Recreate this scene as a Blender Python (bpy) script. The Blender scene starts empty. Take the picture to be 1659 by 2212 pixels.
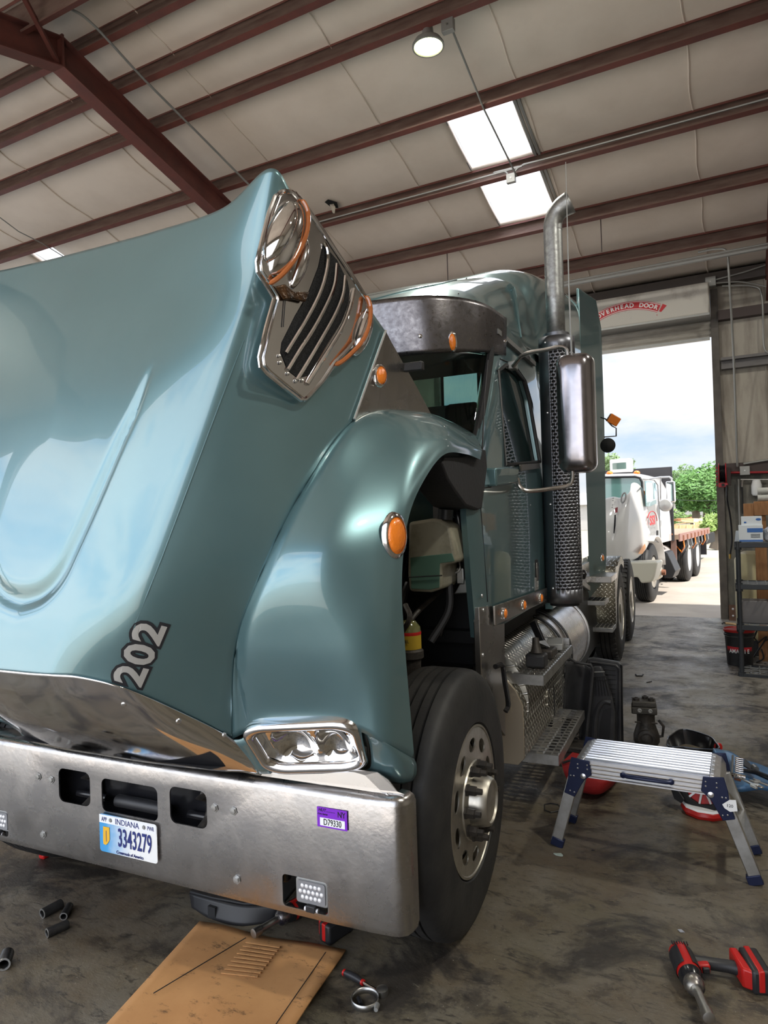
import bpy, bmesh, math, random
from mathutils import Vector, Matrix, noise as mnoise
from mathutils.bvhtree import BVHTree
random.seed(7)
SC = bpy.context.scene
COL = SC.collection
PI = math.pi
R = math.radians
# ------------------------------------------------------------------ camera
W, H = 1659, 2212
FPX = 1480.0
CAM = Vector((0, 0, 1.66))
YAW, PIT, ROLL = R(27.7), R(0.45), R(-1.75)
fwv = Vector((-math.sin(YAW)*math.cos(PIT), math.cos(YAW)*math.cos(PIT), math.sin(PIT)))
_r = Vector((math.cos(YAW), math.sin(YAW), 0)); _u = _r.cross(fwv)
rtv = math.cos(ROLL)*_r + math.sin(ROLL)*_u
upv = -math.sin(ROLL)*_r + math.cos(ROLL)*_u
cd = bpy.data.cameras.new('camera'); cam = bpy.data.objects.new('camera', cd); COL.objects.link(cam)
cd.sensor_fit = 'HORIZONTAL'; cd.sensor_width = 36.0; cd.lens = 36.0*FPX/W
cd.clip_start = 0.05; cd.clip_end = 500
m = Matrix((rtv, upv, -fwv)).transposed().to_4x4(); m.translation = CAM
cam.matrix_world = m
SC.camera = cam
SC.view_settings.view_transform = 'Standard'; SC.view_settings.look = 'None'
SC.view_settings.gamma = 1.0; SC.view_settings.exposure = 1.12
SC.view_settings.use_curve_mapping = False
# ------------------------------------------------------------------ sky and sun
SKY_STRENGTH = 0.50
SUN_STRENGTH = 3.2
LAMP_POWER = 60
world = bpy.data.worlds.new('sky'); SC.world = world; world.use_nodes = True
nt = world.node_tree; nt.nodes.clear()
o_ = nt.nodes.new('ShaderNodeOutputWorld'); bg = nt.nodes.new('ShaderNodeBackground')
tc = nt.nodes.new('ShaderNodeTexCoord'); sx = nt.nodes.new('ShaderNodeSeparateXYZ')
cr = nt.nodes.new('ShaderNodeValToRGB'); nz = nt.nodes.new('ShaderNodeTexNoise'); mp = nt.nodes.new('ShaderNodeMapping')
nr = nt.nodes.new('ShaderNodeValToRGB'); mx = nt.nodes.new('ShaderNodeMix'); mx.data_type = 'RGBA'
L = nt.links.new
L(tc.outputs['Generated'], sx.inputs[0]); L(sx.outputs[2], cr.inputs[0])
cr.color_ramp.elements[0].position = 0.0; cr.color_ramp.elements[0].color = (0.68, 0.84, 0.92, 1)
cr.color_ramp.elements[1].position = 0.6; cr.color_ramp.elements[1].color = (0.30, 0.48, 0.80, 1)
e = cr.color_ramp.elements.new(0.16); e.color = (0.50, 0.68, 0.92, 1)
e = cr.color_ramp.elements.new(-0.0 + 0.001); e.color = (0.74, 0.86, 0.92, 1)
mp.inputs['Scale'].default_value = (1.6, 1.6, 5.0)
L(tc.outputs['Generated'], mp.inputs[0]); L(mp.outputs[0], nz.inputs['Vector'])
nz.inputs['Scale'].default_value = 1.9; nz.inputs['Detail'].default_value = 6; nz.inputs['Roughness'].default_value = 0.55
L(nz.outputs[0], nr.inputs[0]); nr.color_ramp.elements[0].position = 0.36; nr.color_ramp.elements[1].position = 0.55
L(nr.outputs[0], mx.inputs[0]); L(cr.outputs[0], mx.inputs[6]); mx.inputs[7].default_value = (1.0, 1.0, 1.02, 1)
L(mx.outputs[2], bg.inputs[0]); # the sky is brighter on the sun's side, behind the camera, than over the yard seen through the door
sm_ = nt.nodes.new('ShaderNodeMapRange'); sm_.interpolation_type = 'SMOOTHSTEP'
sm_.inputs[1].default_value = 0.45; sm_.inputs[2].default_value = -0.55; sm_.inputs[3].default_value = SKY_STRENGTH; sm_.inputs[4].default_value = SKY_STRENGTH*3.4
L(sx.outputs[1], sm_.inputs[0]); L(sm_.outputs[0], bg.inputs[1])
L(bg.outputs[0], o_.inputs[0])
sd = bpy.data.lights.new('sun', 'SUN'); sd.energy = SUN_STRENGTH; sd.angle = R(1.5); sd.color = (1.0, 0.95, 0.88)
sun = bpy.data.objects.new('sun', sd); COL.objects.link(sun)
sun.rotation_euler = Vector((0.50, -0.24, 0.83)).to_track_quat('Z', 'Y').to_euler()
sun.location = (6, 10, 14)
# ------------------------------------------------------------------ rays through the lens, used to measure places
TA = R(3.0)
TU = Vector((math.cos(TA), math.sin(TA), 0)); TV = Vector((-math.sin(TA), math.cos(TA), 0))
_vO = Vector((-2.0, 1.87, 0)).dot(TV)
TO = TU*(-2.0) + TV*_vO
def ray(x, y): return rtv*((x-W/2)/FPX) - upv*((y-H/2)/FPX) + fwv
def hit(x, y, p0, n):
    d = ray(x, y); return CAM + d*((Vector(p0)-CAM).dot(n)/d.dot(n))
def atZ(x, y, z=0): return hit(x, y, (0, 0, z), Vector((0, 0, 1)))
def atY(x, y, Y): return hit(x, y, (0, Y, 0), Vector((0, 1, 0)))
def atX(x, y, X): return hit(x, y, (X, 0, 0), Vector((1, 0, 0)))
def toT(p):
    q = p - TO; return Vector((q.dot(TU), q.dot(TV), p.z))
def fromT(l): return TO + TU*l[0] + TV*l[1] + Vector((0, 0, l[2]))
def tX(x, y, xl): return toT(hit(x, y, fromT((xl, 0, 0)), TU))
def tY(x, y, yl): return toT(hit(x, y, fromT((0, yl, 0)), TV))
def tN(x, y, p0, n):
    n = Vector(n); nw = TU*n.x + TV*n.y + Vector((0, 0, n.z)); return toT(hit(x, y, fromT(p0), nw))
# ------------------------------------------------------------------ materials
def _n(nt, t, **k):
    n = nt.nodes.new(t)
    for a, b in k.items(): setattr(n, a, b)
    return n
def M(name, col, rough=0.5, metal=0.0, coat=0.0, col2=None, nscale=8.0, thr=(0.35, 0.65), detail=5, rvar=0.0,
      bump=0.0, bscale=60.0, stretch=None, emit=None, estr=0.0, alpha=None, trans=0.0, ior=1.45, spec=None, coatr=0.02):
    mt = bpy.data.materials.new(name); mt.use_nodes = True
    nt = mt.node_tree; b = nt.nodes['Principled BSDF']; L = nt.links.new
    b.inputs['Base Color'].default_value = (*col, 1); b.inputs['Roughness'].default_value = rough
    b.inputs['Metallic'].default_value = metal; b.inputs['Coat Weight'].default_value = coat
    b.inputs['Coat Roughness'].default_value = coatr; b.inputs['IOR'].default_value = ior
    if spec is not None: b.inputs['Specular IOR Level'].default_value = spec
    if trans: b.inputs['Transmission Weight'].default_value = trans
    if alpha is not None: b.inputs['Alpha'].default_value = alpha
    if emit: b.inputs['Emission Color'].default_value = (*emit, 1); b.inputs['Emission Strength'].default_value = estr
    tc = _n(nt, 'ShaderNodeTexCoord'); mp = _n(nt, 'ShaderNodeMapping'); L(tc.outputs['Object'], mp.inputs[0])
    if stretch: mp.inputs['Scale'].default_value = stretch
    if col2 is not None or rvar:
        nz = _n(nt, 'ShaderNodeTexNoise'); nz.inputs['Scale'].default_value = nscale; nz.inputs['Detail'].default_value = detail
        nz.inputs['Roughness'].default_value = 0.62
        L(mp.outputs[0], nz.inputs['Vector'])
        mr = _n(nt, 'ShaderNodeMapRange'); mr.inputs[1].default_value = thr[0]; mr.inputs[2].default_value = thr[1]
        L(nz.outputs[0], mr.inputs[0])
        if col2 is not None:
            mx = _n(nt, 'ShaderNodeMix', data_type='RGBA'); mx.inputs[6].default_value = (*col, 1); mx.inputs[7].default_value = (*col2, 1)
            L(mr.outputs[0], mx.inputs[0]); L(mx.outputs[2], b.inputs['Base Color'])
        if rvar:
            m2 = _n(nt, 'ShaderNodeMath', operation='MULTIPLY_ADD'); m2.inputs[1].default_value = rvar; m2.inputs[2].default_value = rough
            L(mr.outputs[0], m2.inputs[0]); L(m2.outputs[0], b.inputs['Roughness'])
    if bump:
        n2 = _n(nt, 'ShaderNodeTexNoise'); n2.inputs['Scale'].default_value = bscale; n2.inputs['Detail'].default_value = 4
        L(mp.outputs[0], n2.inputs['Vector'])
        bp = _n(nt, 'ShaderNodeBump'); bp.inputs['Strength'].default_value = bump; bp.inputs['Distance'].default_value = 0.01
        L(n2.outputs[0], bp.inputs['Height']); L(bp.outputs[0], b.inputs['Normal'])
    return mt
def diamond(name, col, axes=(0, 1), pitch=0.035, rough=0.28, metal=1.0):
    """tread plate: small raised lozenges alternating in direction"""
    mt = M(name, col, rough, metal, col2=tuple(c*0.62 for c in col), nscale=5, rvar=0.15)
    nt = mt.node_tree; L = nt.links.new; b = nt.nodes['Principled BSDF']
    tc = _n(nt, 'ShaderNodeTexCoord'); s = _n(nt, 'ShaderNodeSeparateXYZ'); L(tc.outputs['Object'], s.inputs[0])
    def mth(op, a, b_=None, c=None):
        n = _n(nt, 'ShaderNodeMath', operation=op)
        for i, v in enumerate((a, b_, c)):
            if v is None: continue
            if isinstance(v, (int, float)): n.inputs[i].default_value = v
            else: L(v, n.inputs[i])
        return n.outputs[0]
    a0, a1 = s.outputs[axes[0]], s.outputs[axes[1]]
    k = 1/pitch
    u = mth('MULTIPLY', mth('ADD', a0, a1), k*0.707); v = mth('MULTIPLY', mth('SUBTRACT', a0, a1), k*0.707)
    par = mth('MODULO', mth('ADD', mth('FLOOR', u), mth('ADD', mth('FLOOR', v), 1000.0)), 2.0)
    fu = mth('SUBTRACT', mth('FRACT', u), 0.5); fv = mth('SUBTRACT', mth('FRACT', v), 0.5)
    inv = mth('SUBTRACT', 1.0, par)
    p = mth('ADD', mth('MULTIPLY', fu, par), mth('MULTIPLY', fv, inv)); q = mth('ADD', mth('MULTIPLY', fv, par), mth('MULTIPLY', fu, inv))
    d = mth('ADD', mth('POWER', mth('DIVIDE', p, 0.48), 2.0), mth('POWER', mth('DIVIDE', q, 0.15), 2.0))
    h = mth('MAXIMUM', mth('SUBTRACT', 1.0, d), 0.0)
    bp = _n(nt, 'ShaderNodeBump'); bp.inputs['Strength'].default_value = 1.0; bp.inputs['Distance'].default_value = 0.004
    L(h, bp.inputs['Height']); L(bp.outputs[0], b.inputs['Normal'])
    old = b.inputs['Base Color'].links[0].from_socket; mm = _n(nt, 'ShaderNodeMix', data_type='RGBA'); mm.inputs[7].default_value = (0.85, 0.83, 0.78, 1)
    L(mth('MINIMUM', mth('MULTIPLY', h, 2.0), 1.0), mm.inputs[0]); L(old, mm.inputs[6]); L(mm.outputs[2], b.inputs['Base Color'])
    return mt
MT = {}
MT['teal'] = M('teal_paint', (0.130, 0.228, 0.248), 0.33, 0.6, coat=1.0, col2=(0.14, 0.243, 0.262), nscale=3)
MT['tealdk'] = M('hood_lining', (0.04, 0.045, 0.05), 0.8)
MT['chrome'] = M('chrome', (0.78, 0.77, 0.78), 0.06, 1.0, rvar=0.08, nscale=9)
MT['chromec'] = M('clean_chrome', (0.82, 0.82, 0.83), 0.03, 1.0)
MT['steel'] = M('brushed_steel', (0.62, 0.61, 0.60), 0.32, 1.0, rvar=0.12, nscale=6, bump=0.06, bscale=30)
MT['visor'] = M('scuffed_stainless', (0.21, 0.20, 0.205), 0.26, 1.0, col2=(0.16, 0.15, 0.16), nscale=40, rvar=0.12, bump=0.05, bscale=60)
MT['panel'] = M('dull_stainless', (0.45, 0.43, 0.41), 0.22, 1.0, rvar=0.12, nscale=3)
MT['black'] = M('black_plastic', (0.018, 0.018, 0.02), 0.45)
MT['blackm'] = M('black_rough', (0.012, 0.012, 0.013), 0.8)
MT['blackg'] = M('black_gloss', (0.012, 0.012, 0.014), 0.2)
MT['grease'] = M('greasy_black_metal', (0.022, 0.021, 0.020), 0.5, 0.3, col2=(0.05, 0.042, 0.035), nscale=20, bump=0.4, bscale=40)
MT['rubber'] = M('tyre_rubber', (0.012, 0.012, 0.013), 0.6, col2=(0.026, 0.025, 0.024), nscale=7, bump=0.15, bscale=50)
MT['amber'] = M('amber_lens', (0.85, 0.22, 0.02), 0.15, 0.0, coat=0.6, bump=0.3, bscale=120)
MT['ambdk'] = M('dim_amber_lens', (0.42, 0.13, 0.04), 0.12, 0.0, coat=1.0)
MT['wheel'] = M('aluminium_wheel', (0.62, 0.60, 0.54), 0.35, 1.0, col2=(0.42, 0.39, 0.34), nscale=9, rvar=0.1)
MT['tank'] = M('polished_tank', (0.78, 0.74, 0.72), 0.22, 1.0, rvar=0.1, nscale=4)
MT['dia_yz'] = diamond('tread_plate_side', (0.40, 0.38, 0.33), (1, 2))
MT['dia_xz'] = diamond('tread_plate_front', (0.42, 0.40, 0.34), (0, 2))
MT['dia_xy'] = diamond('tread_plate_top', (0.62, 0.60, 0.54), (0, 1))
MT['alu'] = M('aluminium', (0.78, 0.78, 0.80), 0.28, 1.0, rvar=0.12, nscale=12, stretch=(1, 12, 12))
MT['alud'] = M('dull_aluminium', (0.55, 0.55, 0.54), 0.38, 1.0, col2=(0.40, 0.39, 0.37), nscale=14)
MT['navy'] = M('navy_bracket', (0.012, 0.018, 0.055), 0.35, 0.3)
MT['red'] = M('red_plastic', (0.42, 0.012, 0.010), 0.35)
MT['reddk'] = M('red_fabric', (0.27, 0.008, 0.008), 0.75, bump=0.3, bscale=90)
MT['white'] = M('white_paint', (0.80, 0.79, 0.76), 0.35, coat=0.5)
MT['whitem'] = M('white_card', (0.78, 0.79, 0.80), 0.7)
MT['glass'] = M('tinted_glass', (0.55, 0.72, 0.68), 0.02, 0.0, trans=1.0, ior=1.2)
MT['glassd'] = M('dark_window_glass', (0.03, 0.06, 0.06), 0.03, 0.0, coat=1.0)
MT['gray'] = M('galvanised', (0.33, 0.33, 0.32), 0.5, 0.6)
MT['pipe'] = M('exhaust_steel', (0.40, 0.41, 0.41), 0.38, 1.0, col2=(0.27, 0.27, 0.27), nscale=30, rvar=0.15)
MT['shield'] = M('muffler_shield_metal', (0.20, 0.205, 0.23), 0.36, 1.0, rvar=0.1, nscale=8)
MT['mirror'] = M('mirror_shell_chrome', (0.33, 0.31, 0.33), 0.20, 1.0, rvar=0.06, nscale=30)
MT['interior'] = M('cab_trim_grey', (0.16, 0.16, 0.16), 0.8)
MT['purple'] = M('purple_label', (0.20, 0.02, 0.52), 0.5)
MT['ink'] = M('black_ink', (0.012, 0.012, 0.015), 0.6)
MT['inkw'] = M('white_ink', (0.85, 0.85, 0.85), 0.5)
MT['silver'] = M('silver_vinyl', (0.55, 0.54, 0.52), 0.35, 0.5)
MT['inkb'] = M('navy_ink', (0.02, 0.03, 0.16), 0.5)
MT['inkr'] = M('red_ink', (0.55, 0.02, 0.03), 0.5)
MT['blueb'] = M('blue_ink', (0.03, 0.12, 0.38), 0.5)
# ------------------------------------------------------------------ mesh builder
def V(*a): return Vector(a)
class MB:
    def __init__(s): s.v = []; s.f = []
    def add(s, vs, fs):
        b = len(s.v); s.v += [Vector(p) for p in vs]; s.f += [tuple(b+i for i in f) for f in fs]; return s
    def box(s, x0, y0, z0, x1, y1, z1):
        return s.add([(x0,y0,z0),(x1,y0,z0),(x1,y1,z0),(x0,y1,z0),(x0,y0,z1),(x1,y0,z1),(x1,y1,z1),(x0,y1,z1)],
                     [(0,3,2,1),(4,5,6,7),(0,1,5,4),(1,2,6,5),(2,3,7,6),(3,0,4,7)])
    def beam(s, a, b, w, h, up=(0, 0, 1)):
        a, b = Vector(a), Vector(b); d = (b-a).normalized(); u = Vector(up); x = d.cross(u).normalized(); u = x.cross(d)
        vs = [p + x*(w/2*i) + u*(h/2*j) for p in (a, b) for i, j in ((-1,-1),(1,-1),(1,1),(-1,1))]
        return s.add(vs, [(0,1,2,3),(7,6,5,4),(0,4,5,1),(1,5,6,2),(2,6,7,3),(3,7,4,0)])
    def prism(s, pts, vec):
        n = len(pts); pts = [Vector(p) for p in pts]; vec = Vector(vec)
        return s.add(pts + [p+vec for p in pts], [tuple(range(n-1, -1, -1)), tuple(range(n, 2*n))] + [(i, (i+1) % n, n+(i+1) % n, n+i) for i in range(n)])
    def tube(s, pts, r, n=8, caps=True, closed=False):
        pts = [Vector(p) for p in pts]; k = len(pts)
        rs = r if isinstance(r, (list, tuple)) else [r]*k
        d0 = (pts[1]-pts[0]).normalized(); x = d0.orthogonal().normalized(); vs = []
        for i, p in enumerate(pts):
            if closed: d = (pts[(i+1) % k]-pts[i-1]).normalized()
            elif i == 0: d = d0
            elif i == k-1: d = (pts[i]-pts[i-1]).normalized()
            else: d = ((pts[i+1]-p).normalized() + (p-pts[i-1]).normalized()).normalized()
            x = (x - d*x.dot(d)).normalized(); y = d.cross(x)
            vs += [p + (x*math.cos(2*PI*j/n) + y*math.sin(2*PI*j/n))*rs[i] for j in range(n)]
        fs = [(i*n+j, i*n+(j+1) % n, (i+1)*n+(j+1) % n, (i+1)*n+j) for i in range(k-1) for j in range(n)]
        if closed: fs += [((k-1)*n+j, (k-1)*n+(j+1) % n, (j+1) % n, j) for j in range(n)]
        elif caps: fs += [tuple(range(n-1, -1, -1)), tuple(range((k-1)*n, k*n))]
        return s.add(vs, fs)
    def lathe(s, o, ax, prof, n=32, a0=0.0, a1=2*PI, ref=None, cap=True):
        """prof: (radius, height along axis)"""
        o = Vector(o); ax = Vector(ax).normalized(); x = Vector(ref) if ref else ax.orthogonal(); x = (x-ax*x.dot(ax)).normalized(); y = ax.cross(x)
        full = abs(a1-a0-2*PI) < 1e-6; m = n if full else n+1; vs = []
        for r, h in prof:
            vs += [o + ax*h + (x*math.cos(a0+(a1-a0)*j/n) + y*math.sin(a0+(a1-a0)*j/n))*r for j in range(m)]
        fs = [(i*m+j, i*m+(j+1) % m, (i+1)*m+(j+1) % m, (i+1)*m+j) for i in range(len(prof)-1) for j in range(m if full else m-1)]
        if full and cap:
            if prof[0][0] > 1e-5: fs.append(tuple(range(m-1, -1, -1)))
            if prof[-1][0] > 1e-5: fs.append(tuple(range((len(prof)-1)*m, len(prof)*m)))
        return s.add(vs, fs)
    def cyl(s, a, b, r, n=20): a, b = Vector(a), Vector(b); return s.lathe(a, b-a, [(r, 0), (r, (b-a).length)], n)
    def ball(s, c, r, n=14, sc=(1, 1, 1)):
        c = Vector(c); vs = []; k = n//2+1
        for i in range(k):
            t = PI*i/(k-1)
            vs += [c + Vector((r*sc[0]*math.sin(t)*math.cos(2*PI*j/n), r*sc[1]*math.sin(t)*math.sin(2*PI*j/n), r*sc[2]*math.cos(t))) for j in range(n)]
        return s.add(vs, [(i*n+j, i*n+(j+1) % n, (i+1)*n+(j+1) % n, (i+1)*n+j) for i in range(k-1) for j in range(n)])
    def grid(s, rows):
        k = len(rows[0]); vs = [p for r in rows for p in r]
        return s.add(vs, [(i*k+j, i*k+j+1, (i+1)*k+j+1, (i+1)*k+j) for i in range(len(rows)-1) for j in range(k-1)])
    def quad(s, a, b, c, d): return s.add([a, b, c, d], [(0, 1, 2, 3)])
    def bolt(s, c, ax, r=0.008, h=0.006): c = Vector(c); return s.lathe(c, ax, [(r*1.5, 0), (r*1.5, h*0.25), (r, h*0.25), (r, h), (0.0001, h*1.1)], 6)
    def build(s, name, mat, parent=None, angle=35, bevel=0, bseg=2, solid=0, soff=-1, sub=0, flip=False, smooth=True, world=False, mat2=None):
        me = bpy.data.meshes.new(name); me.from_pydata(s.v, [], s.f)
        bm = bmesh.new(); bm.from_mesh(me); bmesh.ops.remove_doubles(bm, verts=bm.verts, dist=1e-5)
        bmesh.ops.recalc_face_normals(bm, faces=bm.faces)
        if flip: bmesh.ops.reverse_faces(bm, faces=bm.faces)
        bm.to_mesh(me); bm.free()
        me.materials.append(MT[mat] if isinstance(mat, str) else mat)
        if mat2: me.materials.append(MT[mat2])
        if smooth:
            me.polygons.foreach_set('use_smooth', [True]*len(me.polygons)); me.set_sharp_from_angle(angle=R(angle))
        o = bpy.data.objects.new(name, me); COL.objects.link(o)
        if parent: o.parent = parent
        if solid:
            md = o.modifiers.new('s', 'SOLIDIFY'); md.thickness = solid; md.offset = soff
            if mat2: md.material_offset = 1
        if sub: md = o.modifiers.new('u', 'SUBSURF'); md.levels = sub; md.render_levels = sub
        if bevel: md = o.modifiers.new('b', 'BEVEL'); md.width = bevel; md.segments = bseg; md.limit_method = 'ANGLE'; md.angle_limit = R(40)
        return o
def thing(name, label, cat, loc=(0, 0, 0), rz=0.0, group=None):
    o = bpy.data.objects.new(name, None); COL.objects.link(o); o.empty_display_size = 0.1
    o.location = loc; o.rotation_euler = (0, 0, rz); o['label'] = label; o['category'] = cat
    if group: o['group'] = group
    return o
def tag(o, label, cat, group=None, kind=None):
    o['label'] = label; o['category'] = cat
    if group: o['group'] = group
    if kind: o['kind'] = kind
    return o
def struct(o): o['kind'] = 'structure'; return o
def dup(src, loc, rz=None, label=None):
    r = src.copy(); COL.objects.link(r); r.location = loc
    if rz is not None: r.rotation_euler = (0, 0, rz)
    if label: r['label'] = label
    for ch in [c for c in bpy.data.objects if c.parent == src]:
        c = ch.copy(); COL.objects.link(c); c.parent = r
        for g in [q for q in bpy.data.objects if q.parent == ch]:
            d = g.copy(); COL.objects.link(d); d.parent = c
    return r
def eval_mesh(o):
    dg = bpy.context.evaluated_depsgraph_get(); dg.update(); return bpy.data.meshes.new_from_object(o.evaluated_get(dg))
def cut(o, cutters):
    """real openings: boolean differences, evaluated once, cutters removed"""
    for c in cutters:
        md = o.modifiers.new('c', 'BOOLEAN'); md.operation = 'DIFFERENCE'; md.object = c; md.solver = 'EXACT'
    me = eval_mesh(o); o.modifiers.clear(); o.data = me
    for c in cutters: bpy.data.objects.remove(c)
    return o
def rrect(w, h, r, n=5):
    out = []
    for cx, cy, a in ((w/2-r, h/2-r, 0), (-w/2+r, h/2-r, 90), (-w/2+r, -h/2+r, 180), (w/2-r, -h/2+r, 270)):
        out += [(cx+r*math.cos(R(a+90*i/n)), cy+r*math.sin(R(a+90*i/n))) for i in range(n+1)]
    return out
def text(name, body, o, xd, yd, size, mat, parent=None, ext=0.0008, off=0.0, sx=1.0, spacing=1.0, shear=0.0, drape=None, lift=0.002, align='CENTER', res=3):
    """flat lettering at o, reading along xd with its tops towards yd"""
    cu = bpy.data.curves.new(name, 'FONT'); cu.body = body; cu.size = size; cu.extrude = 0 if drape else ext; cu.offset = off
    cu.align_x = align; cu.align_y = 'CENTER'; cu.space_character = spacing; cu.shear = shear; cu.resolution_u = res
    t = bpy.data.objects.new(name, cu); COL.objects.link(t)
    me = eval_mesh(t); bpy.data.objects.remove(t)
    xd = Vector(xd).normalized(); yd = Vector(yd); yd = (yd - xd*yd.dot(xd)).normalized(); zd = xd.cross(yd); o = Vector(o)
    if drape:
        bm = bmesh.new(); bm.from_mesh(me)
        bmesh.ops.subdivide_edges(bm, edges=[e for e in bm.edges if e.calc_length() > size*0.12], cuts=2, use_grid_fill=True)
        bmesh.ops.triangulate(bm, faces=bm.faces); bm.to_mesh(me); bm.free()
    for v in me.vertices:
        p = o + xd*(v.co.x*sx) + yd*v.co.y + zd*v.co.z
        if drape:
            h = drape.ray_cast(p + zd*0.3, -zd)
            if h[0] is None: h = drape.find_nearest(p)
            nn = h[1] if h[1].dot(zd) > 0 else -h[1]
            p = h[0] + nn*lift
        v.co = p
    me.materials.clear(); me.materials.append(MT[mat] if isinstance(mat, str) else mat)
    ob = bpy.data.objects.new(name, me); COL.objects.link(ob)
    if parent: ob.parent = parent
    return ob
def cr1(p0, p1, p2, p3, t):
    return 0.5*((2*p1) + (p2-p0)*t + (2*p0-5*p1+4*p2-p3)*t*t + (3*p1-p0-3*p2+p3)*t*t*t)
def crv(pts, t):
    k = len(pts)-1; t = min(max(t*k, 0), k-1e-9); i = int(t); f = t-i
    g = lambda j: pts[j] if 0 <= j <= k else (2*pts[0]-pts[1] if j < 0 else 2*pts[k]-pts[k-1])
    return cr1(g(i-1), g(i), g(i+1), g(i+2), f)
def spline(pts, n): pts = [Vector(p) for p in pts]; return [crv(pts, i/n) for i in range(n+1)]
def surf(ctrl, nu, nv):
    cols = [[crv([Vector(r[c]) for r in ctrl], i/nu) for i in range(nu+1)] for c in range(len(ctrl[0]))]
    return [[crv([cols[c][i] for c in range(len(cols))], j/nv) for j in range(nv+1)] for i in range(nu+1)]
def sstep(a, b, x): t = min(max((x-a)/(b-a), 0), 1); return t*t*(3-2*t)
# ================================================================== BUILDING
YW, YF, YR = 11.4, -1.9, 4.75            # wall with the roller door, open front, ridge
TS = math.tan(R(15)); ZE = 5.15
def zroof(Y, off=0.0): return (ZE + TS*(YW-Y) if Y >= YR else ZE + TS*(YW-YR) - TS*(YR-Y)) - off
def atRoof(x, y, off=0.0): return hit(x, y, (0, YW, ZE-off), Vector((0, TS, 1)))
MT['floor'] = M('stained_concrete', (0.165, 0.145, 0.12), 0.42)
def floor_mat():
    mt = MT['floor']; nt = mt.node_tree; b = nt.nodes['Principled BSDF']; L = nt.links.new
    tc = _n(nt, 'ShaderNodeTexCoord')
    def noise(scale, detail, rough=0.6, stretch=None, dist=0.0):
        mp = _n(nt, 'ShaderNodeMapping'); L(tc.outputs['Object'], mp.inputs[0])
        if stretch: mp.inputs['Scale'].default_value = stretch; mp.inputs['Rotation'].default_value = (0, 0, 0.5)
        n = _n(nt, 'ShaderNodeTexNoise'); n.inputs['Scale'].default_value = scale; n.inputs['Detail'].default_value = detail
        n.inputs['Roughness'].default_value = rough; n.inputs['Distortion'].default_value = dist
        L(mp.outputs[0], n.inputs['Vector']); return n.outputs[0]
    def ramp(src, a, c, lo=0.0, hi=1.0):
        r = _n(nt, 'ShaderNodeMapRange'); r.inputs[1].default_value = a; r.inputs[2].default_value = c; r.inputs[3].default_value = lo; r.inputs[4].default_value = hi
        L(src, r.inputs[0]); return r.outputs[0]
    def mix(f, a, c):
        m = _n(nt, 'ShaderNodeMix', data_type='RGBA'); L(f, m.inputs[0])
        for i, v in ((6, a), (7, c)):
            if isinstance(v, tuple): m.inputs[i].default_value = (*v, 1)
            else: L(v, m.inputs[i])
        return m.outputs[2]
    c = mix(ramp(noise(0.8, 6), 0.35, 0.65), (0.105, 0.092, 0.060), (0.110, 0.078, 0.050))
    c = mix(ramp(noise(2.2, 8, 0.7), 0.42, 0.66), c, (0.145, 0.128, 0.10))
    # lighter grey concrete towards the roller door, its daylight glare painted into the colour
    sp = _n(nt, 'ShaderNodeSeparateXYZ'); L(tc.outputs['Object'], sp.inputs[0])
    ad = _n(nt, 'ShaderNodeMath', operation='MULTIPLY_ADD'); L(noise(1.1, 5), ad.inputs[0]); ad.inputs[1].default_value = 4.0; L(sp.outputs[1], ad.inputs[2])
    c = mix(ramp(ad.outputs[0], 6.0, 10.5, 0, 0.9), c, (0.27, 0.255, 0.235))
    c = mix(ramp(noise(1.5, 9, 0.72, None, 0.6), 0.52, 0.60, 0, 0.85), c, (0.020, 0.017, 0.016))
    c = mix(ramp(noise(4.5, 12, 0.82, (1, 1.5, 1), .3), 0.52, 0.58, 0, 0.6), c, (0.028, 0.022, 0.018))
    c = mix(ramp(noise(6.0, 10, 0.8, (1, 2.2, 1), 0.8), 0.60, 0.68, 0, 0.5), c, (0.21, 0.185, 0.14))
    c = mix(ramp(noise(9.0, 8, 0.75, (1, 2.6, 1), 1.2), 0.55, 0.63, 0, 0.75), c, (0.020, 0.017, 0.015))
    c = mix(ramp(noise(38.0, 6, 0.8, (1, 3, 1)), 0.62, 0.70, 0, 0.5), c, (0.19, 0.18, 0.155))
    c = mix(ramp(noise(130.0, 2, 0.5), 0.72, 0.76, 0, 0.8), c, (0.45, 0.42, 0.36))
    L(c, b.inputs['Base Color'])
    L(ramp(noise(3.0, 8, 0.7), 0.35, 0.68, 0.22, 0.66), b.inputs['Roughness'])
    bp = _n(nt, 'ShaderNodeBump'); bp.inputs['Strength'].default_value = 0.4; bp.inputs['Distance'].default_value = 0.01
    L(noise(16.0, 9, 0.75, (1, 2, 1)), bp.inputs['Height']); L(bp.outputs[0], b.inputs['Normal'])
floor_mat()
MT['ground'] = M('pale_concrete_yard', (0.38, 0.33, 0.28), 0.85, col2=(0.45, 0.40, 0.34), nscale=1.2, bump=0.2, bscale=30)
MT['gravel'] = M('pale_gravel', (0.46, 0.41, 0.32), 0.95, col2=(0.36, 0.34, 0.25), nscale=3, bump=0.4, bscale=25)
MT['vinyl'] = M('roof_insulation_facing', (0.80, 0.70, 0.615), 0.6, col2=(0.72, 0.62, 0.535), nscale=1.6, thr=(0.4, 0.72), bump=0.1, bscale=6)
MT['wallv'] = M('dirty_wall_facing', (0.40, 0.365, 0.315), 0.7, col2=(0.24, 0.21, 0.18), nscale=1.8, thr=(0.42, 0.68), stretch=(3, 3, 0.6), bump=0.15, bscale=9)
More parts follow.
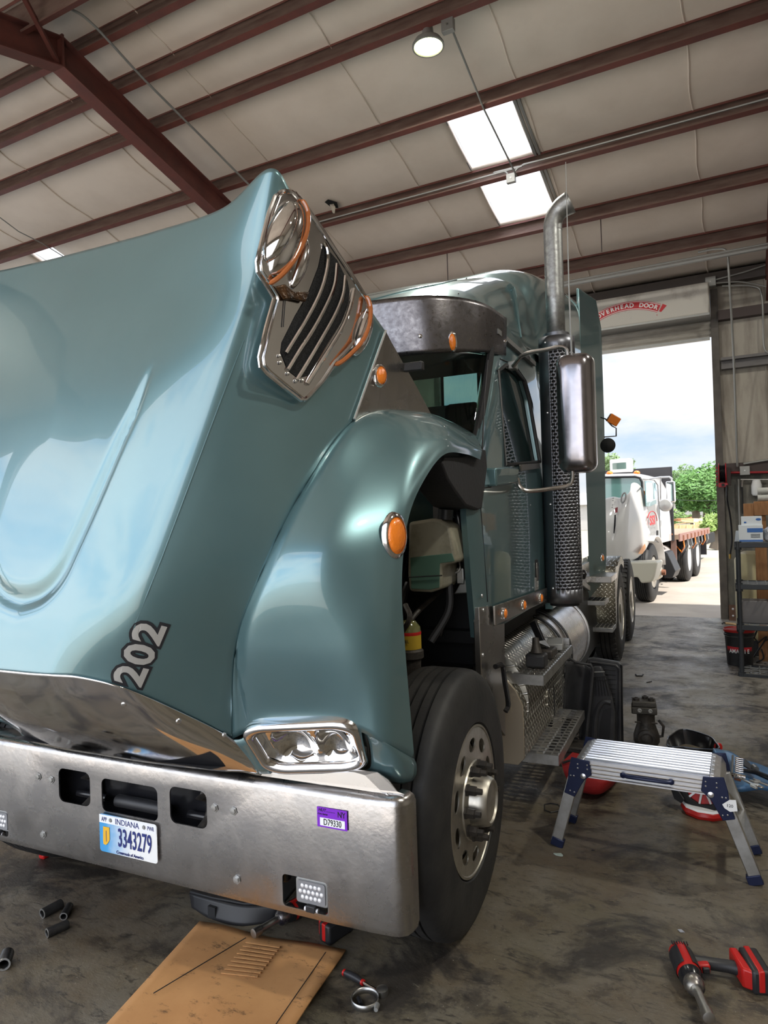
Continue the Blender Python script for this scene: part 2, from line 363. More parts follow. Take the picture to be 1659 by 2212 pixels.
MT['liner'] = M('grimy_wall_liner', (0.10, 0.098, 0.088), 0.75, col2=(0.20, 0.185, 0.155), nscale=3.5, thr=(0.45, 0.72), stretch=(3, 3, 0.8), bump=0.35, bscale=8)
MT['oxide'] = M('red_oxide_steel', (0.165, 0.052, 0.042), 0.55, col2=(0.12, 0.044, 0.038), nscale=5)
MT['purlin'] = M('dusty_red_oxide', (0.175, 0.120, 0.098), 0.7, col2=(0.12, 0.07, 0.058), nscale=6, stretch=(0.6, 3, 3))
MT['corr'] = M('white_ribbed_curtain', (0.56, 0.53, 0.48), 0.55, col2=(0.42, 0.39, 0.35), nscale=4, stretch=(1, 1, 4))
MT['hoodw'] = M('white_coil_cover', (0.58, 0.55, 0.50), 0.5, col2=(0.24, 0.21, 0.18), nscale=1.6, thr=(0.56, 0.75))
# translucent skylight sheet
sk = bpy.data.materials.new('fibreglass_skylight'); sk.use_nodes = True; MT['skyl'] = sk
_t = sk.node_tree; _t.nodes.clear(); _o = _t.nodes.new('ShaderNodeOutputMaterial'); _a = _t.nodes.new('ShaderNodeBsdfTranslucent'); _b = _t.nodes.new('ShaderNodeBsdfDiffuse')
_m = _t.nodes.new('ShaderNodeMixShader'); _m.inputs[0].default_value = 0.12; _a.inputs[0].default_value = (0.95, 0.96, 1.0, 1)
_t.links.new(_a.outputs[0], _m.inputs[1]); _t.links.new(_b.outputs[0], _m.inputs[2]); _t.links.new(_m.outputs[0], _o.inputs[0])

XL, XR = -17.0, 6.5
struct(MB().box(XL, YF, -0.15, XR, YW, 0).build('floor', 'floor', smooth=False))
g = MB(); g.box(-60, YW, -0.17, 60, 24, -0.015); struct(g.build('ground_concrete', 'ground', smooth=False))
struct(MB().box(-60, -40, -0.17, 60, YF, -0.015).build('ground_apron', M('pale_bounce_apron', (0.60, 0.55, 0.48), 0.85, col2=(0.68, 0.62, 0.54), nscale=1.2), smooth=False))  # unseen apron, its colour raised to bounce more light indoors
struct(MB().box(-90, 24, -0.2, 90, 130, -0.02).build('ground_gravel', 'gravel', smooth=False))
# ceiling with real skylight openings, quilt sagging a little between purlins
PY = [10.41, 9.37, 8.27, 7.2, 6.12, 5.55, 5.04]
SKY = [(-2.90, -2.12, 7.25, 8.20), (-2.90, -2.12, 8.34, 9.30), (-10.35, -9.80, 7.32, 8.20)]
xs = sorted(set([XL, XR] + [XL+0.5*i for i in range(1, 47)] + [s[i] for s in SKY for i in (0, 1)]))
py = sorted(PY + [YR, YW, YF, 4.2, 3.2, 2.1, 1.0, 0.0, -1.0])
ys = []
for a, b in zip(py[:-1], py[1:]): ys += [a + (b-a)*i/4 for i in range(4)]
ys = sorted(set(ys + [YW] + [s[i] for s in SKY for i in (2, 3)]))
def sag(Y):
    for a, b in zip(py[:-1], py[1:]):
        if a <= Y <= b: return 0.035*math.sin(PI*(Y-a)/(b-a))
    return 0
cm = MB(); vs = [V(x, y, zroof(y, sag(y))) for y in ys for x in xs]; fs = []
for i in range(len(ys)-1):
    for j in range(len(xs)-1):
        xm, ym = (xs[j]+xs[j+1])/2, (ys[i]+ys[i+1])/2
        if any(s[0] < xm < s[1] and s[2] < ym < s[3] for s in SKY): continue
        k = len(xs); fs.append((i*k+j, i*k+j+1, (i+1)*k+j+1, (i+1)*k+j))
cm.add(vs, fs)
ce = struct(cm.build('ceiling', 'vinyl', angle=60, solid=0.06, soff=1))
# facing seams
k = 0; sm = MB()
for i in range(-10, 5):
    x = -0.36 + 1.64*i
    if not XL < x < XR: continue
    for a, b in zip(py[:-1], py[1:]):
        pts = [V(x + 0.012*math.sin(7*t+i), a+(b-a)*t, zroof(a+(b-a)*t, 0.035*math.sin(PI*t)) - 0.004) for t in [j/6 for j in range(7)]]
        if any(s[0] < x < s[1] and s[2] < (a+b)/2 < s[3] for s in SKY): continue
        sm.tube(pts, 0.009, 5)
struct(sm.build('trim_1', 'vinyl'))
# skylight sheets (corrugated)
for n, s in enumerate(SKY, 1):
    rows = []
    for j in range(2):
        yy = s[2+j]; rows.append([V(s[0]-0.05 + (s[1]-s[0]+0.1)*i/60, yy+(-0.05, 0.05)[j], zroof(yy+(-0.05, 0.05)[j]) + 0.05 + 0.014*max(0, math.cos((s[1]-s[0])*i/60/0.2*2*PI))*1.5) for i in range(61)])
    w = struct(MB().grid(rows).build('window_%d' % n, 'skyl', angle=80))
    f = MB()
    f.box(s[0]-0.01, s[2], 0, s[0]+0.0, s[3], 0.08)
    for q in (s[0]-0.008, s[1]+0.008): f.beam((q, s[2], zroof(s[2])+0.03), (q, s[3], zroof(s[3])+0.03), 0.015, 0.10)
    if n < 3: 
        for q in (s[1]+0.03, s[1]+0.075): f.beam((q, s[2], zroof(s[2])-0.03), (q, s[3], zroof(s[3])-0.03), 0.028, 0.03)
    f.v = f.v[8:]; f.f = [tuple(i-8 for i in q) for q in f.f[6:]]
    f.build('window_frame', 'gray', w)
# purlins: C sections with lips, dusty web, redder bottom flange
def purlin(y, label, x0=XL, x1=XR, d=0.2):
    sl = TS if y >= YR else -TS
    z = zroof(y) - 0.012
    o = MB(); n = V(0, sl, 1).normalized(); t = V(0, 1, -sl).normalized()
    def P(a, b, X): return V(X, y, z) - n*a + t*b
    prof = [(0, -0.06), (0, 0), (d, 0), (d, -0.065), (d-0.02, -0.065), (d-0.02, -0.06), (d-0.004, -0.06), (d-0.004, -0.006), (0.004, -0.006), (0.004, -0.06)]
    o.prism([P(a, b, x0) for a, b in prof], (x1-x0, 0, 0))
    ob = o.build('roof_purlin', 'purlin', smooth=False)
    fl = MB().prism([P(a, b, x0) for a, b in ((d+0.001, 0.002), (d+0.001, -0.067), (d+0.004, -0.067), (d+0.004, 0.002))], (x1-x0, 0, 0))
    fl.prism([P(a, b, x0) for a, b in ((0, -0.062), (0.028, -0.062), (0.028, -0.065), (0, -0.065))], (x1-x0, 0, 0))
    fl.build('flange', 'oxide', ob, smooth=False)
    tag(ob, label, 'beam', 'red oxide roof purlins')
names = ['lowest roof purlin above the roller door, behind the strut channel', 'roof purlin on the lower edge of the skylight pair', 'roof purlin between the two skylight panes, carrying a conduit',
         'roof purlin on the upper edge of the skylight pair', 'roof purlin beside the glowing round lamp', 'roof purlin next above the lamp purlin', 'roof purlin just below the ridge on the door side']
for y, nm in zip(PY, names): purlin(y, 'dusty red steel ' + nm)
purlin(4.32, 'dusty red steel roof purlin beyond the ridge in the top left corner', d=0.27)
# rafters (tapered frames) : web, flanges
def rafter(x, label):
    r = thing('steel_rafter', label, 'beam', (x, YR, zroof(YR)), group='steel roof frames')
    D0, D1 = 0.215, 0.52
    def pt(Y, o, dx): return V(dx, Y-YR, zroof(Y, o)-zroof(YR))
    pl = [YW-0.25, YR]; w = MB()
    for a, b in ((YW-0.02, YR), (YR, YF+0.2)):
        w.add([pt(a, D0, -0.006), pt(b, D0, -0.006), pt(b, D1, -0.006), pt(a, D1, -0.006), pt(a, D0, 0.006), pt(b, D0, 0.006), pt(b, D1, 0.006), pt(a, D1, 0.006)], [(0,1,2,3),(7,6,5,4),(0,4,5,1),(1,5,6,2),(2,6,7,3),(3,7,4,0)])
    w.build('web', 'oxide', r, smooth=False)
    for o in (D0, D1):
        f = MB()
        for a, b in ((YW-0.02, YR), (YR, YF+0.2)):
            q = [pt(a, o, -0.085), pt(a, o, 0.085), pt(b, o, 0.085), pt(b, o, -0.085)]
            f.add(q + [p - V(0, 0, 0.012) for p in q], [(3,2,1,0),(4,5,6,7),(0,4,7,3),(1,2,6,5),(0,1,5,4),(2,3,7,6)])
        f.build('flange', 'oxide', r, smooth=False)
    e = MB().box(-0.08, -0.012, -0.52, 0.08, 0.012, -0.19); e.build('end_plate', 'oxide', r, smooth=False)
    for s in (-1, 1):
        e = MB().beam((0.03, s*0.02, -0.5), (0.42, s*0.42-0.3, -0.33), 0.04, 0.04) if s < 0 else MB().beam((-0.03, -0.3, -0.56), (-0.4, -0.4, -0.35), 0.04, 0.04)
        e.build('flange_brace', 'oxide', r, smooth=False)
    return r
rafter(-6.14, 'deep dark red steel rafter crossing the upper left ceiling to the ridge')
r = rafter(0.46, 'dark red steel rafter edge on at the right margin of the ceiling')
rafter(-12.7, 'dark red steel rafter far to the left over the hood')
# walls
DX0, DX1, DZ = -4.75, -0.35, 4.9
w = MB(); w.box(XL, YW, 0, DX0, YW+0.12, ZE+0.1).box(DX0, YW, DZ, DX1, YW+0.12, ZE+0.1).box(DX1, YW, 0, XR, YW+0.12, ZE+0.1)
struct(w.build('wall_back', 'wallv', smooth=False))
rb = MB()
for i in range(7):
    x = DX1+0.28+i*0.42; rb.tube([V(x+0.02*math.sin(i*3), YW-0.002, 2.35), V(x, YW-0.012, 3.6), V(x, YW-0.004, 4.95)], 0.009, 5)
struct(rb.build('trim_2', 'wallv'))
z1 = zroof(YF)
w = MB(); w.box(XL, YF-0.12, 4.55, XR, YF, z1+0.05)
for a, b in ((XL, -12.5), (-7.6, -7.2), (0.9, XR)): w.box(a, YF-0.12, 0, b, YF, 4.55)
struct(w.build('wall_front', 'wallv', smooth=False))
w = MB().box(XL-.12, YF, 4.6, XL, YW, 5.2).box(XL-.12, YF, 0, XL, .5, 4.6).box(XL-.12, 9.5, 0, XL, YW, 4.6)  # bay opening in this unseen wall added to let in fill light
w.prism([(XL-.12, YF, 5.2), (XL-.12, YW, 5.2), (XL-.12, YR, zroof(YR)+.05)], (0.12, 0, 0)); struct(w.build('wall_left', 'wallv', smooth=False))
for nm, x in (('wall_right', XR),):
    zr = zroof(YR)+0.05; a = x-0.12 if x < 0 else x
    struct(MB().prism([(a, YF, 0), (a, YW, 0), (a, YW, ZE+0.1), (a, YR, zr), (a, YF, z1+0.05)], (0.12, 0, 0)).build(nm, 'wallv', smooth=False))
# liner below the low girt, to the right of the jamb
struct(MB().box(DX1+0.11, YW-0.03, 0, XR, YW-0.002, 2.27).build('trim_3', 'liner', smooth=False))
struct(MB().box(DX1, YW-0.09, 0, DX1+0.10, YW+0.14, DZ).build('trim_4', M('dark_jamb_steel', (0.13, 0.115, 0.10), 0.6, col2=(0.07, 0.06, 0.055), nscale=3), smooth=False))
struct(MB().box(DX0-0.1, YW-0.09, 0, DX0, YW+0.14, DZ).build('trim_5', 'liner', smooth=False))
MT['girtd'] = M('dark_girt', (0.06, 0.042, 0.04), 0.6); MT['girtg'] = M('grey_girt', (0.15, 0.14, 0.14), 0.5)
struct(MB().box(DX0, YW-0.16, 4.955, XR, YW-0.002, 5.13).build('trim_6', M('dark_eave_strut', (0.075, 0.062, 0.058), 0.6), smooth=False))
struct(MB().box(DX1+0.1, YW-0.14, 4.42, XR, YW-0.002, 4.56).build('trim_7', 'girtd', smooth=False))
gm = MB().box(DX1+0.12, YW-0.14, 3.69, XR, YW-0.002, 3.73).box(DX1+0.12, YW-0.14, 3.82, XR, YW-0.002, 3.86).box(DX1+0.12, YW-0.05, 3.73, XR, YW-0.002, 3.82)
struct(gm.build('trim_8', 'girtg', smooth=False))
struct(MB().box(DX1+0.12, YW-0.10, 2.12, XR, YW-0.03, 2.30).build('trim_9', 'girtd', smooth=False))
# roller door: coil cover + part lowered curtain
d = struct(MB().box(DX0-0.1, YW-0.42, 4.47, DX1, YW-0.09, 4.93).build('door_1', 'hoodw', bevel=0.02))
rows = []
for z, dy in [(4.50 - i*0.0125, 0.012*(1 if (i//3) % 2 else -1)) for i in range(25)]:
    rows.append([V(DX0, YW-0.05+dy, z), V(DX1, YW-0.05+dy, z)])
MB().grid(rows).build('curtain', 'corr', d, solid=0.004, angle=20)
MB().box(DX0, YW-0.09, 4.165, DX1-0.02, YW-0.02, 4.205).build('bottom_bar', 'gray', d)
MB().box(DX0-0.1, YW-0.44, 4.445, DX1+0.0, YW-0.08, 4.475).build('cover_lip', 'gray', d)
# arched red ribbon lettering on the cover
cxr, czr, rr = -1.48, 3.76, 1.0   # circle centre and radius on the face
yy = YW-0.424
def ap(a, r_): return V(cxr + r_*math.sin(a), yy, czr + r_*math.cos(a)*1.0)
ribbon = MB().grid([[ap(R(-28+i*1.25), rr+q) for i in range(45)] for q in (-0.065, 0.065)]); ribbon.build('ribbon', 'inkr', d, smooth=False)
for q in (-0.053, 0.053): MB().grid([[ap(R(-28+i*1.25), rr+q+e)-V(0, 0.001, 0) for i in range(45)] for e in (-0.004, 0.004)]).build('ribbon_line', 'inkw', d, smooth=False)
s_ = 'OVERHEAD DOOR'
for i, ch in enumerate(s_):
    if ch == ' ': continue
    a = R(-24.5 + i*4.05); text('letter', ch, ap(a, rr)-V(0, 0.002, 0), (math.cos(a), 0, -math.sin(a)), (math.sin(a), 0, math.cos(a)), 0.088, 'inkw', d, off=0.003)
MB().quad(*[ap(R(28), rr+q)-V(0,0,0) for q in (-0.04, 0.075)], ap(R(31.5), rr+0.075), ap(R(30), rr-0.04)).build('ribbon_tail', 'inkr', d, smooth=False)
text('letter', 'R', ap(R(28), rr-0.10), (1, 0, 0), (0, 0, 1), 0.03, 'inkr', d)

# ---- ceiling services
def conduit(pts, r, label, mat='gray', cat='conduit', name='conduit', n=8, smooth=0, group=None):
    pts = spline(pts, smooth) if smooth else pts
    return tag(MB().tube(pts, r, n).build(name, mat), label, cat, group)
conduit([atRoof(*q, .30) for q in ((80, -12), (150, 18), (203, 55), (310, 170), (430, 290), (535, 396), (620, 480))], 0.013, 'grey electrical conduit running down the ceiling beside the left rafter', smooth=30)
conduit([atRoof(976, 62, .24), atRoof(1045, 235, .23), atRoof(1116, 380, .24)], 0.011, 'thin grey conduit from the lamp box down to the purlin box')
conduit([atRoof(0, 470, .24), atRoof(40, 500, .24), atRoof(90, 525, .24), atRoof(140, 556, .24)], 0.008, 'thin dark cable crossing the ceiling above the left skylight')
p = PY[2]
def pz(x, o=0.12, dy=-0.085): return V(x, p+dy, zroof(p)-o)
conduit([pz(-9), pz(-2.75), pz(-2.62, .10), pz(-2.48, .12), pz(-2.42, .2)], 0.012, 'grey conduit along the purlin to the left of the skylight box', smooth=40)
conduit([pz(-2.36, .2), pz(-2.32, .13), pz(-2.2, .10), pz(-2.0, .10), pz(0.44, .10)], 0.012, 'pale conduit along the purlin to the right of the skylight box', smooth=40)
def jbox(c, label, s=0.055):
    b = MB().box(-s, -s*0.5, -s, s, s*0.5, s).build('junction_box', 'gray', bevel=0.004); b.location = c
    MB().lathe((0, -s*0.5, 0), (0, -1, 0), [(0.012, 0), (0.012, 0.006), (0.0001, 0.007)], 10).build('knockout', 'alud', b)
    return tag(b, label, 'electrical box')
jbox(atRoof(968, 56, .27), 'grey junction box on the purlin beside the glowing lamp', 0.06)
jbox(pz(-2.39, .24, -0.11), 'grey junction box on the purlin between the skylight panes')
jbox(V(-0.33, YW-0.2, 4.98), 'grey junction box on the eave strut above the door jamb', 0.07)
jbox(V(0.03, YW-0.12, 2.18), 'grey junction box on the wall beside the hose reel', 0.065)
# high bay lamp
lc = atRoof(925, 100, .36)
lamp = thing('ceiling_lamp', 'round glowing high bay lamp hanging under the ceiling', 'lamp', lc)
MB().lathe((0, 0, 0), (0, 0, -1), [(0.03, -0.2), (0.05, -0.18), (0.06, -0.1), (0.13, -0.05), (0.155, -0.01), (0.155, 0.01), (0.14, 0.012), (0.135, 0)], 32, cap=False).build('lamp_housing', 'gray', lamp)
MB().lathe((0, 0, 0), (0, 0, -1), [(0.137, 0), (0.10, 0.012), (0.0001, 0.018)], 32).build('lamp_lens', M('lit_lens', (1, 1, 0.9), 0.4, emit=(0.95, 1.0, 0.50), estr=2.6), lamp)
MB().tube([V(0.02, 0, 0.2), V(0.08, 0.02, 0.24), V(0.14, 0.03, 0.2)], 0.006, 6).build('cord', 'black', lamp)
def lampl(c, P=LAMP_POWER):
    ld = bpy.data.lights.new('lamp_light', 'AREA'); ld.shape = 'DISK'; ld.size = 0.27; ld.energy = P; ld.color = (1.0, 0.97, 0.86)
    lo = bpy.data.objects.new('lamp_light', ld); COL.objects.link(lo); lo.location = c - Vector((0, 0, 0.025)); return lo
lampl(lc)
# hanger rods, strut channel above the door
for x, y, lab in ((966, 555, 'thin hanger rod over the cab roof'), (1298, 486, 'thin rusty hanger rod beside the exhaust tip')):
    a = atRoof(x, y, .2); tag(MB().tube([a+V(0, 0, .20), a-V(0, 0, .02), a-V(0, 0, 0.36)], 0.007, 6).build('hanger_rod', 'girtd'), lab, 'rod')
a = V(0.44, 10.25, 5.28); conduit([V(-3.4, 10.22, 5.0), V(0.44, 10.22, 5.02)], 0.032, 'long grey strut pipe running under the lowest purlin')
conduit([V(-3.4, 10.30, 5.07), V(0.44, 10.30, 5.09)], 0.015, 'thin conduit running above the long strut pipe')
q = [V(-0.35, YW-0.19, 5.0), V(-1.0, YW-0.19, 4.93), V(-1.8, YW-0.19, 4.95)]
conduit([V(-0.27, YW-0.2, 5.0), V(0.1, YW-0.2, 5.04), V(0.44, YW-0.2, 5.10)], 0.012, 'pale conduit from the eave box towards the right rafter')
conduit([V(-0.27, YW-0.2, 4.95), V(0.02, YW-0.19, 4.92), V(0.22, YW-0.17, 4.86), V(0.5, YW-0.16, 4.74)], 0.011, 'sagging grey cable from the eave box to the right', smooth=20)
conduit([V(-0.40, YW-0.2, 4.97), V(-0.8, YW-0.21, 4.94), V(-1.3, YW-0.21, 4.96)], 0.010, 'thin cable from the eave box along the strut above the door', mat='black')
conduit([atY(1508, 545, 10.4), atY(1548, 538, 10.4), atY(1570, 545, 10.4), atY(1575, 600, 10.45), atY(1585, 775, 10.9), atY(1593, 1008, YW-0.13)], 0.015, 'long grey conduit dropping down the wall to the right of the door', smooth=40)
conduit([atY(1595, 1035, YW-0.13), atY(1600, 1180, YW-0.1)], 0.013, 'lower grey conduit below the wall junction box')
conduit([atY(1560, 618, YW-0.15), atY(1625, 618, YW-0.15), atY(1646, 640, YW-0.15), atY(1650, 745, YW-0.15), atY(1665, 765, YW-0.15)], 0.014, 'curved grey conduit at the right edge of the wall', smooth=24)
# loose insulation at the skylight, hole with hanging scrap
c = atRoof(1199, 470, .20)
im = MB().ball(c, 1, 20, (0.09, 0.10, 0.15)); im.v = [c + (p-c)*(1+0.35*mnoise.noise(p*11)) for p in im.v]
tag(im.build('insulation_tuft', M('tan_fibreglass', (0.55, 0.42, 0.30), 0.95, bump=0.8, bscale=60)), 'tan tuft of loose fibreglass hanging by the skylight corner', 'insulation')
c = atRoof(716, 440, .045)
h = thing('torn_insulation', 'dark torn hole in the ceiling facing with a hanging scrap', 'insulation', c)
MB().prism([V(-.07, -.06, .012), V(.0, -.09, .016), V(.09, -.0, -.01), V(.05, .1, -.035), V(-.04, .06, -.02)], V(0, 0, .006)).build('hole', 'blackm', h)
MB().grid([[V(-.03, .0, -.0), V(.03, 0, -.0)], [V(-.02, .02, -.06), V(.05, .02, -.05)], [V(.0, .03, -.12), V(.03, .03, -.13)]]).build('scrap', M('paper_scrap', (0.5, 0.45, 0.38), 0.9), h, solid=0.003)
# ================================================================== TEAL TRUCK (x to its right as seen here, y rearwards, z up)
TR = thing('semi_truck', 'teal conventional semi truck with its hood tilted forward, filling the bay', 'truck', TO, TA)
# ---------------------------------------------------------------- hood
HR = [  # front lip -> rear edge ; centre -> fender valley
 [(0,-.50,1.20),(.12,-.50,1.20),(.20,-.495,1.20),(.28,-.46,1.19),(.38,-.385,1.145),(.46,-.22,1.03),(.53,-.07,.92)],
 [(0,-.455,1.45),(.17,-.455,1.45),(.30,-.455,1.44),(.41,-.44,1.42),(.485,-.39,1.41),(.56,-.28,1.35),(.61,-.14,1.25)],
 [(0,-.385,1.76),(.20,-.385,1.76),(.38,-.375,1.76),(.52,-.34,1.76),(.59,-.29,1.74),(.67,-.20,1.65),(.72,-.13,1.51)],
 [(0,-.30,2.10),(.25,-.295,2.10),(.46,-.28,2.12),(.62,-.23,2.14),(.68,-.18,2.10),(.74,-.08,1.95),(.79,.01,1.76)],
 [(0,-.20,2.42),(.28,-.195,2.42),(.52,-.18,2.44),(.705,-.15,2.47),(.75,-.09,2.42),(.80,.08,2.24),(.86,.27,2.02)],
 [(0,-.11,2.69),(.30,-.115,2.69),(.60,-.13,2.70),(.79,-.13,2.785),(.825,-.03,2.71),(.86,.21,2.56),(.90,.49,2.39)]]
NU, NV = 120, 120
G = surf(HR, NU, NV)
base = MB().grid(G)
hb0 = BVHTree.FromPolygons(base.v, base.f)
CT = toT(CAM)
def cast(px, py, bvh, lift=0.0):
    d = ray(px, py); dl = Vector((d.dot(TU), d.dot(TV), d.z)).normalized()
    h = bvh.ray_cast(CT, dl)
    if h[0] is None: return None
    n = h[1] if h[1].dot(dl) < 0 else -h[1]
    return h[0] + n*lift
groove = [cast(x, y, hb0) for x, y in ((336,775),(318,815),(290,885),(262,945),(225,1030),(185,1120),(150,1195),(130,1234),(108,1264),(82,1285),(58,1294),(42,1297))]
groove = [g_ for g_ in groove if g_]
gs = spline(groove, 60)
def inset(p):
    q = Vector((abs(p.x), p.y, p.z)); best = 9; bt = 0
    for i in range(len(gs)-1):
        a, b = gs[i], gs[i+1]; ab = b-a; t = max(0, min(1, (q-a).dot(ab)/ab.dot(ab))); dd = (a+ab*t-q).length
        if dd < best: best = dd; bt = (i+t)/60
    if bt > 0.995: bt = 1
    wd = 0.008 + 0.026*bt; dp = 0.016*sstep(0, 0.25, bt)*math.exp(-(best/wd)**2)
    side = 0.006*sstep(0.06, 0.0, best)
    return dp
rows = []
for i, r_ in enumerate(G):
    rr_ = []
    for j, p in enumerate(r_):
        a = G[max(i-1, 0)][j]; b = G[min(i+1, NU)][j]; c = r_[max(j-1, 0)]; d = r_[min(j+1, NV)]
        n = (b-a).cross(d-c).normalized(); n = n if n.y < 0 or n.x > 0.9 else -n
        if p.x < 0.75: p = p - n*inset(p)
        rr_.append(p)
    rows.append([V(-q.x, q.y, q.z) for q in reversed(rr_[1:])] + rr_)
hoodm = MB().grid(rows)
hood = hoodm.build('hood', 'teal', TR, angle=50, solid=0.006, soff=-1, mat2='tealdk')
HB = BVHTree.FromPolygons(hoodm.v, hoodm.f)
# thin raised body line on the hood side
bl = [cast(x, y, HB, 0.0005) for x, y in ((527,735),(500,805),(470,885),(440,965),(410,1045),(380,1125),(350,1205),(320,1280),(290,1355),(272,1405))]
MB().tube([p for p in bl if p], [0.0015]+[0.0024]*(len(bl)-2)+[0.001], 6).build('body_line', 'teal', hood)
# number
a_, b_ = cast(283, 1478, HB), cast(338, 1350, HB); cc = (cast(305, 1414, HB)); xd = (b_-a_).normalized()
nrm = V(0.75, -0.62, -0.2)
yd = nrm.cross(xd)
text('number_outline', '202', cc, xd, yd, 0.122, 'ink', hood, off=0.0118, sx=1.12, spacing=1.08, drape=HB, lift=0.0018)
text('number', '202', cc, xd, yd, 0.122, 'silver', hood, off=0.0035, sx=1.12, spacing=1.08, drape=HB, lift=0.0032)
# fender
FT = [
 [(.62,-.075,.965),(.70,-.06,.985),(.84,-.035,.99),(.965,-.02,.985),(1.06,0.02,.935),(1.10,.17,.84)],
 [(.61,-.14,1.25),(.70,-.155,1.27),(.88,-.11,1.27),(1.015,-.05,1.26),(1.075,.02,1.24),(1.10,.12,1.22)],
 [(.72,-.13,1.51),(.79,-.15,1.52),(.93,-.10,1.54),(1.04,-.01,1.50),(1.08,.05,1.46),(1.10,.11,1.45)],
 [(.79,.01,1.76),(.85,.03,1.80),(.95,.09,1.78),(1.05,.13,1.71),(1.088,.15,1.67),(1.10,.18,1.65)],
 [(.86,.27,2.02),(.90,.31,2.035),(.98,.38,1.99),(1.06,.36,1.89),(1.09,.345,1.82),(1.10,.34,1.79)],
 [(.88,.66,2.10),(.93,.72,2.105),(1.0,.71,2.07),(1.06,.64,1.99),(1.09,.59,1.93),(1.10,.57,1.90)],
 [(.90,1.08,2.12),(.96,1.06,2.10),(1.02,.99,2.055),(1.07,.91,1.99),(1.09,.87,1.955),(1.10,.84,1.92)],
 [(.96,1.38,2.07),(1.0,1.33,2.055),(1.04,1.25,2.01),(1.08,1.15,1.965),(1.09,1.12,1.945),(1.10,1.06,1.91)]]
FS = surf(FT, 84, 50)
FS = [r_ + [r_[-1]+V(-.02, .012, 0.004), r_[-1]+V(-.06, .02, 0.008)] for r_ in FS]
fend = MB().grid(FS)
# lower front corner of the fender beside the headlight bezel
low = surf([[(.985,-.0,.985),(1.03,.0,.965),(1.075,.045,.92),(1.10,.17,.84)],
            [(1.0,.03,.93),(1.045,.035,.91),(1.085,.075,.87),(1.105,.175,.82)],
            [(.985,.07,.84),(1.035,.07,.83),(1.08,.10,.81),(1.105,.17,.79)],
            [(.93,.12,.79),(1.0,.12,.775),(1.06,.13,.765),(1.09,.17,.765)]], 16, 12)
lo = MB().grid(low)
und = MB().grid(surf([[(.60,-.0,.80),(.75,.06,.80),(.88,.10,.805),(.94,.11,.80)], [(.60,.02,.785),(.75,.08,.775),(.88,.12,.78),(.96,.14,.775)]], 3, 8))
inn = MB().grid(surf([[(.53,-.07,.92),(.575,-.075,.93),(.62,-.075,.965)], [(.56,-.03,.85),(.585,-.03,.85),(.615,-.02,.86)], [(.58,0,.79),(.60,0,.79),(.63,.01,.79)]], 6, 6))
def mirx(m):
    q = MB(); q.v = [V(-p.x, p.y, p.z) for p in m.v]; q.f = [tuple(reversed(f)) for f in m.f]; return q
allm = MB()
strip = MB().grid([[G[int(NU*.8*i/40)][-1]*(1-w_) + FS[int(84*4/7*i/40)][0]*w_ + V(0, .012*math.sin(PI*w_), 0) for w_ in (0,.25,.5,.75,1)] for i in range(41)])
for k in (fend, lo, und, inn, strip): allm.add(k.v, k.f)
fob = allm.build('fender', 'teal', TR, angle=55, solid=0.006, soff=-1)
mirx(allm).build('fender', 'teal', TR, angle=55, solid=0.006, soff=1)
FB = BVHTree.FromPolygons(fend.v, fend.f)
# headlight bezel: chrome frame and reflector bowls
q00, q10, q11, q01 = V(.625,.005,.80), V(.975,.085,.825), V(.985,-.03,1.02), V(.590,-.105,.985)
nb = V(0.10, -0.80, -0.45).normalized()
def Q(u, v, l=0.0): return (q00*(1-u)+q10*u)*(1-v) + (q01*(1-u)+q11*u)*v + nb*l
def qring(k, l, kv=None):
    kv = kv or k
    pts = rrect(1, 1, .22, 7); pts = pts + [pts[0]]
    return [Q(.5+a*k, .5+b*kv, l) for a, b in pts]
bezel = MB().grid([qring(1.03,-.03,1.05), qring(1.03,.006,1.05), qring(1.0,.020,1.0), qring(.95,.024,.90), qring(.89,.016,.76), qring(.87,-.004,.72)]).build('headlight_bezel', 'chrome', fob, angle=60)
def dep(a, b):
    e = min(1, max(0, (.5-abs(a))/.07), ) * min(1, max(0, (.5-abs(b))/.12)); d = .012
    for uc, wu, dd in ((-.17,.26,.065), (.25,.20,.05)):
        d = max(d, dd*(1-((a-uc)/wu)**2-((b+.05)/.62)**2))
    return -.004 - e*d
MB().grid([[Q(.5+a*.87, .5+b*.72, dep(a, b)) for a in [-.5+i/44 for i in range(45)]] for b in [-.5+j/24 for j in range(25)]]).build('reflector_bowls', 'chromec', bezel, angle=30)
# chrome guard wrapped round the hood front
CG = [[(0,-.512,1.215),(.12,-.512,1.215),(.20,-.505,1.215),(.285,-.470,1.205),(.39,-.393,1.158),(.47,-.225,1.04),(.53,-.09,.935),(.565,-.035,.865)],
      [(0,-.515,1.16),(.13,-.512,1.155),(.22,-.50,1.15),(.31,-.455,1.13),(.41,-.365,1.07),(.485,-.21,.975),(.545,-.08,.89),(.575,-.025,.835)],
      [(0,-.455,1.03),(.15,-.45,1.03),(.26,-.425,1.01),(.36,-.37,.985),(.44,-.28,.95),(.51,-.15,.89),(.56,-.055,.845),(.585,-.01,.805)],
      [(0,-.29,.92),(.17,-.28,.92),(.30,-.25,.905),(.39,-.20,.89),(.46,-.14,.87),(.52,-.07,.84),(.56,-.025,.815),(.588,0,.79)],
      [(0,-.15,.835),(.18,-.14,.83),(.32,-.11,.82),(.40,-.09,.815),(.47,-.06,.805),(.53,-.03,.80),(.565,-.01,.79),(.59,.005,.782)]]
for k_, t_, b_ in ((1, .20, .030), (2, .48, .045), (3, .78, .022)):
    CG[k_] = [tuple(V(*a)*(1-t_) + V(*e)*t_ + V(0, -.72, -.69)*b_*(1-j/8)) for j, (a, e) in enumerate(zip(CG[0], CG[4]))]
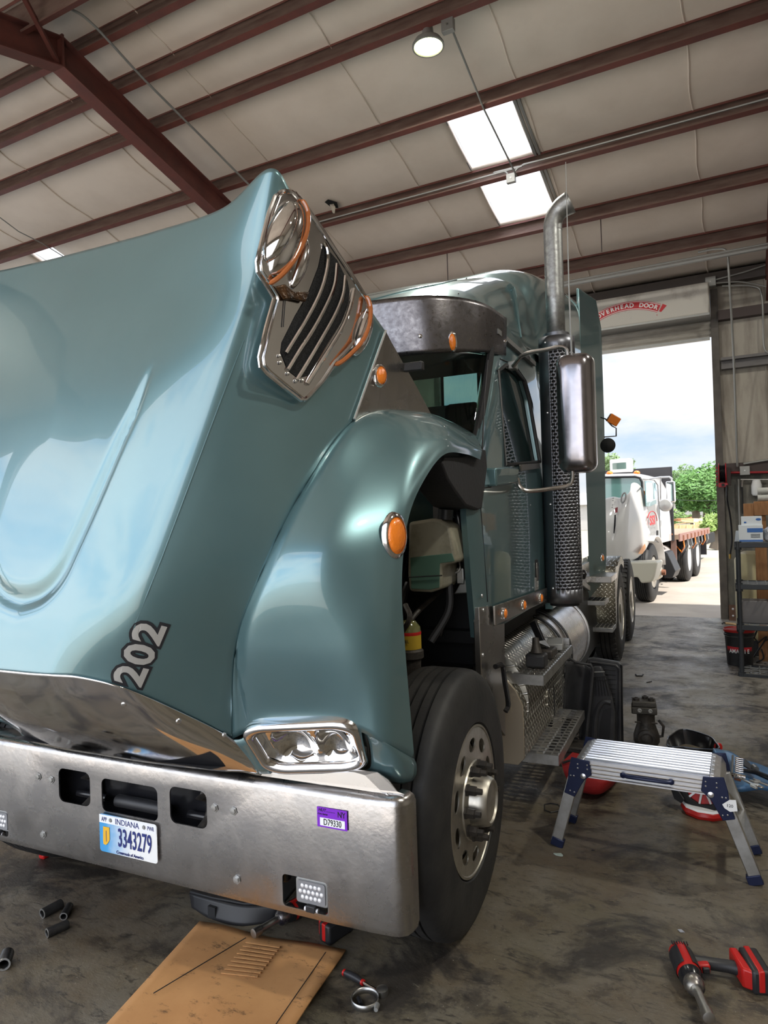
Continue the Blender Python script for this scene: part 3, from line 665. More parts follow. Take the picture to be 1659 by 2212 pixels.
gg = surf(CG, 40, 56); gg = [[V(-q.x, q.y, q.z) for q in reversed(r_[1:])] + r_ for r_ in gg]
gm_ = MB().grid(gg); guard = gm_.build('chrome_grille_guard', 'chrome', TR, angle=60, solid=0.003, soff=-1)
GB = BVHTree.FromPolygons(gm_.v, gm_.f)
MB().tube([p for p in gg[-1]], 0.006, 6).build('lower_edge', 'chromec', guard)
for x, y in ((268,1520),(385,1557),(484,1587)):
    p = cast(x, y, GB); q = cast(x, y, GB, .01); n = (q-p).normalized()
    MB().lathe(p, n, [(.009,0),(.009,.003),(.006,.006),(.0001,.0065)], 14).build('bolt', 'steel', guard)
MB().grid([[V(x, y-.0, z) for x in (-.5, .5)] for y, z in ((-.15,.84),(.05,.80),(.3,.78))]).build('grille_underside', 'black', TR)
ss = MB().prism([tY(548,1664,.0), tY(640,1655,.03), tY(788,1664,.05), tY(815,1668,.05), tY(838,1684,.05), tY(858,1710,.05), tY(874,1716,.05), tY(872,1722,.05), tY(700,1696,.04), tY(552,1674,.0)], (0,.004,0))
ss.build('bumper_corner_plate', 'panel', TR, smooth=False)
# ---------------------------------------------------------------- air intake trim on the hood side
p0 = Vector((.79,-.13,2.78)); nA = (Vector((.90,.49,2.39))-p0).cross(Vector((.80,.07,2.22))-p0).normalized()
if nA.x < 0: nA = -nA
def ai(x, y, lift=0.0): return tN(500+x/3.606, 340+y/3.606, p0+nA*(lift+0.004), nA)
ol = [(415,262),(470,272),(505,310),(545,350),(600,432),(700,575),(800,730),(900,880),(1000,1040),(1040,1095),(1060,1160),(1035,1300),(980,1400),(900,1500),(800,1600),(700,1750),(600,1860),(570,1885),(530,1888),(400,1785),(270,1680),(228,1630),(218,1560),(270,1330),(332,1110),(325,1080),(250,960),(205,890),(197,820),(240,640),(290,440),(340,310),(370,275)]
intake = MB().prism([ai(x, y) for x, y in ol], nA*0.022).build('air_intake_trim', 'chrome', hood, bevel=0.006, bseg=3)
fr = MB().tube([ai(x, y, .020) for x, y in ol], 0.008, 8, closed=True); fr.build('rim', 'chrome', intake)
pit = [(715,680),(820,800),(900,960),(918,1050),(905,1150),(850,1290),(740,1460),(660,1600),(600,1700),(520,1722),(440,1660),(385,1520),(395,1440),(500,1230),(600,1060),(680,850)]
MB().prism([ai(x, y, .023) for x, y in pit], nA*0.002).build('mesh_screen', M('black_mesh', (.012,.012,.013), .9, col2=(.001,.001,.001), nscale=260, thr=(.48,.52), detail=0), intake, smooth=False)
for q in ([(722,665),(750,735),(745,860),(700,1030),(620,1200),(520,1370),(425,1525)], [(820,830),(803,990),(750,1130),(650,1320),(540,1490),(440,1655)],
          [(885,925),(868,1070),(810,1220),(710,1400),(610,1570),(508,1735)], [(955,1025),(925,1160),(870,1310),(770,1480),(680,1620),(590,1765)]):
    MB().tube([ai(x, y, .024+.016*math.sin(PI*min(1,(k+.3)/6.5))) for k, (x, y) in enumerate(spline([(a,b,0) for a,b in q], 18)) ] if False else
              [ai(p.x, p.y, .026+.012*math.sin(PI*k/18)) for k, p in enumerate(spline([(a,b,0) for a,b in q], 18))], 0.0075, 8).build('slat', 'chromec', intake)
def blister(cpx, axpx, r_len, r_wid, hgt, name, mat='chrome'):
    c = ai(*cpx, .01); u = (ai(*axpx, .01)-c).normalized(); v = nA.cross(u)
    m = MB(); rows = []
    for i in range(13):
        t = PI/2*i/12
        rows.append([c + u*(r_len*math.cos(t)*math.cos(a)) + v*(r_wid*math.cos(t)*math.sin(a)) + nA*(hgt*math.sin(t)) for a in [2*PI*j/36 for j in range(37)]])
    m.grid(rows); return m.build(name, mat, intake, angle=70)
blister((400,640), (490,390), .150, .058, .06, 'intake_housing')
blister((345,580), (440,340), .125, .040, .075, 'smooth_cowl', 'chromec')
blister((1000,1360), (1062,1150), .105, .035, .05, 'intake_housing')
blister((500,830), (560,620), .10, .03, .05, 'housing_shoulder')
for q in ([(545,332),(575,370),(597,440),(592,560),(560,660),(500,780),(420,885),(350,950),(295,985)], [(1045,1080),(1072,1120),(1085,1200),(1068,1320),(1020,1430),(940,1520),(860,1590),(808,1618)]):
    pts = [ai(p.x, p.y, .032+.024*math.sin(PI*k/24)) for k, p in enumerate(spline([(a,b,0) for a,b in q], 24))]
    MB().tube(pts, [.004]+[.0085]*23+[.004], 8).build('amber_light_bar', 'ambdk', intake)
MB().prism([ai(x, y, .03) for x, y in ((330,1010),(400,990),(470,1050),(590,1050),(560,1130),(470,1110),(400,1110))], nA*.012).build('grease_residue', M('brown_grease', (.10,.045,.015), .3, .4, col2=(.02,.012,.008), nscale=30, bump=.6), intake, bevel=.004)
MB().tube([ai(x, y, .026) for x, y in ((418,1115),(412,1200),(405,1290),(404,1320))], .0018, 5).build('grease_drip', 'ink', intake)
for x, y in ((372,1548),(378,1600),(438,1685),(500,1745),(550,1740)):
    MB().lathe(ai(x, y, .024), nA, [(.006,0),(.006,.003),(.0001,.006)], 12).build('screw', 'steel', intake)
# ---------------------------------------------------------------- stainless cowl panel behind the hood
cp = [tX(833,714,.902), tX(845,738,.905), tX(858,762,.905), tX(900,835,.92), tX(931,894,.935), tX(885,889,.90), tX(850,893,.885), tX(815,893,.875), tX(785,899,.868), tX(764,908,.862)]
cowl = MB().prism(cp, (-.004,0,0)).build('cowl_side_panel', 'panel', hood, smooth=False)
MB().tube([tX(833,714,.91), tX(765,906,.868)], .005, 8).build('edge_strip', 'alu', cowl)
mc = tX(820,812,.895)
def marker(c, ax, r, par, name='marker_light', oval=1.0, ref=(0,0,1)):
    ax = Vector(ax).normalized(); c = Vector(c)
    b = MB().lathe((0,0,0), (0,0,1), [(r*1.32,0),(r*1.25,r*.3),(r*1.02,r*.42),(r,r*.2)], 28, cap=False)
    l_ = MB().lathe((0,0,0), (0,0,1), [(r*1.03,.0),(r*1.0,r*.35),(r*.7,r*.62),(.0001,r*.72)], 28)
    zz = ax; yy_ = Vector(ref); yy_ = (yy_-zz*yy_.dot(zz)).normalized(); xx = yy_.cross(zz)
    for m in (b, l_): m.v = [c + xx*p.x + yy_*(p.y*oval) + zz*p.z for p in m.v]
    o = b.build(name, 'chrome', par, angle=60); l_.build('amber_lens', 'amber', o, angle=60); return o
marker(mc, (1,-.35,.1), .027, cowl, oval=1.35, ref=(0,.35,.8))
MB().box(.0,0,0,.09,.03,.035).build('latch', 'black', cowl, bevel=.004).location = tX(868,803,.9)
fl = cast(850, 1157, FB, .002)
marker(fl, (.9,-.42,0), .040, fob, name='turn_signal', oval=1.5)
# black mud flap at the fender's rear end
mf = MB().prism([tX(x, y, 1.07) for x, y in ((1000,985),(1040,968),(1050,972),(1053,1010),(1047,1060),(1042,1098),(1034,1102),(1008,1092),(985,1062),(968,1035),(955,1000),(960,985))], (-.16,0,0))
mf.build('mud_guard', M('black_guard', (.02,.02,.023), .6, bump=.2), fob, bevel=.008)
# ---------------------------------------------------------------- bumper
def planx(s):  # half plan, centre to the rounded end
    return [(0,0),(.3,0),(.6,0),(.85,.002),(1.0,.006),(1.07,.012),(1.10,.022),(1.12,.04),(1.128,.065),(1.13,.10)]
pl = planx(0); pl = [(-x, y) for x, y in reversed(pl[1:])] + pl
prof = [(.030,.312),(.006,.322),(0,.345),(0,.50),(0,.735),(.006,.752),(.022,.762),(.05,.764),(.13,.757)]
def bp_(x, y, dy, z):
    k = max(0, 1-dy/.22) if abs(x) > 1.0 else 1
    f = 1 if abs(x) < 1.0 else 1
    dn = Vector((0,1,0))
    if abs(x) > 1.05: dn = Vector((-math.copysign(1,x)*sstep(1.05,1.13,abs(x)), 1-sstep(1.05,1.13,abs(x)),0)).normalized()
    return V(x, y, z) + dn*min(dy, .05 if abs(x) > 1.05 else dy)
bm_ = MB().grid([[bp_(x, y, dy, z) for x, y in pl] for dy, z in prof])
bump = bm_.build('bumper', M('weathered_chrome', (.47,.455,.45), .21, 1.0, col2=(.36,.34,.325), nscale=7, thr=(.40,.7), detail=9, rvar=.22, bump=.06, bscale=60), TR, angle=60, solid=.006)
cuts = []
def rc(cx, cz, w_, h_, r_):
    m = MB().prism([(cx+a, -.1, cz+b) for a, b in rrect(w_, h_, r_)], (0,.25,0)); cuts.append(m.build('cutter', 'black', TR, smooth=False))
OPEN = [(-.312,.616,.175,.135,.028), (-.02,.609,.285,.128,.025), (.268,.621,.172,.135,.028), (.756,.402,.175,.108,.014), (-.80,.402,.175,.108,.014)]
for o_ in OPEN: rc(*o_)
bpy.context.view_layer.update()
cut(bump, cuts)
for p in bump.data.polygons: p.use_smooth = True
bump.data.set_sharp_from_angle(angle=R(40))
for x, z in ((.390,.638),(.473,.640),(.479,.399),(-.515,.633),(-.439,.630),(-.496,.397)):
    MB().bolt((x,-.001,z), (0,-1,0), .011, .008).build('bolt', 'alud', bump, angle=20)
# behind the openings
MB().box(-.62,.10,.36,.62,.14,.74).box(-.45,.16,.50,.45,.20,.56).build('front_crossmember', 'blackg', TR, bevel=.01)
for x in (-.29, .29):
    arc = [V(x+.02, .03+.05*math.cos(R(a)), .60+.055*math.sin(R(a))) for a in range(-100, 101, 20)]
    MB().tube([V(x+.02,.1,.545)]+arc+[V(x+.02,.1,.655)], .02, 10).build('tow_hook', 'grease', TR)
    MB().cyl((x-.08,.07,.56), (x+.08,.07,.56), .014, 12).build('hook_pin', 'blackg', TR)
MB().cyl((-.14,.06,.565), (.12,.06,.565), .024, 16).build('centre_bar', 'black', TR)
def led(cx, cz):
    h = MB().prism([(cx+a, .015, cz+b) for a, b in rrect(.125,.088,.012)], (0,.035,0)).build('driving_light', 'gray', TR, bevel=.004)
    MB().prism([(cx+a, .010, cz+b) for a, b in rrect(.108,.072,.008)], (0,.005,0)).build('light_face', M('grey_lens_plate', (.25,.25,.26), .4, .3), h, smooth=False)
    for r_, n_ in ((0,5),(1,6),(2,5)):
        for k in range(n_):
            x = cx + (k-(n_-1)/2)*.0165; z = cz + .020 - r_*.019
            MB().lathe((x,.010,z), (0,-1,0), [(.0072,0),(.006,.002),(.0001,.0045)], 12).build('diode', M('diode_lens', (.8,.8,.82), .08, .3, coat=1.0) if 'diode' not in MT else MT['diode'], h)
    MB().box(cx-.018,.0,cz-.062,cx+.018,.03,cz-.040).build('light_clamp', 'black', h, bevel=.003)
    MB().cyl((cx-.026,.012,cz-.055), (cx-.019,.012,cz-.055), .007, 10).cyl((cx+.019,.012,cz-.055), (cx+.026,.012,cz-.055), .007, 10).build('clamp_bolt', 'alu', h)
MT['diode'] = M('diode_lens', (.85,.85,.87), .1, .2, coat=1.0)
led(.775,.405); led(-.785,.405)
# licence plate
MT['plate'] = M('plate_white', (.82,.82,.80), .4, coat=.3)
_nt = MT['plate'].node_tree; _b = _nt.nodes['Principled BSDF']; _tc = _nt.nodes.new('ShaderNodeTexCoord'); _s = _nt.nodes.new('ShaderNodeSeparateXYZ'); _nt.links.new(_tc.outputs['Object'], _s.inputs[0])
_nz = _nt.nodes.new('ShaderNodeTexNoise'); _nz.inputs['Scale'].default_value = 30; _nt.links.new(_tc.outputs['Object'], _nz.inputs['Vector'])
_ad = _nt.nodes.new('ShaderNodeMath'); _ad.operation = 'MULTIPLY_ADD'; _ad.inputs[1].default_value = .06; _nt.links.new(_nz.outputs[0], _ad.inputs[0]); _nt.links.new(_s.outputs[0], _ad.inputs[2])
_rp = _nt.nodes.new('ShaderNodeValToRGB'); _mr = _nt.nodes.new('ShaderNodeMapRange'); _mr.inputs[1].default_value = -.165; _mr.inputs[2].default_value = .145; _nt.links.new(_ad.outputs[0], _mr.inputs[0]); _nt.links.new(_mr.outputs[0], _rp.inputs[0])
_rp.color_ramp.elements[0].color = (.03,.25,.60,1); _rp.color_ramp.elements[1].position = .62; _rp.color_ramp.elements[1].color = (.80,.80,.78,1)
_e = _rp.color_ramp.elements.new(.22); _e.color = (.06,.32,.62,1); _nt.links.new(_rp.outputs[0], _b.inputs['Base Color'])
px, pz_ = -.020, .466
pl_ = MB().prism([(px+a, -.012, pz_+b) for a, b in rrect(.292,.146,.012)], (0,.003,0)).build('licence_plate', 'plate', TR, bevel=.001)
MB().box(px-.144,-.0135,pz_+.040,px+.144,-.0125,pz_+.071).build('plate_header', 'whitem', pl_, smooth=False)
F = -.0138
X1, Z1 = (1,0,0), (0,0,1)
text('plate_text', '3343279', (px+.036, F, pz_-.008), X1, Z1, .098, 'inkb', pl_, sx=.50, off=.001)
text('plate_text', 'INDIANA', (px+.0, F, pz_+.054), X1, Z1, .031, 'inkb', pl_, sx=.95)
text('plate_text', 'APP', (px-.118, F, pz_+.054), X1, Z1, .024, 'inkb', pl_, sx=.7)
text('plate_text', 'PWR', (px+.118, F, pz_+.054), X1, Z1, .022, 'inkb', pl_, sx=.7)
text('plate_text', 'Crossroads of America', (px+.01, F, pz_-.062), X1, Z1, .017, 'inkb', pl_, sx=.85)
MB().prism([(px-.108+a*.9, F+.0002, pz_-.008+b*.9) for a, b in ((-.018,.038),(.018,.038),(.018,-.015),(.008,-.030),(-.004,-.040),(-.018,-.038),(-.020,-.02))], (0,-.0006,0)).build('state_shape', M('gold_ink', (.75,.42,.03), .5), pl_, smooth=False)
MB().box(px-.1092,F-.001,pz_-.03,px-.1068,F-.0005,pz_+.012).build('torch_mark', 'inkb', pl_, smooth=False)
for x in (-.085,.085): MB().bolt((px+x, -.013, pz_+.055), (0,-1,0), .006, .004).build('plate_bolt', 'gray', pl_)
# purple permit label
lx, lz = .872, .6745
lb = MB().box(lx-.056,-.0030,lz-.0325,lx+.056,-.0008,lz+.0325).build('permit_label', 'purple', bump, smooth=False)
bump_lift = 0
MB().box(lx-.045,-.0040,lz-.027,lx+.048,-.0031,lz-.001).build('label_panel', 'inkw', lb, smooth=False)
text('label_text', 'D79330', (lx+.002, -.0046, lz-.0145), X1, Z1, .029, 'ink', lb, sx=.72)
text('label_text', 'NY', (lx+.036, -.0036, lz+.0165), X1, Z1, .027, 'ink', lb, sx=.8)
text('label_text', 'HUT', (lx-.037, -.0036, lz+.024), X1, Z1, .014, 'ink', lb, shear=.3)
text('label_text', 'Com Series', (lx-.035, -.0036, lz+.011), X1, Z1, .008, 'ink', lb, shear=.2)
MB().box(lx-.0205,-.0036,lz+.020,lx+.012,-.0031,lz+.0212).build('label_line', 'ink', lb, smooth=False)
# ---------------------------------------------------------------- wheels
def tyre(cx, cy, cz, w_, Ro, name='front_tyre', grooves=4, par=TR, seg=64, lug=False):
    p = [(.288,.022),(.300,.0),(.34,-.004),(.40,-.006),(.455,.004),(.488,.018),(.500,.030),(.508,.044)]
    p = [(r*Ro/.51, h) for r, h in p]; q = list(p); x0, x1 = p[-1][1], w_-p[-1][1]; gw, gd = .010, .012
    if grooves:
        rib = (x1-x0-grooves*gw)/(grooves+1); x = x0
        for i in range(grooves):
            x += rib; q += [(Ro+.002, x), (Ro-gd, x+.0015), (Ro-gd, x+gw-.0015), (Ro+.002, x+gw)]; x += gw
    q += [(r, w_-h) for r, h in reversed(p)]
    m = MB().lathe((cx, cy, cz), (1,0,0), q, seg, cap=False); o = m.build(name, 'rubber', par, angle=28)
    if lug:
        l_ = MB()
        for i in range(44):
            a = 2*PI*i/44; c, s_ = math.cos(a), math.sin(a)
            for hx in (.02, w_-.075):
                l_.add([V(cx+hx+u_, cy+(Ro-.02+k)*math.cos(a+b), cz+(Ro-.02+k)*math.sin(a+b)) for k in (0,.026) for u_, b in ((0,-.035),(.055,-.035),(.055,.035),(0,.035))], [(0,3,2,1),(4,5,6,7),(0,1,5,4),(1,2,6,5),(2,3,7,6),(3,0,4,7)])
        l_.build('tread_blocks', 'rubber', o, smooth=False)
    return o
FW = (.865, .685, .512)
ty = tyre(*FW, .28, .512)
ox = FW[0]+.28
wh = MB().lathe((ox, FW[1], FW[2]), (1,0,0), [(.292,-.012),(.292,-.004),(.283,-.002),(.275,-.012),(.268,-.045),(.25,-.058),(.225,-.052),(.19,-.030),(.165,-.012),(.155,-.010),(.150,.0),(.118,.002),(.105,.004),(.098,.04),(.092,.062),(.085,.070),(.078,.070),(.074,.062),(.0001,.062)], 72)
wob = wh.build('front_wheel', 'wheel', TR, angle=40)
hc = []
for i in range(10):
    a = 2*PI*(i+.5)/10; c = V(ox-.2, FW[1]+.218*math.cos(a), FW[2]+.218*math.sin(a))
    m = MB().lathe((0,0,0), (1,0,0), [(.034,0),(.034,.4)], 18)
    ra = Matrix.Rotation(a, 4, 'X'); m.v = [c + ra @ V(p.x, p.y*.8, p.z*1.25) for p in m.v]; hc.append(m.build('cutter', 'wheel', TR))
wob.modifiers.new('s', 'SOLIDIFY').thickness = .008
bpy.context.view_layer.update(); cut(wob, hc)
wob.data.set_sharp_from_angle(angle=R(35))
for i in range(10):
    a = 2*PI*i/10; y, z = FW[1]+.133*math.cos(a), FW[2]+.133*math.sin(a)
    MB().lathe((ox,y,z), (1,0,0), [(.024,0),(.024,.008),(.020,.010),(.019,.038),(.013,.040),(.012,.062),(.0001,.063)], 6).build('lug_nut', 'grease', wob, angle=20)
MB().cyl((.5,FW[1],FW[2]), (ox-.06,FW[1],FW[2]), .18, 32).build('brake_drum', 'grease', TR)
tyre(-1.13, .61, .512, .28, .512)
MB().cyl((-1.1,.61,.512), (.86,.61,.45), .06, 14).build('front_axle', 'blackm', TR)
for cy in (6.05, 7.35):
    for s_, x0 in ((1,.92),(1,.62),(-1,-1.18),(-1,-.88)):
        tyre(x0, cy, .512, .26, .512, 'drive_tyre', 3, lug=(x0 == .92), seg=56)
    MB().lathe((1.18, cy, .512), (1,0,0), [(.292,-.01),(.292,0),(.28,-.004),(.272,-.03),(.268,-.13),(.24,-.14),(.15,-.145),(.14,-.13),(.13,-.02),(.10,0),(.0001,.0)], 48).build('drive_wheel', 'wheel', TR)
    MB().cyl((-.9,cy,.51), (.9,cy,.51), .09, 14).build('drive_axle', 'blackm', TR)
# ---------------------------------------------------------------- chassis and engine bay
for x in (-.46,.40): MB().box(x,.25,.62,x+.08,9.0,.88).build('frame_rail', 'blackm', TR)
MB().box(-.40,.45,.62,.40,1.35,1.35).box(-.30,.5,1.35,.30,1.3,1.55).build('engine', 'grease', TR, bevel=.03)
MB().box(-.45,.2,.65,.45,.30,1.50).build('radiator', 'blackm', TR, bevel=.01)
MB().box(-.95,1.38,.75,.93,1.45,2.0).box(-.9,1.45,.7,.9,3.0,1.1).build('firewall', 'blackm', TR)
MB().grid([[V(x, y, .9+.0*x) for x in (.42,.95)] for y in (.9,1.4)]).build('splash_shield', 'blackm', TR)
# coolant reservoir
cr_ = MB().prism([tY(x, y, .95) for x, y in ((882,1128),(930,1120),(950,1122),(972,1135),(982,1190),(986,1210),(978,1217),(955,1220),(953,1272),(930,1280),(884,1278),(880,1240))], (0,.22,0))
MT['res'] = M('cloudy_reservoir', (.30,.28,.21), .45, col2=(.17,.155,.11), nscale=9, thr=(.5,.75))
cr_.build('coolant_reservoir', 'res', TR, bevel=.015, bseg=3)
gr_ = MB().prism([tY(x, y, .944) for x, y in ((886,1205),(925,1200),(976,1195),(982,1212),(974,1214),(950,1217),(949,1269),(930,1274),(888,1272))], (0,.005,0))
gr_.build('coolant_level', M('green_coolant', (.075,.15,.11), .4), TR, bevel=.002)
MB().tube([tY(882,1247,.935), tY(955,1243,.935)], .003, 5).build('reservoir_strap', 'ink', TR)
MB().cyl(tY(962,1122,1.0), tY(964,1105,1.0)+V(0,0,.01), .035, 14).build('reservoir_cap', 'black', TR)
ft = tY(884,1380,.80)
MB().lathe(ft-V(0,0,.19), (0,0,1), [(.045,0),(.05,.1),(.062,.11),(.062,.14),(.05,.15)], 24).build('filter_housing', 'grease', TR)
MB().lathe(ft-V(0,0,.04), (0,0,1), [(.053,0),(.053,.06)], 24).build('filter_label', M('yellow_label', (.38,.25,.015), .5), TR)
MB().lathe(ft+V(0,0,.02), (0,0,1), [(.053,0),(.054,.008),(.053,.014)], 24).build('filter_band', 'red', TR)
MB().lathe(ft+V(0,0,.034), (0,0,1), [(.052,0),(.050,.02),(.03,.045),(.0001,.05)], 24).build('filter_cap', M('clear_cap', (.12,.12,.04), .1, coat=1.), TR)
text('filter_text', 'FUEL', ft+V(0,-.0545,-.003), X1, Z1, .02, 'ink', TR)
bk_ = tY(1000,1262,1.15)
MB().prism([bk_+V(a,0,b) for a, b in ((-.05,-.05),(.06,-.04),(.07,.03),(.02,.03),(-.02,0))], (0,.05,0)).box(bk_.x-.03,bk_.y-.01,bk_.z+.0,bk_.x+.01,bk_.y+.03,bk_.z+.08).build('clutch_bracket', 'alud', TR, bevel=.006)
MB().tube([bk_+V(-.04+.035*math.cos(R(a)), -.01, .09+.035*math.sin(R(a))) for a in range(0, 360, 24)], .007, 6, closed=True).build('bracket_ring', 'alud', TR)
rnd = random.Random(3)
for k in range(9):
    a = V(rnd.uniform(.45,.85), rnd.uniform(.75,1.3), rnd.uniform(.95,1.1)); b = a + V(rnd.uniform(-.1,.25), rnd.uniform(-.1,.2), rnd.uniform(.2,.6))
    c = (a+b)/2 + V(rnd.uniform(-.12,.12), rnd.uniform(-.15,.05), rnd.uniform(-.1,.1))
    MB().tube(spline([a, c, b], 14), rnd.choice((.008,.012,.018)), 8).build('engine_hose', rnd.choice(['black','blackg','grease']), TR)
MB().tube(spline([tY(975,1080,1.15), tY(990,1120,1.1), tY(1000,1180,1.15), tY(1005,1240,1.2)], 30), [.028+.003*(i%2) for i in range(31)], 12).build('corrugated_hose', 'blackg', TR)
MB().cyl(tY(1010,1075,1.3), tY(1020,1260,1.3), .03, 14).build('cowl_pipe', 'gray', TR)
# ---------------------------------------------------------------- cab and sleeper
ZX = [(1.08,1.05),(1.5,1.055),(1.9,1.05),(2.1,1.035),(2.3,1.01),(2.55,.975),(2.72,.955),(2.82,.95)]
def xz(z):
    for (a, xa), (b, xb) in zip(ZX[:-1], ZX[1:]):
        if z <= b: return xa + (xb-xa)*(z-a)/(b-a)
    return .95
YF_ = [(1.08,1.13),(1.4,1.06),(1.7,1.02),(1.90,1.10),(2.0,1.26),(2.3,1.60),(2.55,1.86),(2.72,1.98),(2.82,2.02)]
def yfz(z):
    for (a, ya), (b, yb) in zip(YF_[:-1], YF_[1:]):
        if z <= b: return ya + (yb-ya)*(z-a)/(b-a)
    return 2.02
zs = [1.08+(2.82-1.08)*i/24 for i in range(25)]
def sidegrid(s):
    rows = []
    for z in zs:
        y0 = yfz(z); row = []
        for k in range(41):
            t = k/40; y = y0 + (5.1-y0)*t
            x = xz(z) + (1.07-xz(z))*sstep(3.0, 4.2, y)
            if y < y0+.06: x -= .02*(1-(y-y0)/.06)
            if y > 3.0: x -= .07*sstep(3.0, 3.3, y)
            row.append(V(s*x, y, z))
        rows.append(row)
    return MB().grid(rows)
WIN = [(1088,800),(1108,787),(1128,796),(1144,820),(1151,861),(1158,998),(1079,1005)]
win = [tX(x, y, 1.02) for x, y in WIN]
sides = []
for s in (1, -1):
    o = sidegrid(s).build('cab_side', 'teal', TR, solid=.03, soff=-1, angle=45)
    c = MB().prism([V(s*.7, p.y, p.z) for p in win], (s*.8,0,0)).build('cutter', 'black', TR, smooth=False)
    c2 = MB().prism([V(s*.7, p[0], p[1]) for p in ((3.55,1.75),(4.2,1.75),(4.2,2.3),(3.55,2.3))], (s*.8,0,0)).build('cutter', 'black', TR, smooth=False) if s < 0 else None
    bpy.context.view_layer.update(); cut(o, [c] + ([c2] if c2 else [])); o.data.set_sharp_from_angle(angle=R(40)); sides.append(o)
    MB().prism([V(s*(xz(p.z)-.02), p.y, p.z) for p in win], (s*-.004,0,0)).build('side_window', 'glassd' if s > 0 else 'glass', o, smooth=False)
    MB().tube([V(s*(xz(p.z)+.002), p.y, p.z) for p in win], .012, 8, closed=True).build('window_seal', 'black', o)
side = sides[0]
MT['glassd'].node_tree.nodes['Principled BSDF'].inputs['Transmission Weight'].default_value = .45
# door seam, handle, belt trim
def S(x, y, l=.0, xl=1.05):
    p = tX(x, y, xl); return V(xz(p.z)+l, p.y, p.z)
seam = [S(1080,775), S(1062,850), S(1045,965), S(1040,1010), S(1037,1100), S(1052,1300)]
MB().tube(seam, .004, 6).build('door_seam', 'ink', side)
MB().tube([S(1108,772), S(1140,785), S(1160,820), S(1167,870), S(1176,1150), S(1182,1270)], .005, 6).build('door_seam', 'ink', side)
MB().tube([S(1018,1058), S(1060,1052)], .003, 6).build('panel_seam', 'ink', side)
hp = S(1158,1232,.003)
MB().box(hp.x-.02,hp.y-.045,hp.z-.075,hp.x,hp.y+.045,hp.z+.075).build('door_handle', 'black', side, bevel=.01)
MB().box(hp.x,hp.y-.03,hp.z-.06,hp.x+.008,hp.y+.03,hp.z+.05).build('handle_paddle', 'panel', side, bevel=.006)
ep = S(1158,1262,.003); eb = MB().box(ep.x-.01,ep.y-.045,ep.z-.04,ep.x+.003,ep.y+.045,ep.z+.045).build('door_badge', 'interior', side, bevel=.008)
text('badge_text', '22', ep+V(.005,0,0), (0,1,0), Z1, .05, 'silver', eb, shear=.3)
MB().prism([tX(1120,1004,1.06), tX(1162,1001,1.06), tX(1163,1012,1.06), tX(1122,1018,1.06)], (.012,0,0)).build('belt_trim', 'panel', side, bevel=.003)
hb = MB().prism([tX(1072,1010,1.10), tX(1100,1008,1.10), tX(1122,1010,1.10), tX(1119,1044,1.10), tX(1074,1050,1.10)], (-.06,0,0)).build('mirror_base', 'teal', side, bevel=.01)
# sill strip with marker lights, front corner strip
st_ = MB().prism([tX(1064,1309,1.065), tX(1178,1270,1.065), tX(1178,1297,1.065), tX(1066,1351,1.065)], (.012,0,0)).build('sill_trim', 'panel', side, bevel=.003)
for x, y in ((1088,1325),(1130,1307),(1167,1292)): marker(tX(x, y, 1.078), (1,-.05,0), .026, st_)
cs = MB().prism([tX(1035,1312,1.055), tX(1064,1308,1.055), tX(1066,1352,1.055), tX(1090,1346,1.055), tX(1092,1590,1.055), tX(1060,1540,1.055), tX(1041,1480,1.055)], (-.03,0,0)).build('corner_trim', 'panel', TR, bevel=.003)
MB().tube(spline([tX(1070,1440,1.09), tX(1085,1438,1.10), tX(1090,1470,1.10), tX(1098,1520,1.10), tX(1092,1537,1.09)], 16), .013, 8).build('grab_handle', 'blackg', cs)
for x, y in ((1041,1287),(1044,1318),(1043,1415)): MB().lathe(tX(x, y, 1.056), (1,0,0), [(.010,0),(.008,.004),(.0001,.006)], 12).build('screw', 'alu', side)
# roof and sleeper fairing
RR = [[(0,1.50,2.78),(.45,1.52,2.78),(.75,1.62,2.78),(.90,1.80,2.79),(.95,2.02,2.80)],
      [(0,1.72,2.96),(.45,1.75,2.96),(.75,1.86,2.95),(.885,2.03,2.92),(.95,2.24,2.82)],
      [(0,2.10,3.14),(.45,2.14,3.15),(.74,2.24,3.13),(.88,2.38,3.05),(.955,2.50,2.85)],
      [(0,2.62,3.30),(.42,2.66,3.32),(.72,2.74,3.33),(.90,2.80,3.22),(.98,2.86,2.88)],
      [(0,3.2,3.50),(.45,3.2,3.52),(.75,3.2,3.52),(.94,3.2,3.40),(1.0,3.2,3.05)],
      [(0,4.2,3.68),(.5,4.2,3.70),(.80,4.2,3.70),(.97,4.2,3.58),(1.0,4.2,3.2)],
      [(0,5.1,3.80),(.5,5.1,3.82),(.82,5.1,3.82),(.98,5.1,3.70),(1.0,5.1,3.3)]]
rg = surf(RR, 60, 32)
for i, r_ in enumerate(rg):
    for j, p in enumerate(r_):    # step between cab cap and sleeper, with a rounded shoulder
        k = math.exp(-((p.y-2.62-.25*p.x)/.05)**2)*sstep(3.0, 3.2, p.z)
        r_[j] = p - V(0, 0, .02*k)
rg = [[V(-q.x, q.y, q.z) for q in reversed(r_[1:])] + r_ + [V(r_[-1].x+.0, r_[-1].y, 2.80)] for r_ in rg]
rg = [[V(r_[0].x, r_[0].y, 2.80)] + r_ for r_ in rg]
rm = MB().grid(rg); roof = rm.build('cab_roof', 'teal', TR, angle=50, solid=.02, soff=-1)
RB = BVHTree.FromPolygons(rm.v, rm.f)
sl = [cast(x, y, RB, .001) for x, y in ((1032,577),(1008,600),(990,635),(975,695))]
MB().tube([p for p in sl if p], .004, 6).build('roof_seam', 'ink', roof)
sl = [cast(x, y, RB, .0) for x, y in ((792,652),(880,628),(950,614),(985,606),(1003,596),(1015,590))]
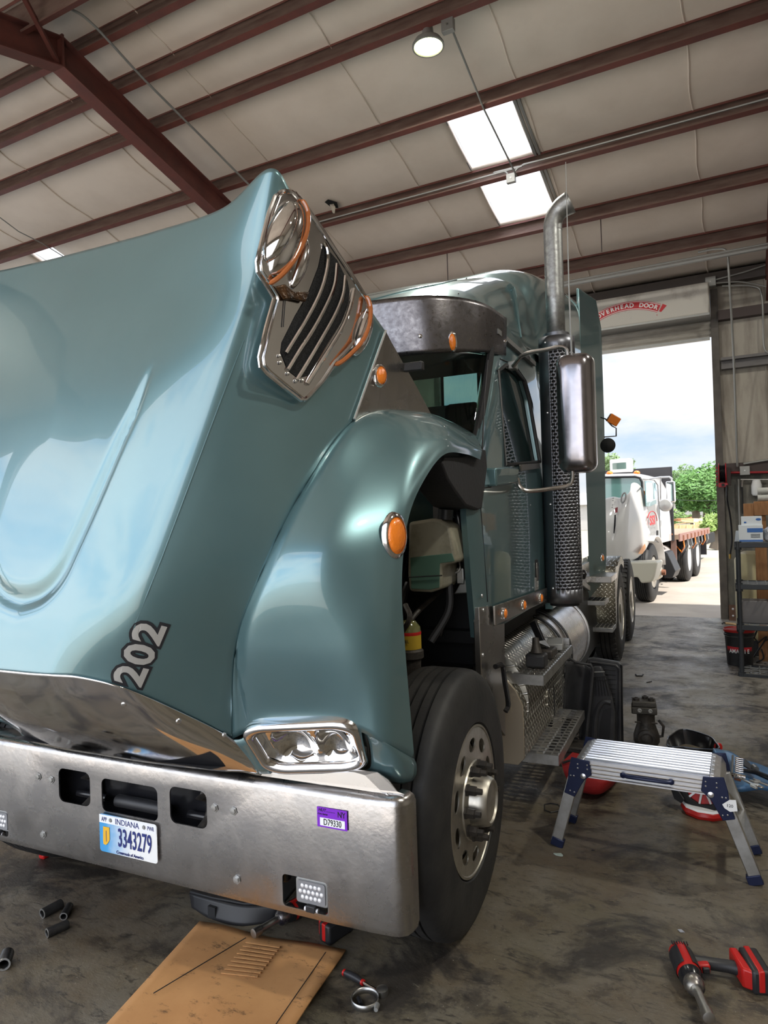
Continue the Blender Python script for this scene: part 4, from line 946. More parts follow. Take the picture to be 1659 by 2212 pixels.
MB().tube(spline([p for p in sl if p], 24), .009, 6).build('roof_rib', 'teal', roof)
sl = [cast(x, y, RB, .004) for x, y in ((1098,622),(1106,628),(1112,650),(1118,690),(1124,730))]
sl = [p for p in sl if p]
if len(sl) > 2: MB().tube(spline(sl, 20), [.028-.001*i for i in range(21)], 10).build('corner_duct', 'teal', roof)
# rear wall, floor of the sleeper
MB().box(-.98,5.05,.95,.98,5.1,2.85).box(-.98,5.05,3.3,.98,5.1,3.7).box(-.98,5.05,2.85,-.85,5.1,3.3).box(-.1,5.05,2.85,.98,5.1,3.3).build('sleeper_back', 'teal', TR)
MB().box(-1.0,1.3,1.02,1.0,5.05,1.08).build('cab_floor', 'blackm', TR)
MB().box(-.98,1.08,1.55,.98,1.55,1.88).build('dashboard', 'interior', TR, bevel=.05)
MB().box(-.95,4.2,1.1,.95,5.0,1.9).build('sleeper_bunk', 'interior', TR)
MB().box(-.98,1.9,2.70,.98,2.9,2.73).build('headliner', 'interior', TR)
MB().box(-.86,5.06,2.84,-.09,5.07,3.31).build('sleeper_window', M('dark_green_glass', (.25,.36,.30), .03, trans=1.0, ior=1.1), TR, smooth=False)
for x in (-.5,.5):
    MB().box(x-.25,2.2,1.1,x+.25,2.7,1.55).box(x-.24,2.6,1.5,x+.24,2.75,2.25).box(x-.13,2.62,2.25,x+.13,2.72,2.45).build('seat', 'blackm', TR, bevel=.04)
MB().tube([V(-.5+.22*math.cos(R(a)), 1.75+.1*math.sin(R(a)), 1.95+.2*math.sin(R(a))) for a in range(0,360,15)], .014, 8, closed=True).build('steering_wheel', 'black', TR)
# windscreen
wsr = surf([[(0,.98,1.93),(.5,1.02,1.93),(.85,1.12,1.94),(1.0,1.27,1.96)], [(0,1.24,2.27),(.5,1.27,2.27),(.82,1.36,2.28),(.98,1.56,2.28)], [(0,1.50,2.60),(.5,1.53,2.60),(.78,1.62,2.60),(.95,1.84,2.60)]], 12, 18)
wsr = [[V(-q.x, q.y, q.z) for q in reversed(r_[1:])] + r_ for r_ in wsr]
ws = MB().grid(wsr).build('windscreen', 'glass', TR, solid=.005)
edge = [r_[-1] for r_ in wsr] + list(reversed(wsr[-1][:-1])) + [r_[0] for r_ in reversed(wsr[:-1])] + wsr[0][1:-1]
MB().tube(edge, .022, 8, closed=True).build('windscreen_seal', 'blackm', ws)
MB().tube([wsr[0][18]+V(0,-.01,0), wsr[-1][18]+V(0,-.01,0)], .014, 6).build('centre_bar', 'blackm', ws)
for s in (1,-1): MB().grid([[V(s*(xz(z)-.03-.0), yfz(z)-.0, z) for z in (1.9,2.0,2.3,2.55,2.72)], [V(s*(xz(z)+.002), yfz(z)+.06, z) for z in (1.9,2.0,2.3,2.55,2.72)]]).build('windscreen_pillar', 'teal', TR, solid=.02)
MB().grid([[V(x, y, z) for x, y in ((-1.0,1.15),(-.5,.95),(0,.9),(.5,.95),(1.0,1.15))] for z, in ((1.93,),(1.60,))] ).build('cowl', 'teal', TR, solid=.01)
MB().tube([V(-.9,1.0,1.93), V(0,.86,1.9), V(.95,1.08,1.93)], .03, 8).build('cowl_seal', 'blackm', TR)
MB().grid([wsr[-1], [p+V(0,.03,.10) for p in wsr[-1]], [p+V(0,.10,.20) for p in wsr[-1]]]).build('header_panel', 'blackm', TR, solid=.01)
# sun visor, scuffed stainless
vis = [[(-.97,2.02,2.60),(-.93,1.72,2.56),(-.72,1.47,2.53),(-.35,1.40,2.52),(0,1.38,2.52),(.35,1.40,2.52),(.72,1.47,2.53),(.93,1.72,2.56),(.985,2.04,2.60)],
       [(-.97,2.03,2.72),(-.93,1.70,2.70),(-.72,1.46,2.69),(-.35,1.39,2.68),(0,1.37,2.68),(.35,1.39,2.68),(.72,1.46,2.69),(.93,1.70,2.70),(.99,2.05,2.72)],
       [(-.97,2.05,2.83),(-.93,1.71,2.84),(-.72,1.46,2.84),(-.35,1.38,2.84),(0,1.36,2.84),(.35,1.38,2.84),(.72,1.46,2.84),(.93,1.71,2.84),(.99,2.07,2.83)]]
vm = MB().grid(surf(vis, 12, 60)); vo = vm.build('sun_visor', 'visor', TR, solid=.004)
VB = BVHTree.FromPolygons(vm.v, vm.f)
p = cast(977, 739, VB, .002)
if p: marker(p, (.2,-1,-.2), .019, vo, oval=2.3)
for x, y in ((908,726),(891,772),(1090,737),(1098,724),(1113,714)):
    p = cast(x, y, VB, .001)
    if p: MB().lathe(p, (.5,-.8,0), [(.012,0),(.010,.005),(.0001,.009)], 12).build('visor_screw', 'chromec', vo)
# side extender, polished sleeper skin
ex_ = MB().prism([(.975+.17*(y-4.9), y, z) for y, z in ((4.9,.80),(5.45,.95),(5.52,1.2),(5.60,2.6),(5.60,3.6),(5.45,3.86),(4.9,3.84))], (.025,0,0)).build('side_extender', 'teal', TR, bevel=.01)
marker(tX(1300,1205,1.11), (1,-.15,0), .030, ex_)
MB().prism([(1.002,3.85,1.22),(1.002,4.88,1.22),(1.002,4.88,2.05),(1.002,3.85,2.05)], (.012,0,0)).build('polished_panel', 'chromec', side, bevel=.01)
lt = MB().prism([(1.002,3.2,.98),(1.002,4.88,.98),(1.002,4.88,1.17),(1.002,3.2,1.17)], (.014,0,0)).build('sleeper_sill_trim', 'panel', side, bevel=.003)
for y in (4.15,4.5): MB().lathe((1.018,y,1.08), (1,0,0), [(.045,0),(.04,.015),(.0001,.03)], 18).build('dark_side_lamp', 'blackg', lt)
MB().prism([(1.0,3.1,.95),(1.0,3.1,1.1),(1.0,4.9,1.1),(1.0,4.9,.95)], (-.05,0,0)).build('sleeper_sill', 'teal', TR)
# amber work lamp and round spot mirror on a bracket
bc = tX(1318,912,1.22)
br_ = MB().tube([tX(1298,902,1.12), tX(1308,905,1.18), tX(1322,920,1.22), tX(1331,925,1.22), tX(1331,942,1.22), tX(1306,944,1.15)], .007, 6).build('lamp_bracket', 'black', ex_)
m = MB().box(-.055,-.04,-.045,.055,.04,.045)
mr = Matrix.Rotation(R(35),4,'Y') @ Matrix.Rotation(R(20),4,'Z')
m.v = [tX(1325,907,1.25)+mr @ q for q in m.v]; m.build('amber_work_lamp', 'amber', ex_, bevel=.008)
c = tX(1313,962,1.18); MB().lathe(c, (0,-1,0), [(.07,-.02),(.075,0),(.05,.02),(.0001,.03)], 28).build('round_spot_mirror', 'blackm', ex_)
# ---------------------------------------------------------------- exhaust
ec = tX(1220,1300,1.17); EX, EY = ec.x, ec.y
zb, zt = ec.z, tX(1210,742,1.17).z
az0 = math.atan2(CT.y-EY, CT.x-EX)
rs_ = .118; slot_h = .0065; pitch = .0215
zz = [zb]; z = zb+.09; rows_ = []
while z < zt-.10: rows_.append(z); z += pitch
levels = [zb, zb+.05]
for z in rows_: levels += [z, z+slot_h]
levels += [zt-.05, zt]
na = 120; vs = []; fs = []
for z in levels: vs += [V(EX+rs_*math.cos(2*PI*j/na), EY+rs_*math.sin(2*PI*j/na), z) for j in range(na)]
for i in range(len(levels)-1):
    is_slot = i >= 2 and i < 2+2*len(rows_) and (i % 2 == 0)
    row = (i-2)//2
    for j in range(na):
        a = 2*PI*(j+.5)/na; rel = (a-az0+PI) % (2*PI) - PI
        if is_slot and -R(25) < rel < R(140) and ((j + (3 if row % 2 else 0)) % 5) < 4: continue
        fs.append((i*na+j, i*na+(j+1) % na, (i+1)*na+(j+1) % na, (i+1)*na+j))
sh = MB().add(vs, fs).build('muffler_shield', 'shield', TR, solid=.003, soff=-1, angle=60)
MB().cyl((EX,EY,zb-.02), (EX,EY,zt+.0), .095, 32).build('muffler', 'blackm', sh)
for z in (zb+.10, zb+.65, zb+1.25, zt-.04):
    a = az0-R(38); MB().lathe((EX+rs_*math.cos(a), EY+rs_*math.sin(a), z), (math.cos(a), math.sin(a), 0), [(.008,0),(.0001,.006)], 10).build('rivet', 'alu', sh)
zt4 = tX(1220,556,EX).z; tp = [V(EX,EY,zt-.1), V(EX,EY,zt+.3), V(EX,EY,zt4-.2), V(EX,EY,zt4)]
tip = [tX(1221,500,EX), tX(1224,478,EX), tX(1234,462,EX), tX(1254,450,EX)]
tip = [V(EX+a, EY, zt4+b) for a, b in ((.0,.03),(.004,.08),(.024,.13),(.065,.17),(.125,.195))]
pts = tp + spline([tp[-1]+V(0,0,.02)] + tip, 18)
n_ = len(pts); stack = MB().tube(pts, [.061]*(n_-8)+[.062,.063,.065,.067,.069,.071,.073,.074], 28, caps=False).build('exhaust_stack', 'pipe', TR, solid=.003)
MB().cyl((EX,EY,zt-.02), (EX,EY,zt+.03), .085, 28).build('stack_clamp', 'shield', stack)
# ---------------------------------------------------------------- mirror
MX = 1.38
mcn = tX(1244,893,MX); MY = mcn.y
hgt = tX(1244,768,MX).z - tX(1244,1017,MX).z
wdt = .205
sh_ = MB(); rows = []
for dy, k, kx in ((.055,.93,.9),(.05,.98,.97),(.02,1,1),(-.03,.99,.96),(-.06,.95,.86),(-.078,.88,.66),(-.084,.78,.40),(-.085,.5,.1)):
    rows.append([V(mcn.x+a*kx, MY+dy, mcn.z+b*k) for a, b in rrect(wdt, hgt, .05, 6)])
rows = [r_ + [r_[0]] for r_ in rows]
sh_.grid(rows); sh_.add([p for p in rows[0][:-1]], [tuple(range(len(rows[0])-1))]); sh_.add([p for p in rows[-1][:-1]], [tuple(range(len(rows[0])-1))])
mo = sh_.build('door_mirror', 'mirror', TR, angle=60)
MB().tube([V(mcn.x+a*.985, MY+.05, mcn.z+b*.985) for a, b in rrect(wdt, hgt, .05, 6)], .006, 6, closed=True).build('mirror_rim', 'alu', mo)
MB().prism([V(mcn.x+a*.9, MY+.056, mcn.z+b*.92) for a, b in rrect(wdt, hgt, .05, 6)], (0,.004,0)).build('mirror_glass', 'chromec', mo)
zt_, zb_ = mcn.z+hgt/2, mcn.z-hgt/2
up_ = [tX(1108,792,1.02), V(1.10,MY-.02,zt_+.03), V(1.24,MY-.03,zt_+.04), V(1.31,MY-.03,zt_+.045), V(1.345,MY-.03,zt_+.02), V(1.352,MY-.03,zt_-.04)]
MB().tube(spline(up_, 30), .0125, 10).build('mirror_arm', 'panel', mo)
lw = [V(1.06,MY-.12,zb_-.02), V(1.075,MY-.12,zb_-.07), V(1.12,MY-.1,zb_-.095), V(1.25,MY-.05,zb_-.085), V(1.33,MY-.03,zb_-.07), V(1.352,MY-.03,zb_-.03), V(1.352,MY-.03,zb_+.05)]
MB().tube(spline(lw, 36), .0125, 10).build('mirror_arm', 'panel', mo)
MB().box(-.02,-.03,-.02,.03,.03,.03).build('arm_bracket', 'gray', mo, bevel=.006).location = tX(1106,792,1.0)
MB().tube([tY(1236,792,MY-.04), tY(1229,620,MY-.04), tY(1222,350,MY-.04)], [.006,.0045,.002], 6).build('whip_antenna', 'gray', mo)
MB().cyl(tY(1236,800,MY-.04), tY(1235,770,MY-.04), .010, 10).build('antenna_base', 'black', mo)
# ---------------------------------------------------------------- tanks, boxes, steps
TY = (.79, .61)
def tank(y0, y1, r, mat, name):
    return MB().lathe((TY[0], y0, TY[1]), (0,1,0), [(.0001,-.02),(r*.8,-.015),(r,0),(r,y1-y0),(r*.8,y1-y0+.015),(.0001,y1-y0+.02)], 56).build(name, mat, TR, angle=30)
tank(1.78, 2.9, .325, 'dia_yz', 'tread_plate_tank')
tk = tank(2.9, 4.05, .325, 'tank', 'fuel_tank')
for y in (2.93, 3.15, 4.0): MB().lathe((TY[0], y, TY[1]), (0,1,0), [(.33,-.02),(.338,-.02),(.338,.02),(.33,.02)], 56, cap=False).build('tank_strap', 'alu' if y > 3.9 else 'black', tk)
MB().cyl((TY[0]-.02,3.8,TY[1]+.32), (TY[0]-.02,3.8,TY[1]+.37), .06, 20).build('filler_cap', 'alu', tk)
bxp = [(.62,.30),(1.07,.30),(1.105,.34),(1.105,.62),(1.07,.70),(.98,.80),(.90,.88),(.62,.88)]
bx = MB().prism([(x, 1.70, z) for x, z in bxp], (0,1.42,0)).build('tool_box', 'dia_yz', TR, bevel=.006)
MB().prism([(x, 1.685, z) for x, z in bxp], (0,.014,0)).build('box_end_plate', M('corroded_end_plate', (.42,.36,.28), .5, .7, col2=(.62,.54,.42), nscale=5, thr=(.58,.70), rvar=.2), bx, bevel=.003)
MB().box(1.106,2.52,.34,1.109,2.53,.64).build('door_gap', 'ink', bx)
MB().box(1.104,2.28,.46,1.116,2.34,.56).build('box_latch', 'dia_yz', bx, bevel=.006)
for y, z in ((1.76,.6),(1.76,.36),(2.45,.6),(2.45,.36),(3.0,.6)): MB().lathe((1.105,y,z), (1,0,0), [(.009,0),(.0001,.006)], 10).build('rivet', 'alu', bx)
def step(x0, x1, y0, y1, z, name):
    h = .055; o = MB().box(x0,y0,z-h,x1,y0+.006,z).box(x0,y1-.006,z-h,x1,y1,z).box(x1-.006,y0,z-h,x1,y1,z).box(x0,y0,z-h,x0+.006,y1,z)
    nx, ny = 5, int((y1-y0)/.052); X = [x0+(x1-x0)*i/nx for i in range(nx+1)]; Y = [y0+(y1-y0)*j/ny for j in range(ny+1)]
    for i in range(nx):
        for j in range(ny):
            a, b, c, d = X[i], X[i+1], Y[j], Y[j+1]; e = .22 if i % 2 else .34
            mx, my = (b-a)*e*.5, (d-c)*e
            hole = [(a+mx,c+my),(b-mx,c+my),(b-mx,d-my),(a+mx,d-my)]; o_ = [(a,c),(b,c),(b,d),(a,d)]
            pts = [V(*p, z) for p in o_] + [V(*p, z+(.004 if i % 2 == 0 else 0)) for p in hole]
            o.add(pts, [(0,1,5,4),(1,2,6,5),(2,3,7,6),(3,0,4,7)])
    q = o.build(name, 'alud', TR, smooth=False, angle=20); return q
st1 = step(1.0, 1.215, 1.72, 2.62, .785, 'upper_step'); st2 = step(1.06, 1.265, 1.80, 2.72, .335, 'lower_step')
MB().box(.9,2.60,.79,1.2,2.62,.83).build('step_lip', 'alu', st1)
for y in (1.9,2.6): MB().box(.9,y,.24,1.07,y+.04,.30).build('step_hanger', 'blackm', st2)
# black rear step fairing with two small treads and a pale hatch
fp = [(4.15,1.05),(4.5,1.05),(5.4,.66),(5.55,.40),(5.5,.28),(4.15,.24)]
fa = MB().prism([(.55, y, z) for y, z in fp], (.45,0,0)).build('rear_step_fairing', 'black', TR, bevel=.01)
MB().box(.90,4.82,.755,1.16,5.12,.80).build('rear_tread', 'alud', fa, bevel=.004); MB().box(.92,5.10,.455,1.19,5.38,.50).build('rear_tread', 'alud', fa, bevel=.004)
for (a, b, c) in ((.94,4.82,.801),(.97,5.10,.501)):
    for i in range(5):
        for j in range(4): MB().box(a+.02+.038*i, b+.02+.07*j, c-.0005, a+.045+.038*i, b+.06+.07*j, c+.002).build('tread_hole', 'ink', fa, smooth=False)
hq = [tX(1240,1262,1.06), tX(1300,1315,1.06), tX(1293,1330,1.16), tX(1237,1290,1.16)]
hx = MB().prism([V(.72,4.10,1.10),V(1.04,4.10,1.04),V(1.04,4.75,.90),V(.72,4.75,.98)], (0,0,.05)).build('battery_hatch', 'alud', fa, bevel=.006)
MB().box(.92,4.5,.99,1.0,4.62,1.03).build('hatch_latch', 'black', hx)
# half fender in tread plate over the drive tyres
yq, zq = 6.05, .512
arc = [(yq-.64*math.cos(R(a)), zq+.64*math.sin(R(a))) for a in range(20, 121, 10)]
qf = MB().grid([[V(x, y, z) for y, z in [(5.40,.45)]+[(5.40,.75),(5.42,1.0),(5.50,1.08)]+[p for p in arc if p[0] > 5.7]] for x in (.62, 1.19)]).build('quarter_fender', 'dia_xz', TR, solid=.008, angle=50)
sp_ = [(5.40,.45),(5.40,.75),(5.42,1.0),(5.50,1.08)]+[p for p in arc if p[0] > 5.7]
inn_ = [(yq-.55*math.cos(R(a)), zq+.55*math.sin(R(a))) for a in range(120, -1, -12)]
MB().add([V(1.19, y, z) for y, z in sp_+inn_], [tuple(range(len(sp_+inn_)))]).build('fender_skirt', 'dia_yz', qf, solid=.006, smooth=False)
MB().prism([V(1.0,4.85,.97),V(1.0,4.85,1.03),V(1.22,4.85,1.03),V(1.22,4.85,.97)], (0,.5,0)).build('fender_bar', 'panel', qf, bevel=.004)
# ================================================================== THINGS ON AND AROUND THE TRUCK
def leaf(name, mb, mat, label, cat, group=None, **k):
    return tag(mb.build(name, mat, **k), label, cat, group)
def Tp(*a): return fromT(Vector(a))
# tools left on the upper step
t = thing('rubber_mallet_block', 'black greasy tool block standing on the near end of the upper step', 'tool', Tp(1.14,1.90,.792), TA)
MB().box(-.055,-.05,0,.055,.05,.075).build('block_base', 'black', t, bevel=.012)
MB().lathe((0,0,.07), (-.1,.3,1), [(.035,0),(.030,.02),(.022,.05),(.018,.09),(.0001,.095)], 18).build('knob', 'grease', t)
t = thing('strap_wrench', 'black tool with an angled blade leaning behind the block on the upper step', 'tool', Tp(1.135,2.17,.795), TA)
MB().box(-.05,-.07,0,.055,.08,.05).build('tool_head', 'grease', t, bevel=.012)
MB().beam((.0,0,.04), (-.08,.04,.20), .02, .05).build('blade', 'blackg', t, bevel=.004)
MB().prism([V(-.05,-.02,.09),V(.03,-.02,.06),V(.0,-.02,.10)], (0,.01,0)).build('bright_tip', 'alu', t)
t = tag(MB().box(-.04,-.10,0,.06,.13,.04).build('metal_tray', 'gray', bevel=.004), 'small grey metal offcut lying across the far end of the upper step', 'tray'); t.location = Tp(1.13,2.44,.800); t.rotation_euler = (0,0,TA+.15)
# black plastic panels stood against the tank
def panel(name, pts, d, label, mat='black', cat='panel'):
    return leaf(name, MB().prism(pts, d), mat, label, cat, bevel=.01, smooth=True)
Y0 = 4.75
pt = thing('ribbed_plastic_panel', 'tall black ribbed plastic panel leaning upright beside the tank, nearest the floor', 'panel', (-1.0,5.0,0))
def L0(x, y, Y): return atY(x, y, Y) - Vector((-1.0,5.0,0))
MT['panb'] = M('dusty_black_plastic', (.022,.023,.026), .42, col2=(.045,.045,.048), nscale=6)
fr_ = [(1268,1423),(1280,1421),(1335,1430),(1344,1436),(1345,1612),(1262,1608)]
MB().prism([L0(x, y, 5.05) for x, y in fr_], (0.0,.035,0)).build('frame_panel', 'panb', pt, bevel=.008)
MB().tube([L0(x, y, 5.045) for x, y in ((1264,1605),(1276,1430),(1330,1437),(1338,1445),(1339,1610))], .012, 8).build('raised_edge', 'panb', pt)
for i in range(16):
    y = 1445+i*10; MB().tube([L0(1302+i*.9, y, 5.045), L0(1330, y+3, 5.045)], .0035, 5).build('rib', 'black', pt)
MB().tube([L0(1342,1436,5.05), L0(1345,1612,5.05)], .008, 6).build('edge_bead', 'blackg', pt)
pt2 = thing('arched_plastic_duct', 'black plastic cover with an arched slot, stood in front of the ribbed panel', 'panel', (-1.0,4.9,0))
def L1(x, y, Y): return atY(x, y, Y) - Vector((-1.0,4.9,0))
MB().prism([L1(x, y, 4.92) for x, y in ((1281,1440),(1298,1440),(1304,1452),(1322,1508),(1328,1540),(1328,1608),(1266,1608))], (0,.03,0)).build('cover', 'panb', pt2, bevel=.01)
MB().tube(spline([L1(x, y, 4.905) for x, y in ((1284,1606),(1286,1560),(1292,1530),(1305,1516),(1320,1518))], 24), .018, 10).build('arch_rib', 'panb', pt2)
MB().prism([L1(x, y, 4.915) for x, y in ((1294,1606),(1296,1560),(1303,1535),(1320,1530),(1316,1606))], (0,.004,0)).build('slot', 'ink', pt2, smooth=False)
for i in range(6):
    MB().tube([L1(1286+i*4.6, 1462, 4.908), L1(1287+i*6.6, 1503, 4.908)], .004, 5).build('rib', 'black', pt2)
for y in (1452,1462,1470): MB().tube([L1(1282, y, 4.908), L1(1306+(y-1452)*.4, y-1, 4.908)], .004, 5).build('rib', 'gray' if y == 1452 else 'black', pt2)
pt3 = thing('plastic_fairing', 'wide smooth black plastic fairing piece, leftmost of the upright panels by the tank', 'panel', (-1.1,4.8,0))
def L2(x, y, Y): return atY(x, y, Y) - Vector((-1.1,4.8,0))
fg = [[L2(1222,1428,4.72), L2(1240,1430,4.80), L2(1262,1436,4.86), L2(1280,1445,4.82)], [L2(1218,1500,4.75), L2(1238,1500,4.85), L2(1260,1500,4.88), L2(1274,1520,4.82)], [L2(1210,1600,4.75), L2(1235,1600,4.85), L2(1255,1602,4.88), L2(1265,1605,4.82)]]
MB().grid(surf(fg, 16, 16)).build('shell', 'panb', pt3, solid=.006)
MB().tube([L2(x, y, 4.80) for x, y in ((1224,1427),(1234,1424),(1243,1430),(1255,1433),(1276,1436),(1281,1446),(1274,1520),(1265,1604))], .010, 8).build('rolled_edge', 'panb', pt3)
for i in range(10): MB().lathe(L2(1277-i*1.3, 1470+i*13, 4.80), (0,-1,0), [(.006,0),(.0001,.003)], 8).build('edge_hole', 'ink', pt3)
# greasy air compressor on the floor
c = atZ(1397, 1606, 0); t = thing('air_compressor', 'greasy grey-black truck air compressor standing on the concrete', 'machine', c, R(8))
MB().lathe((0,0,0), (0,0,1), [(.075,0),(.088,.02),(.088,.06),(.075,.10),(.062,.14),(.060,.20),(.066,.22)], 28).build('crankcase', 'grease', t)
MB().lathe((0,-.06,.06), (0,-1,0), [(.058,0),(.058,.03),(.04,.035),(.036,.02),(.0001,.02)], 24).build('shaft_boss', 'grease', t)
hd = MB().box(-.095,-.065,.22,.075,.07,.27).box(-.09,-.06,.27,.07,.065,.31).build('cylinder_head', M('cast_grey', (.085,.08,.07), .6, .5, col2=(.05,.045,.04), nscale=15, bump=.4), t, bevel=.008)
for x, y in ((-.06,-.03),(.04,-.02),(.0,.03)): MB().lathe((x,y,.31), (0,0,1), [(.022,0),(.022,.018),(.014,.02),(.013,.005),(.0001,.005)], 16).build('port', 'grease', hd)
for x in (-.04,.03): MB().lathe((x,-.066,.25), (0,-1,0), [(.014,0),(.014,.008),(.008,.009),(.0001,.002)], 14).build('plug', 'gray', hd)
MB().tube([V(.06,0,.05), V(.105,0,.06), V(.115,0,.13), V(.085,0,.17)], .010, 8).build('side_bracket', 'grease', t)
MB().tube([V(-.075+.0*a, -.045, .16) for a in (0,)] + [V(.075,-.045,.16)], .006, 6).build('seam_ridge', 'grease', t)
# drain tub with red cap
def Lz(c, x, y, z): return atZ(x, y, z) - c
c = atZ(1498, 1625, 0); t = thing('drain_tub', 'open black plastic drain tub with a round red cap, on the concrete', 'tub', c)
rim = [(1443,1593),(1475,1576),(1530,1590),(1546,1604),(1552,1618),(1515,1619),(1480,1615),(1444,1612)]
rt = [Lz(c, x, y, .085) for x, y in rim]; cc_ = sum(rt, V(0,0,0))/len(rt)
rowz = []
for k, z, s in ((1,.085,1.0),(2,.09,1.0),(3,.05,.93),(4,.0,.80)):
    pts = [V(cc_.x+(p.x-cc_.x)*s, cc_.y+(p.y-cc_.y)*s, z) for p in rt]; rowz.append([crv(pts+[pts[0]], i/40) for i in range(41)])
tub = MB().grid(rowz); tub.add([p for p in rowz[-1][:-1]], [tuple(range(40))]); tub.build('tub_shell', 'blackg', t, solid=.004)
MB().tube(rowz[0][:-1], .006, 6, closed=True).build('tub_rim', 'blackg', t)
MB().lathe(Lz(c, 1548, 1613, .055), (.75,-.6,.1), [(.026,0),(.028,.006),(.028,.022),(.022,.028),(.0001,.030)], 22).build('red_cap', 'red', t)
# red tool bag with pale emblem
c = atZ(1278, 1702, 0); t = thing('tool_bag', 'bright red soft tool bag with a pale script emblem, behind the platform leg', 'bag', c)
rb_ = [[Lz(c, x, y, z) for x, y in ps] for z, ps in ((.17,((1213,1647),(1250,1655),(1300,1662),(1328,1660))), (.12,((1218,1668),(1252,1680),(1300,1690),(1330,1680))), (.05,((1228,1690),(1255,1706),(1296,1713),(1326,1695))), (.0,((1236,1704),(1262,1713),(1294,1716),(1318,1702))))]
front = surf(rb_, 12, 16); bag = MB().grid(front); back = [[p + V(.02,.20,0) for p in r_] for r_ in front]; bag.grid(back)
bag.grid([[r_[0] for r_ in front], [r_[0] for r_ in back]]); bag.grid([[r_[-1] for r_ in front], [r_[-1] for r_ in back]]); bag.grid([front[0], back[0]]); bag.grid([front[-1], back[-1]])
bag.build('bag_body', 'reddk', t, angle=40)
em = [Lz(c, x, y, .09)+V(0,-.012,0) for x, y in ((1280,1679),(1295,1671),(1310,1668),(1309,1673),(1298,1682),(1284,1684))]
MB().prism(em, (0,-.002,.0)).build('emblem', M('pale_script', (.62,.45,.32), .7), t, smooth=False)
MB().tube([Lz(c,1215,1648,.175), Lz(c,1240,1640,.20), Lz(c,1270,1648,.19)], .008, 6).build('zip_edge', 'black', t)
# dark spring assembly beside the bag
c = atZ(1236, 1662, 0); t = thing('coil_spring_part', 'dark greasy spring and plate lying behind the red bag under the step', 'part', c)
MB().tube([V(.035*math.cos(a), .035*math.sin(a)+.05, .18+a*.0045) for a in [k*.4 for k in range(80)]], .006, 5).build('spring', 'grease', t)
MB().box(-.14,-.05,.12,.10,.12,.16).box(-.05,0,0,.05,.1,.12).build('plate', 'grease', t, bevel=.01)
# white lidded box and dark base behind platform
c = atZ(1350, 1672, 0); t = thing('white_lid_box', 'flat white lid on a dark base behind the platform, beside the red bag', 'box', c)
MB().box(-.10,-.03,.035,.075,.10,.055).build('lid', 'whitem', t, bevel=.008); MB().box(-.10,-.04,0,.09,.10,.035).build('base', 'black', t, bevel=.01)
# round corded light / reel
c = atZ(1523, 1758, 0); t = thing('cable_reel', 'black octagonal reel with silver spokes on a red base, behind the platform leg', 'reel', c, R(-6))
def oct_(r, h, z0): return [(r*math.cos(R(22.5+a*36)), r*math.sin(R(22.5+a*36))) for a in range(10)]
bc_ = V(0,.02,.145); axr = V(-.10,-.95,.28).normalized()
MB().lathe((0,.02,0), (0,0,1), [(.115,0),(.125,.02),(.12,.04),(.08,.05)], 10).build('red_base', 'red', t, bevel=.004)
MB().lathe((0,.02,.04), (0,0,1), [(.118,0),(.112,.010),(.08,.014),(.0001,.014)], 10).build('white_trim', 'whitem', t)
rl = MB().lathe(bc_-axr*.06, axr, [(.085,0),(.135,.0),(.140,.02),(.140,.085),(.128,.105),(.098,.108),(.096,.088)], 10, cap=False).build('reel_body', 'blackm', t, bevel=.006, angle=20)
MB().lathe(bc_+axr*.02, axr, [(.097,0),(.097,.004),(.0001,.004)], 10).build('red_drum', 'red', rl)
y_ = axr.orthogonal().normalized(); z_ = axr.cross(y_)
for k in range(10):
    a = 2*PI*k/10; d = y_*math.cos(a)+z_*math.sin(a)
    MB().beam(bc_+axr*.034+d*.03, bc_+axr*.040+d*.095, .010, .008, up=axr).build('spoke', 'silver', rl)
MB().lathe(bc_+axr*.024, axr, [(.036,0),(.036,.016),(.030,.018),(.028,.014),(.0001,.014)], 20).build('hub', 'black', rl)
MB().lathe(bc_+axr*.039, axr, [(.022,0),(.020,.004),(.0001,.005)], 20).build('hub_label', M('cream_label', (.70,.68,.50), .5), rl)
MB().prism([V(-.17,-.02,.11), V(-.14,-.03,.13), V(-.09,-.06,.08), V(-.11,-.05,.05), V(-.15,-.03,.06)], (.0,.02,0)).build('carry_handle', 'black', t, bevel=.005)
# blue mechanic's creeper and what lies on it
c = atZ(1620, 1725, 0); CRX = c.copy(); t = thing('mechanic_creeper', 'blue moulded mechanic\'s creeper on black castors at the right edge', 'creeper', c)
MT['blue'] = M('blue_plastic', (.075,.19,.36), .35, coat=.3, col2=(.05,.13,.27), nscale=4)
cg = [[V(-.14,-.10,.10),V(-.06,-.12,.10),V(.06,-.10,.125),V(.16,-.14,.12),(V(.26,-.12,.12))], [V(-.15,.02,.12),V(-.06,.02,.115),(V(.06,.02,.12)),V(.15,.0,.12),V(.25,.0,.12)],
      [V(-.16,.20,.12),V(-.09,.20,.11),V(.0,.19,.115),V(.09,.17,.115),V(.20,.12,.11)], [V(-.20,.42,.13),V(-.15,.44,.12),V(-.10,.42,.12),V(-.03,.34,.11),V(.06,.28,.11)]]
MB().grid(surf(cg, 18, 24)).build('board', 'blue', t, solid=.03)
for x, y in ((.13,-.06),(-.12,.32)):
    w_ = MB().cyl((x-.012,y,.04), (x+.012,y,.04), .038, 20).build('castor', 'black', t)
    MB().prism([V(x-.022,y-.02,.04),V(x-.022,y+.02,.04),V(x-.022,y+.03,.095),V(x-.022,y-.03,.095)], (.044,0,0)).build('castor_fork', 'black', w_, bevel=.003)
CZ_ = .125
def onC(x, y, z=CZ_+.02): return atZ(x, y, z)
